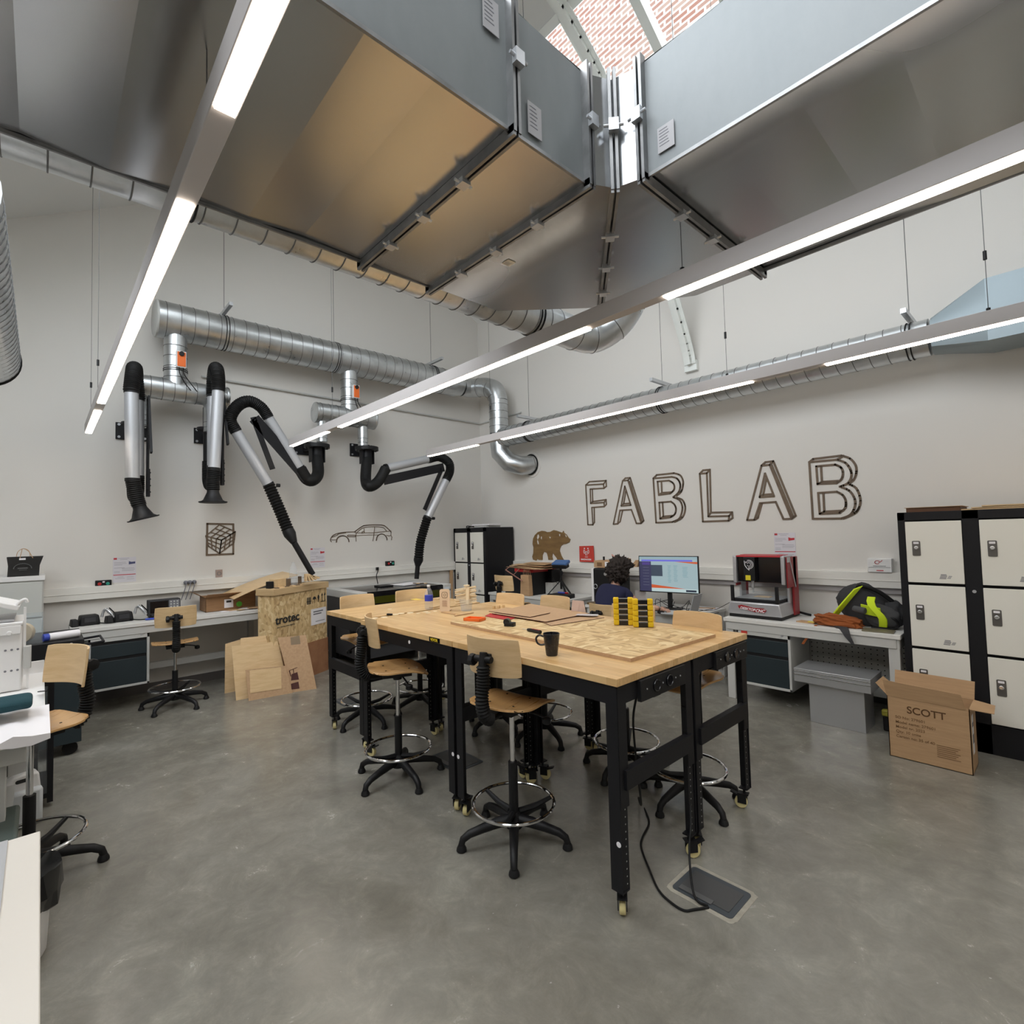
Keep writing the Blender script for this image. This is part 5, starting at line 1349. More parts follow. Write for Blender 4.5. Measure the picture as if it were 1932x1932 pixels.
b = MB(); b.lathe([(.045, 0), (.06, .10), (.058, .10), (.043, .002)], seg=24); b.build('cup', PETP, cu)
fg = thing('stick_model', 'little model of pale wood sticks standing in the clear cup', 'model', (p.x+.005, p.y, T))
rnd = random.Random(3)
b = MB(); b.box((.01, 0, .13), (.055, .012, .15)); b.build('spine_block', PALE, fg, bev=.002)
for i in range(12):
    z = .07 + .0115*i; b = MB(); a_ = .72 + rnd.uniform(-.35, .35); L = .105 - .002*(i % 4)
    b.bar((-L*math.cos(a_), -L*math.sin(a_), z - .018), (L*.85*math.cos(a_), L*.85*math.sin(a_), z + .012), .012, .009); b.build('stick', PALE, fg)
b = MB(); b.box((.005, 0, .215), (.045, .03, .012)); b.build('cap_block', PALE, fg)
# discs and scraps along the seam of the benches
for i, (px, py, r) in enumerate(((707, 1167, .027), (725, 1165, .027), (746, 1160, .027), (757, 1158, .027), (774, 1157, .028), (789, 1158, .018), (803, 1155, .022), (808, 1157, .020), (821, 1154, .018), (735, 1150, .022))):
    p = PZ(px, py, T); b = MB(); b.cyl(p, p + V((0, 0, .004)), r, seg=20)
    tag1(b, 'wood_disc', PALE, 'little pale wood disc, one of the line of discs across the left workbenches', 'disc', 'wood discs on the workbenches')
p = PZ(735, 1161, T); b = MB(); b.box(p + V((0, 0, .008)), (.05, .02, .014), Matrix.Rotation(.4, 3, 'Z')); tag1(b, 'usb_stick', BLACKP, 'tiny black stick among the wood discs', 'stick', bev=.003)
for i, (p0, p1) in enumerate((((833, 1155), (858, 1159)), ((858, 1162), (893, 1156)), ((812, 1129), (830, 1130)), ((813, 1146), (828, 1143)))):
    A, B_ = PZ(*p0, T+.004), PZ(*p1, T+.004); b = MB(); b.bar(A, B_, .012 if i < 2 else .05, .006); tag1(b, 'wood_strip', MDF if i < 2 else PLY, ['reddish wood strip right of the sign stand', 'thin brown strip between the cup and the orange tray', 'pale strip behind the water bottle', 'small pale rectangle between bottle and sign stand'][i], 'strip')
for i in range(3):
    p = PZ(932+9*i, 1148-i, T); b = MB(); b.box(p + V((0, 0, .012)), (.022, .022, .022), Matrix.Rotation(i*.5, 3, 'Z')); tag1(b, 'wood_cube', PLY, 'small pale wood cube behind the brown sheets', 'cube', 'pale cubes behind the sheets', .002)
p = PZ(787, 1131, T); b = MB(); b.box(p + V((0, 0, .001)), (.12, .08, .002), Matrix.Rotation(.2, 3, 'Z')); tag1(b, 'yellow_note', mat('yellow_paper', (.80, .60, .12), .7), 'yellow paper note behind the water bottle', 'note')
p = PZ(1096, 1158, T); 
b = MB(); M1 = frame(PZ(1098, 1160, T) + V((0, -.02, 0)), (1, .45, 0), (0, 0, 1)); b.prism([(-.075, 0), (.05, 0), (.03, .11), (-.06, .115)], 0, .004, M1); b.prism([(-.04, .02), (-.01, .02), (-.005, .09), (-.035, .09)], .004, .005, M1)
tag1(b, 'pink_card', mat('pale_pink_card', (.66, .50, .43), .7), 'pale pink card standing at the far edge, left of the person', 'card')

# =====================================================================
# COMPUTER CORNER AND PERSON
# =====================================================================
ZK = .776
mn = thing('computer_monitor', 'large monitor showing a pale slide with dark side bar, on the grey bench', 'monitor', (-3.175, 5.36, ZK), .16)
b = MB(); b.b2((-.355, -.012, .195), (.355, .018, .62)); b.build('bezel', BLACKP, mn, bev=.004)
def em(name, col, e): return mat(name, (.01, .01, .012), .35, emit=e*1.25, ecol=col)
SCR = em('screen_pale', (.40, .53, .56), .52)
b = MB(); b.b2((-.345, -.0135, .207), (.345, -.0125, .612)); scn = b.build('screen', SCR, mn)
def scr(x0, y0, x1, y1, m, nm, d=.0136):
    b = MB(); b.b2((-.345 + .69*x0, -d, .207 + .405*y0), (-.345 + .69*x1, -d-.0006, .207 + .405*y1)); b.build(nm, m, scn)
def scrp(pts, m, nm):
    b = MB(); b.prism([(-.345 + .69*x, .207 + .405*y) for x, y in pts], .0137, .0143, frame((0, 0, 0), (1, 0, 0), (0, 0, 1))); b.build(nm, m, scn)
scr(0, 0, .21, .86, em('screen_navy', (.035, .035, .075), .8), 'side_bar'); scr(0, .93, 1, 1, em('screen_top', (.30, .42, .46), .6), 'tab_bar')
scr(.04, .865, .92, .915, em('screen_blue', (.12, .12, .50), .8), 'title_bar'); scr(.21, .0, 1, .10, em('screen_ribbon', (.50, .62, .62), .6), 'bottom_bar')
scr(.21, .44, .41, .76, em('screen_photo', (.05, .07, .10), .6), 'picture'); scr(.05, .76, .19, .84, em('screen_violet', (.08, .05, .22), .8), 'menu_item')
RO = em('screen_orange', (.50, .09, .03), .7); scrp([(.21, .20), (.80, .10), (.21, .10)], RO, 'orange_wedge'); scrp([(.62, .86), (1, .86), (1, .80)], RO, 'orange_wedge')
GT = em('screen_text', (.22, .36, .40), .6)
for xx, w_, n_ in ((.50, .06, 15), (.60, .07, 14), (.75, .09, 9)):
    for k in range(n_): scr(xx + .004*(k % 3), .74-.034*k - (.04 if n_ == 9 else 0), xx + w_ - .006*(k % 4), .755-.034*k - (.04 if n_ == 9 else 0) , GT, 'text_line', .0139)
for k in range(7): scr(.06, .68-.085*k, .17, .69-.085*k, em('screen_item', (.12, .13, .18), .7), 'text_line', .0143)
scr(.80, .02, .97, .075, em('screen_dark', (.02, .03, .05), .6), 'button', .0143)
b = MB(); b.box((0, .03, .12), (.05, .03, .20)); b.box((0, .03, .006), (.24, .18, .012)); b.build('stand', BLACKP, mn, bev=.003)
# laptop seen from the side
lp = thing('laptop', 'grey laptop seen edge-on, right of the monitor', 'laptop', (-2.93, 5.16, ZK), .12)
b = MB(); b.b2((-.17, -.12, .0), (.15, .12, .016)); b.build('base', ALU, lp, bev=.004)
b = MB(); b.bar((.148, 0, .016), (.205, 0, .225), .24, .007, (1, 0, -.3)); b.build('lid', ALU, lp)
b = MB(); b.b2((-.14, -.10, .0165), (.10, .06, .018)); b.build('keyboard', GREYM, lp)
ps = thing('metal_box', 'flat grey metal box under the front edge of the laptop', 'box', (-2.99, 5.16, ZK)); 
bpy.data.objects.remove(ps)
mo = thing('computer_mouse', 'black computer mouse under the person\'s right hand', 'mouse', (-3.11, 5.07, ZK), -.4)
b = MB(); b.lathe([(0, 0), (.030, 0), (.033, .010), (.026, .024), (.010, .032), (0, .033)], M=Matrix.Diagonal((1.7, 1, 1)), seg=20); b.build('shell', BLACKP, mo)
kb = thing('keyboard', 'dark keyboard on the bench between the person and the monitor', 'keyboard', (-3.40, 5.22, ZK), .12)
b = MB(); b.b2((-.19, -.06, 0), (.19, .06, .014)); b.build('case', BLACKP, kb, bev=.003)
for r_ in range(4):
    b = MB()
    for c_ in range(12): b.b2((-.18+.030*c_, -.05+.026*r_, .014), (-.155+.030*c_, -.028+.026*r_, .018))
    b.build('key_row', CHARC, kb)
rnd = random.Random(11)
for i in range(5):
    x0 = -3.55 + .11*i; pts = [(x0 + rnd.uniform(-.1, .1) + .13*k, 5.36 + rnd.uniform(-.08, .12), ZK + .008 + rnd.choice((.0, .03, .10))) for k in range(5)]
    b = MB(); b.tube(cr(pts, 6), .0035, 6); tag1(b, 'computer_cable', RUBBER, 'black cable in the tangle behind the monitor stand', 'cable', 'tangled cables behind the monitor')
b = MB(); b.tube(cr([(-2.95, 5.40, ZK+.10), (-2.88, 5.42, ZK+.03), (-2.72, 5.50, ZK+.02), (-2.60, 5.62, .87), (-2.52, 5.62, .92), (-2.42, 5.50, .83), (-2.36, 5.52, .812)], 6), .003, 6); tag1(b, 'loose_cable', RUBBER, 'thin cable looping between the laptop and the milling machine', 'cable')
b = MB(); b.box((-2.88, 5.68, ZK+.004), (.22, .16, .006), Matrix.Rotation(.2, 3, 'Z')); tag1(b, 'paper_sheet', PAPER, 'sheet of paper on the bench right of the laptop', 'paper')
b = MB(); b.bar((-2.95, 5.62, ZK+.012), (-2.79, 5.70, ZK+.012), .03, .008); tag1(b, 'brown_ruler', MDF, 'brown strip lying on the paper right of the laptop', 'strip')
# computer tower and boxes on it
pcx = PY(1137, 1110, 5.50); tw = thing('computer_tower', 'black computer tower with a white left edge, left of the person', 'computer', (-4.10, 5.46, .777))
b = MB(); b.b2((-.10, -.20, 0), (.17, .24, .455)); b.build('case', BLACKP, tw, bev=.02)
b = MB(); b.b2((-.145, -.185, 0), (-.10, .24, .445)); b.build('white_side', WHITEP, tw, bev=.01)
b = MB(); b.ring((-.06, -.204, .22), .028, .005, axis=(0, 1, 0)); b.build('dial_ring', STEEL, tw)
b = MB(); b.cyl((.10, -.201, .385), (.10, -.204, .385), .022); b.build('badge', STEEL, tw)
b = MB(); b.box((-4.11, 5.46, 1.278), (.26, .24, .09), Matrix.Rotation(.05, 3, 'Z')); o = tag1(b, 'small_carton', CARD, 'small kraft carton on top of the black computer tower', 'box')
o2 = MB(); o2.b2((-4.19, 5.336, 1.25), (-4.11, 5.338, 1.30)); o2.build('printed_marks', mat('print_brown', (.20, .11, .05), .7), o); o2 = MB(); o2.b2((-4.06, 5.336, 1.24), (-4.01, 5.338, 1.31)); o2.build('white_label', PAPER, o)
b = MB(); b.cyl((-4.16, 5.45, 1.324), (-4.16, 5.45, 1.37), .013); tag1(b, 'black_vial', BLACKP, 'small black cylinder standing on the kraft carton', 'cylinder')
b = MB(); M1 = frame((-3.90, 5.44, 1.25), (1, .05, 0), (0, 0, 1)); b.prism([(-.03, 0), (.26, 0), (.28, .05), (.27, .085), (.245, .085), (.21, .045), (.15, .045), (.145, .10), (.10, .105), (.06, .05), (-.03, .045)], -.03, .03, M1); tag1(b, 'wooden_plane_model', CARD, 'brown cut-out toy plane lying on the carton behind the person\'s head', 'model')
b = MB(); M1 = frame((-3.98, 5.43, 1.325), (1, 0, 0), (0, 0, 1)); b.prism([(-.03, 0), (.05, 0), (.06, .05), (.02, .035), (-.035, .08), (-.02, .03)], -.01, .01, M1); tag1(b, 'pink_cutout', mat('pink_cut', (.62, .32, .26), .7), 'pinkish cut-out shape on the kraft carton', 'cut-out')
b = MB(); b.box((-4.36, 5.24, .83), (.20, .16, .03), Matrix.Rotation(.1, 3, 'Z')); 
b.bm.free()
b = MB(); b.box((-4.13, 5.20, .79), (.17, .12, .025), Matrix.Rotation(.1, 3, 'Z')); tag1(b, 'brown_book', mat('dark_brown_cover', (.12, .075, .03), .5), 'dark brown notebook lying left of the computer tower', 'book', bev=.004)
b = MB(); M1 = frame((-3.62, 5.34, ZK), (1, .1, 0), (0, 0, 1)); b.prism([(0, 0), (.14, 0), (.14, .20), (0, .20)], 0, .003, M1); tag1(b, 'paper_card', PAPER, 'white paper card standing between the person and the monitor', 'card')

# person, seated with the back towards the camera, leaning to the monitor
pe = thing('person', 'person with dark curly hair and navy t-shirt sitting at the monitor, hand on mouse', 'person')
def skinned(name, joints, edges, m, par, lv=2, root=0):
    me = bpy.data.meshes.new(name); me.from_pydata([j[0] for j in joints], edges, []); me.materials.append(m)
    o = bpy.data.objects.new(name, me); COL.objects.link(o); o.parent = par
    md = o.modifiers.new('skin', 'SKIN'); md.use_smooth_shade = True
    for i, (p, r) in enumerate(joints):
        sv = me.skin_vertices[0].data[i]; sv.radius = (r, r) if not isinstance(r, tuple) else r; sv.use_root = (i == root)
    s = o.modifiers.new('sub', 'SUBSURF'); s.levels = lv; s.render_levels = lv
    return o
PV = V((-3.63, 4.74, .66))
J = [(PV, (.135, .11)), (PV + V((.0, .05, .16)), (.125, .10)), (PV + V((.02, .11, .30)), (.145, .11)), (PV + V((.03, .145, .375)), (.07, .055)),
     (PV + V((.04, .17, .43)), .052), (PV + V((.055, .20, .50)), .055),
     # right arm
     (PV + V((.18, .17, .335)), .062), (PV + V((.28, .24, .20)), .046), (PV + V((.42, .32, .175)), .036), (PV + V((.500, .345, .165)), .026),
     # left arm
     (PV + V((-.13, .15, .335)), .062), (PV + V((-.12, .34, .22)), .045), (PV + V((.09, .44, .18)), .035), (PV + V((.19, .47, .165)), .026),
     # legs
     (PV + V((.10, .02, -.04)), .095), (PV + V((.14, .40, -.02)), .07), (PV + V((.13, .38, -.38)), .05), (PV + V((.13, .46, -.50)), .042),
     (PV + V((-.10, .02, -.04)), .095), (PV + V((-.13, .40, -.02)), .07), (PV + V((-.11, .36, -.38)), .05), (PV + V((-.11, .44, -.50)), .042)]
for i in range(14, 22): J[i] = (J[i][0] + V((0, -.02, -.04)), J[i][1])
E_ = [(0, 1), (1, 2), (2, 3), (3, 4), (4, 5), (2, 6), (6, 7), (7, 8), (8, 9), (2, 10), (10, 11), (11, 12), (12, 13), (0, 14), (14, 15), (15, 16), (16, 17), (0, 18), (18, 19), (19, 20), (20, 21)]
skinned('body', J, E_, SKIN, pe)
# t-shirt: same torso, slightly larger, with short sleeves
K = [(PV + V((0, 0, -.02)), (.155, .13)), (PV + V((.0, .05, .16)), (.143, .12)), (PV + V((.02, .11, .30)), (.162, .125)), (PV + V((.035, .155, .405)), (.098, .088)), (PV + V((.185, .17, .335)), .078), (PV + V((.245, .22, .235)), .066), (PV + V((-.135, .15, .335)), .078), (PV + V((-.13, .27, .255)), .064)]
skinned('navy_tshirt', K, [(0, 1), (1, 2), (2, 3), (2, 4), (4, 5), (2, 6), (6, 7)], NAVY, pe)
L = [(J[0][0] + V((0, 0, -.06)), (.15, .125))] + [(J[i][0] + V((0, 0, .0)), J[i][1]*1.18) for i in (14, 15, 16, 18, 19, 20)]
skinned('trousers', L, [(0, 1), (1, 2), (2, 3), (0, 4), (4, 5), (5, 6)], CHARC, pe)
for q in (J[17][0], J[21][0]):
    b = MB(); b.box(q + V((0, .03, -.01)), (.09, .24, .075)); o = b.build('shoe', BLACKP, pe, bev=.03)
HC = PV + V((.075, .235, .565)); HR = Matrix.Rotation(-.5, 3, 'Z') @ Matrix.Rotation(-.25, 3, 'X')
b = MB(); bmesh.ops.create_icosphere(b.bm, subdivisions=4, radius=1.)
for v in b.bm.verts:
    c = v.co.copy(); fr_ = max(0, c.y); p = V((c.x*.076, c.y*.098, c.z*.116))
    if c.z < 0: p.x *= 1 - .22*abs(c.z)
    if c.z < -.3 and c.y > 0: p.y *= 1.02
    # brow, eye hollows, nose, lips, chin
    if fr_ > .5:
        for sx in (-.4, .4): p.y -= .010*math.exp(-((c.x-sx)**2/.03 + (c.z-.05)**2/.02))
        p.y += .022*math.exp(-((c.x)**2/.012 + (c.z+.18)**2/.03)); p.y += .006*math.exp(-((c.x)**2/.05 + (c.z+.45)**2/.004))
        p.y += .010*math.exp(-((c.x)**2/.06 + (c.z+.75)**2/.02))
    v.co = HC + HR @ p
for f in b.bm.faces: f.smooth = True
hd = b.build('head', SKIN, pe, ang=180)
for s in (-1, 1):
    b = MB(); c = HC + HR @ V((s*.079, -.005, -.01)); b.tube([c + HR @ V((0, .012*math.cos(k), .026*math.sin(k))) for k in [PI*2*i/12 for i in range(12)]], .007, 6, closed=True); b.build('ear', SKIN, pe)
    b = MB(); c = HC + HR @ V((s*.030, .088, .006)); b.lathe([(0, -.010), (.008, -.006), (.010, 0), (.008, .006), (0, .010)], c); b.build('eye', WHITEP, pe)
b = MB(); bmesh.ops.create_icosphere(b.bm, subdivisions=5, radius=1.)
for v in b.bm.verts:
    c = v.co.copy(); k = 1 + .18*noise.noise(c*3.2) + .26*noise.noise(c*7.) + .20*noise.noise(c*15)
    p = V((c.x*.150, c.y*.150, c.z*.152))*k
    if c.y > .35 and c.z < .35: p.y = min(p.y, .045 + .05*max(0, c.z))*1.   # leaves the face free
    p += V((0, -.020, .018))
    v.co = HC + HR @ p
for f in b.bm.faces: f.smooth = True
b.build('curly_hair', HAIR, pe, ang=180)
def hand(w, d, up, par, grip=.5, name='hand', s=1.):
    """palm plus five bent fingers; w wrist, d pointing direction, up = back of the hand"""
    d = V(d).normalized(); up = V(up); up = (up - d*up.dot(d)).normalized(); sd = d.cross(up)
    jt = [(V(w), .026), (V(w) + d*.045*s, .024), (V(w) + d*.075*s, .021)]; ed = [(0, 1), (1, 2)]
    for k, (o_, l) in enumerate(((-.030, .060), (-.010, .072), (.010, .068), (.029, .054))):
        base = V(w) + d*.072*s + sd*o_*s; i0 = len(jt)
        j1 = base + d*l*.38 + up*.004; j2 = j1 + (d*math.cos(grip) - up*math.sin(grip))*l*.34; j3 = j2 + (d*math.cos(grip*2) - up*math.sin(grip*2))*l*.30
        jt += [(base, .0095), (j1, .0088), (j2, .0082), (j3, .0070)]; ed += [(2 if abs(o_) < .02 else 1, i0), (i0, i0+1), (i0+1, i0+2), (i0+2, i0+3)]
    tb_ = V(w) + d*.025*s - sd*.024*s; i0 = len(jt)
    jt += [(tb_, .012), (tb_ + d*.028 - sd*.022 - up*.006, .0105), (tb_ + d*.055 - sd*.026 - up*.014, .0085)]; ed += [(0, i0), (i0, i0+1), (i0+1, i0+2)]
    return skinned(name, jt, ed, SKIN, par)
hand(PV + V((.490, .342, .168)), (.75, .12, -.12), (0, 0, 1), pe, .55)
hand(PV + V((.185, .468, .168)), (.75, .1, -.15), (0, 0, 1), pe, .5)

# scanner on a tripod, tool boxes and boards on the third bench
ZS = .791
tr = thing('tripod_scanner', 'blue and black scanner on a small black tripod with a loose cable', 'scanner', (-4.97, 5.50, ZS), .1)
b = MB(); b.cyl((0, 0, .10), (0, 0, .40), .016); b.cyl((0, 0, .30), (0, 0, .36), .026); b.cyl((.0, 0, .32), (.05, -.02, .33), .007); b.build('column', BLACKP, tr)
for a_ in (-2.6, -.55, 1.5):
    b = MB(); b.bar((0, 0, .23), (.21*math.cos(a_), .21*math.sin(a_), .008), .022, .014); b.build('leg', BLACKP, tr)
b = MB(); b.box((0, -.01, .43), (.25, .10, .06), Matrix.Rotation(.25, 3, 'X')); b.build('head_body', BLACKP, tr, bev=.012)
b = MB(); b.box((0, .005, .47), (.25, .13, .045), Matrix.Rotation(.45, 3, 'X')); b.build('blue_cover', mat('scanner_blue', (.05, .13, .32), .4), tr, bev=.01)
b = MB(); b.tube(cr([(-.10, .02, .48), (-.17, .02, .46), (-.17, .0, .32), (-.10, -.02, .22), (-.02, -.03, .17)], 6), .004, 6); b.build('cable', RUBBER, tr)
rt = thing('turntable', 'round edged black turntable base under the tripod scanner', 'turntable', (-4.83, 5.36, ZS), .1)
b = MB(); b.prism([(x, y) for x, y in rrect(.32, .22, .05)], 0, .055); b.build('base', BLACKP, rt, bev=.008)
b = MB(); b.cyl((-4.92, 5.38, ZS+.066), (-4.80, 5.39, ZS+.066), .012); o = tag1(b, 'glue_stick', mat('blue_red_stick', (.05, .08, .40), .4), 'blue and red glue stick lying on the turntable', 'glue stick')
q = MB(); q.cyl((-4.80, 5.39, ZS+.066), (-4.755, 5.393, ZS+.066), .0125); q.build('red_cap', REDP, o)
b = MB(); b.b2((-5.20, 5.44, ZS), (-5.08, 5.50, ZS+.022)); tag1(b, 'black_adapter', BLACKP, 'small black power adapter left of the tripod', 'adapter', bev=.004)
bx = thing('black_storage_case', 'big black storage case under the boards, beside the small lockers', 'case', (-5.62, 5.56, ZS))
b = MB(); b.b2((-.33, -.27, 0), (.27, .27, .385)); b.build('case', BLACKP, bx, bev=.012)
b = MB(); b.b2((-.10, -.275, .335), (.30, .272, .385)); b.build('red_lid', REDP, bx, bev=.006)
b = MB(); b.b2((-5.345, 5.56, ZS), (-5.20, 5.80, ZS+.17)); tag1(b, 'grey_box', GREYM, 'light grey box behind the stool, right of the black case', 'box', bev=.006)
b = MB(); b.b2((-5.340, 5.60, ZS+.171), (-5.24, 5.80, ZS+.36)); tag1(b, 'black_printer', BLACKP, 'black box stacked on the light grey box', 'box', bev=.01)
kb_ = thing('kraft_bag', 'small brown kraft bag standing on the bench behind the stool', 'bag', (-5.42, 5.24, ZS))
b = MB(); b.box((0, 0, .15), (.19, .08, .30), taper=.86); b.build('bag', CARD, kb_, bev=.004)
b = MB()
for k in range(4): b.tube(cr([(-.06+.035*k, 0, .29), (-.055+.035*k, 0, .36), (-.03+.035*k, 0, .375), (-.02+.035*k, 0, .29)], 5), .003, 6)
b.build('handle', MDF, kb_)
for i in range(6):
    b = MB(); b.box((-5.50+.05*(i % 3), 5.50, 1.187 + .0125*i), (.84-.09*i, .52-.04*i, .006), Matrix.Rotation(-.22+.12*i, 3, 'Z') @ Matrix.Rotation(.035*(i % 2), 3, 'Y'))
    tag1(b, 'thin_board', [MDF, PLY, CARDD, MDF, PLY, CARD][i], ['lowest', 'second', 'third', 'fourth', 'fifth', 'topmost'][i] + ' of the thin boards piled on the black case by the small lockers', 'board', 'thin boards on the black case')
b = MB(); A = V((-5.78, 5.16, 1.16)); b.bar(A, A + V((.36, .0, -.15)), .012, .012); b.bar(A + V((.17, 0, -.07)), A + V((.30, 0, .02)), .010, .010); b.bar(A, A + V((.11, .0, .055)), .010, .010); tag1(b, 'trestle_model', mat('dark_pink_wood', (.35, .17, .13), .6), 'thin reddish wooden frame hanging out under the pile of boards', 'frame')
# leaning planks behind the small lockers
b = MB(); b.box((-7.08, 5.20, .60), (.02, .055, 1.18)); 
b.bm.free(); b = MB(); b.bar((-7.12, 5.10, .01), (-7.185, 5.17, 1.20), .05, .03, (1, 0, 0)); tag1(b, 'leaning_plank', CARD, 'narrow brown plank leaning on the wall left of the small lockers', 'plank')
# things on the small lockers
b = MB(); b.b2((-6.72, 5.32, 1.816), (-6.42, 5.64, 1.845)); tag1(b, 'grey_device', GREYM, 'flat light grey device lying on the small lockers', 'device', bev=.004)
b = MB(); b.box((-6.58, 5.48, 1.862), (.40, .30, .02), Matrix.Rotation(.12, 3, 'Z')); tag1(b, 'plastic_sheet', PAPER, 'white panel lying on the flat grey device on the small lockers', 'panel')
b = MB(); b.tube(cr([(-6.98, 5.36, 1.825), (-6.92, 5.33, 1.85), (-6.83, 5.40, 1.835), (-6.78, 5.34, 1.84), (-6.88, 5.30, 1.825), (-6.94, 5.40, 1.83)], 6), .008, 6); tag1(b, 'black_cable_coil', RUBBER, 'black cable bunch on top of the small lockers', 'cable')
# boards on the large lockers
b = MB(); b.box((-.74, 5.48, 1.791+.018), (.34, .40, .034)); tag1(b, 'dark_brown_box', noise_mat('dark_brown_board', [(.3, (.09, .035, .012)), (.7, (.14, .06, .025))], rough=.6), 'flat dark brown box on the left end of the large lockers', 'box', bev=.002)
b = MB(); b.box((-.74, 5.48, 1.829), (.36, .42, .004)); tag1(b, 'board_lid', MDF, 'thin board lying on the flat dark brown box on the large lockers', 'board')
for i in range(3):
    b = MB(); b.box((-.10 + .03*i, 5.48, 1.797 + .0115*i), (.92-.05*i, .5, .009), Matrix.Rotation(.02*i, 3, 'Z')); tag1(b, 'pale_board', PLY, ['lowest', 'middle', 'topmost'][i] + ' of three pale boards stacked on the large lockers', 'board', 'pale boards on the large lockers')

# =====================================================================
# MILLING MACHINE BENCH
# =====================================================================
cn = thing('desktop_milling_machine', 'red, silver and black desktop milling machine on the grey bench', 'milling machine', (-2.15, 5.45, .801))
SIL = mat('silver_paint', (.52, .52, .54), .35, .5); DRED = mat('dark_red_paint', (.30, .02, .025), .4)
b = MB(); b.prism([(-.27, .03), (.26, .03), (.24, .155), (-.245, .155)], -.50/2, .25, frame((0, 0, 0), (1, 0, 0), (0, 0, 1))); b.build('base', SIL, cn, bev=.012)
b = MB(); b.b2((-.255, -.24, 0), (.25, .25, .03)); b.build('foot', BLACKP, cn, bev=.004)
b = MB(); b.b2((-.22, -.22, .16), (.22, .20, .185)); b.build('work_table', BLACKM, cn, bev=.003)
b = MB()
for k in range(7): b.b2((-.21, -.19+.055*k, .186), (.21, -.165+.055*k, .192))
b.build('table_slats', STEEL, cn)
for s in (-1, 1):
    b = MB(); b.b2((s*.215-.014, -.245, .16), (s*.215+.014, -.222, .32)); b.build('table_post', BLACKP, cn)
b = MB(); b.b2((-.07, -.08, .192), (.08, .03, .197)); b.build('workpiece', PLY, cn)
b = MB(); b.b2((-.215, -.215, .19), (.215, -.211, .27)); b.b2((.211, -.21, .19), (.215, .1, .27)); b.build('clear_guard', ACRYL, cn)
for s in (-1, 1):
    b = MB(); b.b2((s*.235-.018, -.12, .33), (s*.235+.018, .12, .61)); b.b2((s*.235-.012, .0, .14), (s*.235+.012, .12, .34)); b.build('column', SIL, cn, bev=.008)
    b = MB(); b.b2((s*.250+.010, -.10, .30), (s*.250+.022, .14, .60)); b.b2((s*.250, .06, .02), (s*.250+.022, .19, .60)); b.build('side_panel', DRED, cn, bev=.006)
b = MB(); b.bar((.275, -.04, .58), (.278, .09, .30), .014, .008, (1, 0, 0)); b.b2((.272, -.10, .55), (.276, -.02, .60)); b.build('side_rod', STEEL, cn)
b = MB(); b.b2((-.217, -.085, .345), (.217, .10, .60)); b.build('back_housing', BLACKG, cn)
b = MB(); b.b2((-.215, -.115, .600), (.215, -.05, .615)); b.b2((-.215, .005, .335), (.215, .02, .35)); b.b2((-.215, -.02, .615), (.215, .1, .62)); b.build('red_rail', mat('bright_red_paint', (.50, .03, .04), .4), cn)
b = MB(); b.b2((-.135, -.14, .36), (-.02, .02, .60)); b.build('spindle_carriage', BLACKP, cn, bev=.006)
b = MB(); b.cyl((-.07, -.08, .285), (-.07, -.08, .36), .018); b.cyl((-.07, -.08, .235), (-.07, -.08, .29), .007); b.build('spindle', STEEL, cn)
b = MB(); b.b2((-.115, -.142, .365), (-.065, -.1405, .415)); b.build('yellow_sticker', mat('warning_yellow', (.75, .62, .02), .5), cn)
b = MB(); Ml = frame((-.077, -.1405, .525), (1, 0, 0), (0, 0, 1))
for R_, a0, a1 in ((.044, -1.5, 1.9), (.032, -1.4, 2.6), (.018, -2.6, 2.6)):
    b.stroke([Ml @ V((R_*math.cos(a), R_*math.sin(a), 0)) for a in [a0+(a1-a0)*k/14 for k in range(15)]], .006, .001, (0, -1, 0))
b.stroke([Ml @ V(p) for p in ((-.045, .035, 0), (-.040, -.01, 0), (-.02, -.04, 0), (.0, -.058, 0), (-.003, -.03, 0))], .006, .001, (0, -1, 0)); b.cyl(Ml @ V((-.028, .022, 0)), Ml @ V((-.028, .022, .001)), .008)
b.build('round_emblem', PAPER, cn)
b = MB(); Mf = frame((-.02, -.256, .088), (1, 0, 0), (0, 0, 1)); b.prism([(-.135, .028), (-.10, .040), (.02, .018), (.11, .020), (.14, .002), (.12, -.025), (.03, -.022), (-.05, -.008), (-.125, .004)], -.002, .003, Mf); em_ = b.build('name_badge', DRED, cn)
txt('DESKTOP', .034, Mf @ Matrix.Translation((-.115, .000, .004)) @ Matrix.Rotation(-.10, 4, 'Z'), PAPER, cn, 'badge_lettering', bold=.0008, shear=.3)
txt('CNC', .040, Mf @ Matrix.Translation((.035, -.020, .004)), PAPER, cn, 'badge_lettering', bold=.001, shear=.3)
b = MB(); b.tube(cr([(.26, .22, .03), (.33, .20, .02), (.36, .22, .012)], 5), .012, 8); b.build('power_plug', RUBBER, cn)

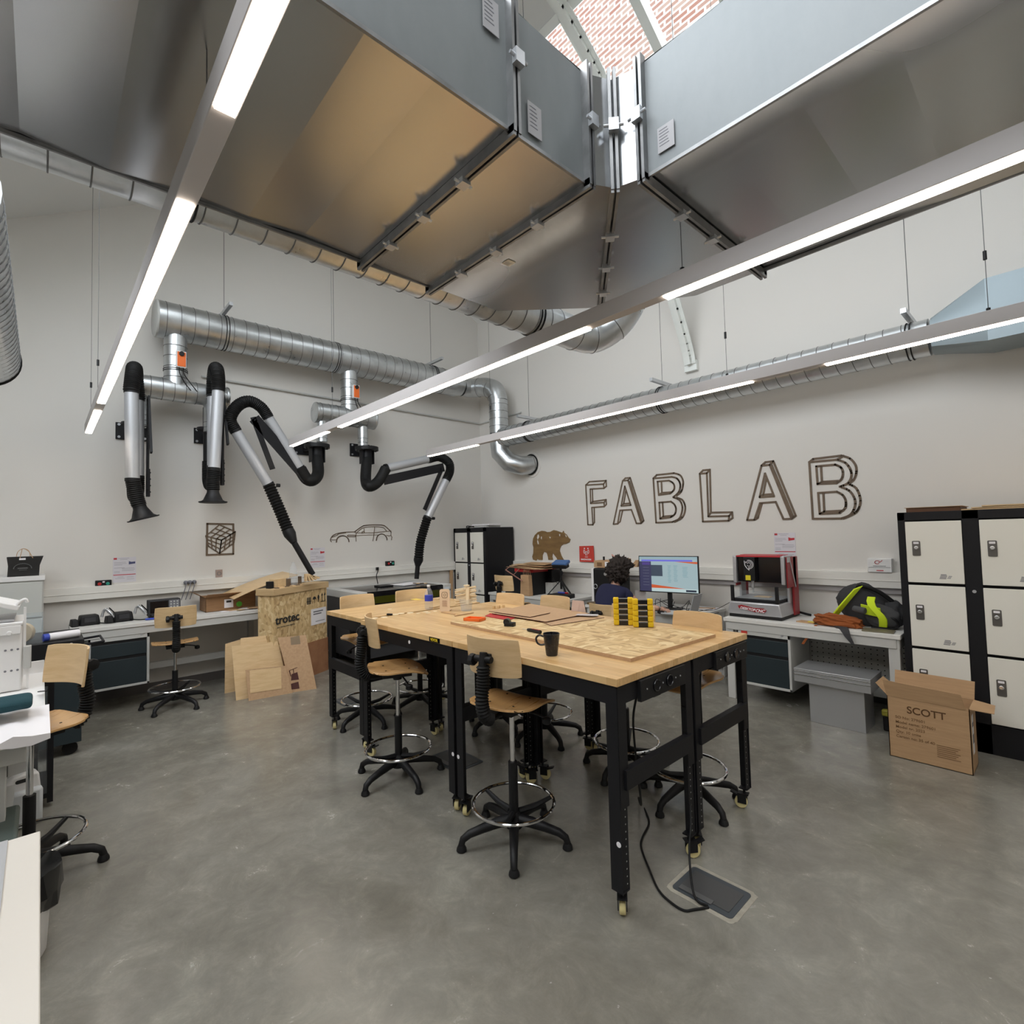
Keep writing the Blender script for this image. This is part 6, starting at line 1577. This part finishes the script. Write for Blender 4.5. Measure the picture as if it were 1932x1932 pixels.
# backpack
bp_ = thing('backpack', 'charcoal backpack with lime green straps slumped on the bench by the large lockers', 'backpack', (-1.26, 5.44, .801))
def blob(name, prof, m, par, seed=0, amp=.02, sub=4):
    b = MB(); bmesh.ops.create_icosphere(b.bm, subdivisions=sub, radius=1.)
    cx, cy, cz, rx, ry, rz_, rot = prof
    R_ = Matrix.Rotation(rot, 3, 'Y')
    for v in b.bm.verts:
        c = v.co.copy(); s = 1 + amp*8*noise.noise(c*1.6 + V((seed, 0, 0))) + amp*5*noise.noise(c*4 + V((0, seed, 0)))
        q = V((abs(c.x)**.75*math.copysign(1, c.x)*rx, abs(c.y)**.75*math.copysign(1, c.y)*ry, abs(c.z)**.8*math.copysign(1, c.z)*rz_))*s
        v.co = V((cx, cy, cz)) + R_ @ q
        v.co.z = max(v.co.z, .002)
    for f in b.bm.faces: f.smooth = True
    return b.build(name, m, par, ang=180)
blob('main_pack', (-.03, .06, .16, .215, .14, .175, .80), CHARC, bp_, 2, .012)
blob('front_pocket', (.13, -.04, .10, .13, .10, .10, .3), mat('grey_fabric', (.07, .07, .072), .9, bump=(300, .3)), bp_, 5, .014)
blob('side_pocket', (.21, .0, .13, .07, .08, .10, -.3), CHARC, bp_, 8, .02)
b = MB(); b.sheet([[V((-.285 + .22*i/6 + .020*j, -.10 - .03*math.sin(i*.5) + .012*j, .03 + .30*i/6 + .010*j)) for j in range(4)] for i in range(7)], .016); b.build('lime_strap', LIME, bp_, bev=.005, recalc=True)
b = MB(); b.sheet([[V((.045 + .012*i + .06*j/3 - .02*math.sin(i), -.155 - .045*math.sin(i*.45), .275 - .25*i/7)) for j in range(4)] for i in range(8)], .014); b.build('lime_strap', LIME, bp_, bev=.005, recalc=True)
b = MB(); b.sheet([[V((.0 + .035*i, -.165 - .012*j, .13 - .006*i + .04*j)) for j in range(3)] for i in range(5)], .01); b.build('lime_strap', LIME, bp_, recalc=True)
b = MB(); b.cyl((-.06, -.17, .165), (.035, -.20, .155), .028); b.build('grey_roll', MATS['grey_fabric'], bp_, bev=.008)
b = MB(); b.tube(cr([(-.06, -.02, .33), (-.02, -.05, .36), (.10, -.03, .31), (.20, .0, .22)], 6), .018, 8); b.build('top_band', BLACKP, bp_)
b = MB(); b.tube(cr([(.16, -.12, .12), (.23, -.13, .09), (.24, -.10, .03), (.16, -.14, .01), (.06, -.15, .01)], 6), .010, 8); b.build('hanging_strap', BLACKP, bp_)
# rust jacket with belt ends
rj = thing('rust_jacket', 'crumpled rust brown garment on the bench, its ends hanging over the front edge', 'garment', (-1.45, 5.26, .801))
blob('cloth', (.0, .0, .045, .20, .085, .05, .05), RUST, rj, 3, .03, 5)
b = MB()
for k in range(5):
    b.tube(cr([(-.15+.02*k, -.03+.015*k, .06+.01*k), (-.05, -.05+.02*k, .095), (.08, -.02+.02*k, .085-.005*k), (.17, -.03+.01*k, .03)], 6), .013, 8)
b.build('folds', RUST, rj)
b = MB(); b.sheet([[V((.0 + .026*i + .10*j/3*(1-.13*i), -.10 - .022*min(i, 4) - .003*i, .012 - .030*max(0, i-2))) for j in range(4)] for i in range(7)], .008); b.build('grey_flap', CHARC, rj, recalc=True)
b = MB(); b.sheet([[V((-.13 - .018*i + .022*j, -.09 - .02*min(i, 2) - .002*i, .008 - .030*max(0, i-1))) for j in range(2)] for i in range(8)], .003); b.build('belt_end', RUST, rj, recalc=True)
b = MB(); b.box((-1.70, 5.28, .806), (.16, .09, .010), Matrix.Rotation(-.2, 3, 'Z')); o = tag1(b, 'brown_envelope', CARD, 'brown packet with a yellow patch left of the rust garment', 'packet')
q = MB(); q.box((-1.66, 5.27, .8125), (.06, .05, .002)); q.build('yellow_patch', MATS['warning_yellow'], o)
b = MB(); b.box((-1.13, 5.20, .806), (.22, .14, .010), Matrix.Rotation(.1, 3, 'Z')); tag1(b, 'olive_sheet', mat('olive_sheet', (.16, .14, .09), .5), 'olive folded sheet under the backpack at the right end of the bench', 'sheet')

# folded steel part on the floor
sb = thing('folded_steel_box', 'folded bare sheet steel box with a wider top, on the floor under the bench', 'steel box', (-1.41, 5.10, 0))
b = MB(); b.b2((-.20, -.14, 0), (.21, .14, .345)); b.build('lower_box', STEEL, sb, bev=.002)
b = MB(); b.b2((-.30, -.19, .34), (.27, .17, .455)); b.build('upper_box', STEEL, sb, bev=.002)
b = MB(); b.b2((-.302, -.193, .400), (.272, -.189, .406)); b.b2((-.302, -.193, .43), (.272, -.189, .434)); b.build('fold_line', CHROME, sb)
b = MB(); b.box((-1.07, 5.20, .06), (.10, .14, .12)); tag1(b, 'black_yellow_tool', BLACKP, 'small black tool on the floor between the steel box and the cardboard box', 'tool', bev=.01)
b = MB(); b.box((-1.07, 5.10, .16), (.09, .05, .05)); tag1(b, 'yellow_tool', mat('dull_yellow', (.30, .27, .03), .5), 'dull yellow tool part standing beside the cardboard box', 'tool', bev=.01)
# Scott cardboard box
sx0, sx1, sy0, sy1 = -.975, -.515, 4.615, 4.885; hb = .44
bx2 = thing('cardboard_box', 'open cardboard box printed SCOTT standing before the large lockers', 'box')
b = MB()
for p_, q_ in (((sx0, sy0, 0), (sx1, sy0+.005, hb)), ((sx0, sy1-.005, 0), (sx1, sy1, hb)), ((sx0, sy0, 0), (sx0+.005, sy1, hb)), ((sx1-.005, sy0, 0), (sx1, sy1, hb)), ((sx0, sy0, 0), (sx1, sy1, .005))): b.b2(p_, q_)
b.build('carton', CARD, bx2)
b = MB(); b.prism([(0, 0), (sx1-sx0-.02, 0), (sx1-sx0-.04, .105), (-.015, .115)], 0, .004, frame((sx0, sy0, hb), (1, 0, -.02), (0, -.20, 1))); b.build('front_flap', CARD, bx2)
b = MB(); b.prism([(0, 0), (sx1-sx0, 0), (sx1-sx0+.005, .125), (.0, .13)], 0, .004, frame((sx0, sy1, hb), (1, 0, 0), (0, .25, 1))); b.build('back_flap', CARD, bx2)
b = MB(); b.prism([(0, 0), (.27, 0), (.24, .11), (.03, .12)], 0, .004, frame((sx1, sy0, hb), (0, 1, 0), (1, 0, -.08))); b.build('side_flap', CARD, bx2)
b = MB(); b.prism([(0, 0), (.27, 0), (.25, .10), (.02, .10)], 0, .004, frame((sx0, sy0, hb), (0, 1, 0), (-.7, 0, .7))); b.build('side_flap', CARD, bx2)
Mx = frame((sx0, sy0-.001, 0), (1, 0, 0), (0, 0, 1)); BR = mat('box_print', (.10, .045, .015), .8); BR2 = mat('box_print_faint', (.22, .12, .055), .8)
txt('SCOTT', .070, Mx @ Matrix.Translation((.115, .335, 0)), BR, bx2, 'box_lettering', bold=.0008, sx=.98)
for k, s_ in enumerate(('SO No: 279601', 'Model name: 279601', 'Model nr: 2023', 'Qty: 10 units', 'Carton no: 35 of 40')):
    txt(s_, .026, Mx @ Matrix.Translation((.045, .285-.034*k, 0)), BR2, bx2, 'box_lettering', bold=.0002, sx=1.05)
b = MB()
for k in range(7): b.prism([(.275, .150-.013*k), (.40-.012*(k % 3), .150-.013*k), (.40-.012*(k % 3), .155-.013*k), (.275, .155-.013*k)], 0, .0008, Mx)
b.build('small_print', BR2, bx2)
b = MB(); b.b2((sx1, sy0+.06, .12), (sx1+.0012, sy0+.13, .38)); lb = b.build('side_label', PAPER, bx2)
b = MB(); b.b2((sx1+.0012, sy0+.07, .19), (sx1+.002, sy0+.12, .25)); b.b2((sx1+.0012, sy0+.07, .30), (sx1+.002, sy0+.12, .33)); b.build('label_code', INK, lb)

# =====================================================================
# WALL LETTERS, CUT-OUTS, POSTERS
# =====================================================================
YL = YW-.001
def Lp(c, ox=1080, oy=840, s=3.389): p = PY(ox + c[0]/s, oy + c[1]/s, YL); return p
def letter(ch, strokes, label, w=.021):
    b = MB()
    for pts, cl_ in strokes:
        q = [Lp(c) for c in pts]; b.stroke(q, w, .008, (0, -1, 0), closed=cl_)
    return tag(b.build('wall_letter', LASERWOOD), label, 'letter', 'laser-cut outline letters')
F_ = [([(86, 255), (200, 248), (202, 275), (115, 280), (118, 372), (203, 366), (205, 392), (125, 398), (132, 508), (100, 508)], 1), ([(86, 255), (110, 233), (216, 226), (200, 248)], 0), ([(216, 226), (218, 262), (202, 275)], 0), ([(128, 282), (131, 360), (118, 372)], 0), ([(131, 360), (216, 348), (203, 366)], 0), ([(216, 348), (218, 378), (205, 392)], 0), ([(140, 398), (142, 492), (132, 508)], 0)]
A_ = [([(263, 504), (322, 228), (356, 224), (440, 499), (410, 499), (378, 412), (305, 416), (290, 502)], 1), ([(322, 228), (340, 210), (370, 208), (356, 224)], 0), ([(370, 208), (457, 482), (440, 499)], 0), ([(336, 262), (313, 388), (374, 383)], 1), ([(342, 292), (329, 374), (313, 388)], 0), ([(329, 374), (370, 371)], 0), ([(322, 416), (306, 488), (290, 502)], 0), ([(366, 232), (448, 490)], 0)]
def curve(pts): return [(v.x, v.y) for v in cr([V((x, y, 0)) for x, y in pts], 4)]
B1_ = [([(518, 212)] + curve([(635, 202), (668, 212), (688, 240), (690, 272), (676, 305), (645, 332)]) + curve([(645, 332), (684, 350), (703, 388), (700, 430), (682, 470), (640, 490)]) + [(536, 495)], 1),
       ([(545, 232)] + curve([(618, 226), (642, 240), (653, 262), (648, 288), (626, 308)]) + [(553, 318)], 1), ([(570, 232), (573, 304), (553, 318)], 0), ([(573, 304), (630, 300)], 0),
       ([(556, 366)] + curve([(630, 360), (652, 378), (663, 405), (656, 440), (630, 460)]) + [(562, 470)], 1), ([(577, 366), (582, 455), (562, 470)], 0), ([(582, 455), (640, 450)], 0),
       ([(518, 212), (540, 190)] + curve([(650, 178), (690, 192), (708, 228), (706, 268), (694, 300), (668, 322)]), 0), (curve([(668, 335), (704, 350), (722, 392), (716, 438), (696, 468), (655, 490)]), 0)]
L_ = [([(815, 182), (860, 178), (870, 455), (1003, 452), (1000, 482), (835, 488)], 1), ([(815, 182), (836, 160), (880, 156), (860, 178)], 0), ([(880, 156), (886, 430), (870, 455)], 0), ([(886, 430), (1022, 428), (1003, 452)], 0), ([(1022, 428), (1025, 465), (1000, 482)], 0)]
A2_ = [([(1118, 478), (1210, 130), (1262, 125), (1402, 470), (1350, 472), (1300, 362), (1200, 370), (1165, 476)], 1), ([(1210, 130), (1235, 108), (1285, 102), (1262, 125)], 0), ([(1285, 102), (1428, 450), (1402, 470)], 0), ([(1232, 180), (1198, 332), (1290, 326)], 1), ([(1240, 215), (1221, 316), (1198, 332)], 0), ([(1221, 316), (1285, 312)], 0), ([(1212, 372), (1186, 464), (1165, 476)], 0), ([(1275, 128), (1414, 462)], 0)]
B2_ = [([(1515, 108)] + curve([(1690, 92), (1745, 112), (1778, 155), (1784, 200), (1762, 242), (1710, 265)]) + curve([(1710, 265), (1770, 290), (1806, 345), (1804, 400), (1776, 445), (1720, 468)]) + [(1538, 470)], 1),
       ([(1560, 135)] + curve([(1680, 124), (1715, 140), (1730, 172), (1722, 215), (1690, 242)]) + [(1568, 248)], 1), ([(1590, 135), (1596, 234), (1568, 248)], 0), ([(1596, 234), (1700, 228)], 0),
       ([(1572, 305)] + curve([(1690, 297), (1728, 318), (1748, 355), (1745, 400), (1710, 432)]) + [(1582, 438)], 1), ([(1605, 305), (1611, 424), (1582, 438)], 0), ([(1611, 424), (1722, 418)], 0),
       ([(1515, 108), (1540, 88)] + curve([(1720, 66), (1775, 85), (1812, 130), (1815, 180), (1798, 222), (1765, 245)]), 0), (curve([(1768, 248), (1815, 275), (1841, 340), (1835, 395), (1805, 435), (1735, 468)]), 0), ([(1700, 88), (1735, 68)], 0)]
for s_, l_ in ((F_, 'brown outlined block letter F, the first of the wall lettering'), (A_, 'brown outlined letter A between the F and the first B'), (B1_, 'brown outlined letter B in the middle, left of the L'), (L_, 'brown outlined letter L in the wall lettering'), (A2_, 'brown outlined letter A right of the L, larger in view than the other A'), (B2_, 'brown outlined letter B at the right end of the wall lettering')):
    letter('', s_, l_, .0185 if s_ in (F_, A_) else .0200)
# bear cut-out
bc = [(1062, 372), (1066, 340), (1085, 300), (1120, 265), (1165, 250), (1200, 255), (1225, 265), (1262, 262), (1300, 242), (1335, 250), (1368, 262), (1398, 272), (1410, 250), (1418, 272), (1445, 292), (1470, 330), (1490, 348), (1480, 380), (1440, 398), (1410, 402), (1385, 420), (1372, 450), (1368, 480), (1385, 530), (1400, 560), (1418, 585), (1345, 586), (1335, 560), (1300, 515), (1290, 498), (1282, 540), (1290, 580), (1240, 580), (1235, 545), (1222, 500), (1190, 490), (1172, 530), (1172, 582), (1135, 582), (1112, 570), (1100, 590), (1066, 578), (1056, 545), (1068, 505), (1070, 440), (1060, 400)]
b = MB(); pts = [Lp(c, 830, 960, 6.0375) for c in bc]; Mb_ = frame((0, YL, 0), (1, 0, 0), (0, 0, 1)); b.prism([(p.x, p.z) for p in pts], 0, .012, Mb_); be = tag(b.build('bear_cutout', BEARWOOD), 'brown wooden silhouette of a walking bear on the wall above the scanner', 'wall decoration')
b = MB()
for poly in ([(1118, 300), (1130, 290), (1138, 320), (1120, 350), (1112, 330)], [(1158, 315), (1168, 318), (1166, 350), (1156, 335)], [(1118, 350), (1130, 380), (1132, 405), (1120, 400), (1114, 370)], [(1250, 318), (1270, 322), (1262, 340)], [(1366, 285), (1378, 292), (1372, 315), (1364, 300)], [(1432, 290), (1450, 310), (1446, 325), (1438, 308)]):
    q = [Lp(c, 830, 960, 6.0375) for c in poly]; b.prism([(p.x, p.z) for p in q], .0121, .0130, Mb_)
b.build('cut_marks', WHITE_WALL, be)
# car outline on the left wall
def Cp(c, ox=600, oy=970, s=10.733): return PX(ox + c[0]/s, oy + c[1]/s, XW+.001)
b = MB()
for pts, cl_, w_ in ((curve([(250, 520), (275, 460), (330, 415), (430, 382), (560, 365), (740, 358)]), 0, .011), (curve([(740, 358), (830, 290), (900, 245), (960, 228), (1080, 218), (1220, 218), (1320, 228), (1370, 255), (1440, 320), (1480, 365)]), 0, .013),
                     ([(1480, 365), (1475, 430), (1495, 465), (1485, 520)], 0, .008), ([(250, 520), (255, 545), (272, 560)], 0, .010), ([(255, 522), (360, 520)], 0, .008), (curve([(370, 570), (385, 500), (430, 455), (500, 438), (570, 460), (615, 510), (625, 560)]), 0, .014),
                     (curve([(1180, 535), (1195, 460), (1240, 415), (1295, 402), (1350, 425), (1390, 480), (1395, 525)]), 0, .013), ([(770, 378), (1120, 378), (1480, 340)], 0, .008), ([(775, 432), (1120, 418), (1210, 420)], 0, .006), ([(775, 378), (765, 450), (770, 550)], 0, .008),
                     ([(1145, 255), (1130, 420), (1110, 540)], 0, .008), (curve([(780, 378), (850, 315), (930, 272), (1060, 255), (1230, 258), (1320, 275), (1385, 340)]), 0, .009), ([(590, 438), (610, 425), (760, 425), (755, 455), (610, 455)], 1, .010), ([(930, 290), (935, 372)], 0, .007), ([(885, 385), (895, 355), (930, 345), (935, 372)], 1, .008),
                     (curve([(275, 470), (380, 430), (420, 400), (560, 380)]), 0, .009), ([(1385, 430), (1440, 440), (1480, 430)], 0, .009), ([(740, 360), (775, 380)], 0, .01)):
    b.stroke([Cp(c) for c in pts], w_, .006, (1, 0, 0), closed=bool(cl_))
tag(b.build('car_outline', LASERWOOD), 'thin brown cut-out line drawing of a car on the left wall', 'wall decoration')
# cube lattice in a square frame
def Kp(c, ox=370, oy=980, s=1): return PX(c[0], c[1], XW+.001)
b = MB()
b.stroke([PX(*c, XW+.001) for c in ((391, 988), (440, 989), (440, 1045), (390, 1047))], .022, .006, (1, 0, 0), closed=True)
top, le, ri, bo, ce = V((415, 990)), V((388, 1011)), V((444, 1003)), V((412, 1043)), V((416, 1022))
le2, ri2 = V((393, 1030)), V((441, 1024)); ce = V((417, 1021)); bo = V((414, 1044))
def ln(a, c): b.stroke([PX(a.x, a.y, XW+.004), PX(c.x, c.y, XW+.004)], .012, .007, (1, 0, 0))
tl, tt_, tr_, tc_ = V((388, 1011)), V((414, 990)), V((444, 1003)), V((418, 1019))
for k in range(4):
    f = k/3
    ln(tl.lerp(tt_, f), tc_.lerp(tr_, f)); ln(tl.lerp(tc_, f), tt_.lerp(tr_, f))
    ln(tl.lerp(le2, f), tc_.lerp(bo, f)); ln(tl.lerp(tc_, f), le2.lerp(bo, f))
    ln(tc_.lerp(bo, f), tr_.lerp(ri2, f)); ln(tc_.lerp(tr_, f), bo.lerp(ri2, f))
tag(b.build('cube_lattice_plaque', LASERWOOD), 'brown cut-out plaque of a latticed cube in a square frame on the left wall', 'wall decoration')
b = MB(); o = PX(413, 1082, XW+.001); b.box(o + V((.005, 0, 0)), (.010, .075, .095)); o_ = tag(b.build('small_tile', mat('mottled_tile', (.36, .27, .23), .5)), 'small square mottled tile on the wall under the cube plaque', 'tile')
b = MB(); b.ring(o + V((.0105, 0, .0)), .022, .003, axis=(1, 0, 0)); b.build('tile_motif', INK, o_)
# posters
def poster(M, w, h, label, pic):
    t = thing('instruction_sheet', label, 'poster')
    b = MB(); b.prism([(0, 0), (w, 0), (w, -h), (0, -h)][::-1], .001, .003, M); b.build('paper', mat('poster_paper', (.66, .64, .68), .4), t)
    b = MB(); b.prism([(x, y) for x, y in ((w*.03, -h*.09), (w*.17, -h*.09), (w*.17, -h*.02), (w*.03, -h*.02))], .003, .0036, M); b.prism([(w*.02, -h*.715), (w*.98, -h*.715), (w*.98, -h*.685), (w*.02, -h*.685)], .003, .0036, M); b.build('red_marks', INKR, t)
    b = MB()
    for k, (x0, x1, y) in enumerate(((.22, .70, .04), (.30, .62, .09), (.05, .55, .20), (.05, .58, .25), (.05, .40, .30), (.05, .50, .42), (.38, .92, .44), (.38, .95, .49), (.38, .90, .54), (.05, .30, .56), (.05, .30, .61), (.20, .45, .78), (.10, .50, .84), (.60, .90, .80), (.60, .92, .88))):
        b.prism([(w*x0, -h*y-h*.012), (w*x1, -h*y-h*.012), (w*x1, -h*y), (w*x0, -h*y)], .003, .0035, M)
    b.build('text_lines', mat('faint_ink', (.30, .28, .32), .6), t)
    b = MB(); b.prism([(w*.68, -h*.30), (w*.96, -h*.27), (w*.96, -h*.19), (w*.80, -h*.20), (w*.68, -h*.17)], .003, .0038, M); b.build('picture', pic, t)
    return t
def lframe(px, py): return frame(PX(px, py, XW), (0, 1, 0), (0, 0, 1))
poster(lframe(213, 1052), .21, .28, 'printed instruction sheet on the left wall above the soldering stations', mat('pic_blue', (.06, .07, .16), .6))
poster(lframe(585, 1034), .21, .28, 'printed instruction sheet on the left wall between the crate and the car outline', INKR)
poster(frame(PY(1460, 1005.5, YW-.001), (1, 0, 0), (0, 0, 1)), .215, .29, 'printed instruction sheet on the wall behind the milling machine', INKR)
sg = thing('red_wall_sign', 'red square sign with two white figures, right of the bear', 'sign'); Msg = frame((-4.93, YW-.02, 1.262), (1, 0, 0), (0, 0, 1))
b = MB(); b.prism([(0, 0), (.27, 0), (.265, .235), (.002, .23)], 0, .006, Msg); b.build('panel', REDSIGN, sg)
b = MB()
for cx in (.10, .165): b.prism([(cx + .011*math.cos(k*PI/6), .195 + .011*math.sin(k*PI/6)) for k in range(12)], .006, .0068, Msg)
for pts in (((.088, .175), (.082, .145), (.095, .12), (.118, .15)), ((.177, .175), (.183, .145), (.170, .12), (.147, .15)), ((.10, .17), (.11, .15), (.155, .15), (.165, .17)), ((.118, .15), (.120, .095)), ((.147, .15), (.145, .095))):
    b.stroke([Msg @ V((x, y, .006)) for x, y in pts], .008, .0008, (0, -1, 0))
b.prism([(.105, .068), (.16, .068), (.16, .074), (.105, .074)], .006, .0068, Msg); b.build('figures', PAPER, sg)
txt('INNOVATION', .030, Msg @ Matrix.Translation((.028, .025, .0065)), PAPER, sg, 'sign_lettering', bold=.0012, sx=1.0)
bx3 = thing('white_wall_box', 'small white box with a red emblem on the trunking left of the large lockers', 'box', (-1.225, 5.855, 1.247))
b = MB(); b.b2((-.10, -.03, 0), (.09, .045, .13)); b.build('box', WHITEP, bx3, bev=.004)
b = MB(); Mw = frame((0, -.031, 0), (1, 0, 0), (0, 0, 1)); b.stroke([Mw @ V((-.02 + .020*math.cos(k*.6+.5), .095+.016*math.sin(k*.6+.5), 0)) for k in range(9)], .005, .001, (0, -1, 0)); b.stroke([Mw @ V(p) for p in ((-.01, .09, 0), (.012, .105, 0), (.018, .115, 0))], .005, .001, (0, -1, 0)); b.prism([(-.03, .014), (.025, .014), (.025, .022), (-.03, .022)], 0, .001, Mw); b.build('red_emblem', INKR, bx3)
b = MB(); b.prism([(-.055, .058), (.045, .058), (.045, .063), (-.055, .063)], 0, .001, Mw); b.prism([(-.09, .045), (.08, .045), (.08, .048), (-.09, .048)], 0, .001, Mw); b.build('text_lines', INK, bx3)

# =====================================================================
# FLOOR HATCHES AND CABLES
# =====================================================================
HATCH = mat('hatch_steel', (.10, .10, .10), .40, .4)
def hatch(x0, y0, x1, y1, label):
    t = thing('floor_hatch', label, 'floor hatch', ((x0+x1)/2, (y0+y1)/2, 0), 0, None); w, d = x1-x0, y1-y0
    b = MB(); b.prism(rrect(w, d, .02), .0, .004); b.build('frame', mat('hatch_frame', (.075, .085, .095), .4, .3), t)
    b = MB(); b.prism([(x-.0, y+.0) for x, y in rrect(w-.05, d-.06, .006)], .004, .0062); b.build('lid', HATCH, t)
    b = MB(); b.b2((-w*.40, -d*.42, .0064), (w*.15, -d*.28, .0085)); b.build('cable_flap', mat('flap_steel', (.17, .17, .17), .35, .5), t)
    return t
h1 = hatch(-1.365, 2.222, -1.075, 2.44, 'dark steel floor hatch in front of the nearest workbench, cables entering it')
hatch(-3.42, 2.20, -3.05, 2.46, 'dark steel floor hatch under the workbenches, by the closest stool')
hatch(-5.33, 2.27, -5.04, 2.47, 'dark steel floor hatch behind the left leg of the workbenches')
b = MB(); b.prism([(x*(1 + .02*math.sin(i*.9)), y*(1 + .03*math.sin(i*.7+1))) for i, (x, y) in enumerate(rrect(.335, .262, .03, 8))], .0002, .0012); b.build('cement_surround', noise_mat('pale_cement', [(.3, (.27, .25, .20)), (.7, (.40, .37, .31))], (1, 1, 1), 22, rough=.6), h1)
b = MB(); pts = [PZ(*p, .006) for p in ((1337, 1712), (1310, 1716), (1292, 1718), (1270, 1706), (1243, 1680), (1225, 1640), (1210, 1600), (1212, 1580), (1224, 1555), (1220, 1535), (1205, 1505))]
p_ = pts[-1]; pts += [V((-1.50, 2.20, .35)), V((-1.48, 2.14, .60)), V((-1.46, 2.10, .80)), V((-1.43, 2.10, .93))]
b.tube(cr(pts, 6), .0055, 8); tag1(b, 'power_cable', RUBBER, 'black power cable hanging from the workbench and curving over the floor into the hatch', 'cable')
b = MB(); pts = [PZ(1335, 1709, .012), PZ(1310, 1690, .02), V((-1.33, 2.34, .12)), V((-1.36, 2.42, .22)), V((-1.40, 2.50, .30)), V((-1.42, 2.62, .45)), V((-1.42, 2.68, .60)), V((-1.44, 2.72, .80)), V((-1.43, 2.72, .93))]
b.tube(cr(pts, 6), .0055, 8); tag1(b, 'power_cable', RUBBER, 'second black power cable dropping between the table legs straight into the hatch', 'cable')

# the small curved marks of sunlight are left to the real light; camera and light follow
# =====================================================================
# LIGHT AND CAMERA
# =====================================================================
w = bpy.data.worlds.new('world'); sc.world = w; w.use_nodes = True; nt = w.node_tree; bg_ = nt.nodes['Background']
bg_.inputs['Color'].default_value = (.90, .95, 1.0, 1); bg_.inputs['Strength'].default_value = SKYS
def portal(x0, x1, y0, y1):
    L = bpy.data.lights.new('skylight_portal', 'AREA'); L.shape = 'RECTANGLE'; L.size = x1-x0; sl = V((0, y1-y0, roofz(y1)-roofz(y0))); L.size_y = sl.length
    o = bpy.data.objects.new('skylight_portal', L); COL.objects.link(o)
    o.location = ((x0+x1)/2, (y0+y1)/2, (roofz(y0)+roofz(y1))/2 + .22)
    x = V((1, 0, 0)); y = sl.normalized(); z = x.cross(y)
    o.matrix_world = Matrix.Translation(o.location) @ Matrix((x, y, z)).transposed().to_4x4()
    L.cycles.is_portal = True
portal(XG0, XG1, S0, S1); portal(XT0, XT1, T0, T1)
cam = bpy.data.cameras.new('camera'); cam.sensor_width = 36; cam.lens = 18.0; cam.clip_start = .02; cam.clip_end = 200
co = bpy.data.objects.new('camera', cam); COL.objects.link(co)
R3 = Matrix((RM.col[0], -RM.col[1], -RM.col[2])).transposed()
co.matrix_world = Matrix.Translation(EYE) @ R3.to_4x4()
sc.camera = co
sc.view_settings.view_transform = 'Standard'
sc.view_settings.look = 'None'; sc.view_settings.gamma = 1; sc.view_settings.use_curve_mapping = False
sc.view_settings.exposure = EXPO
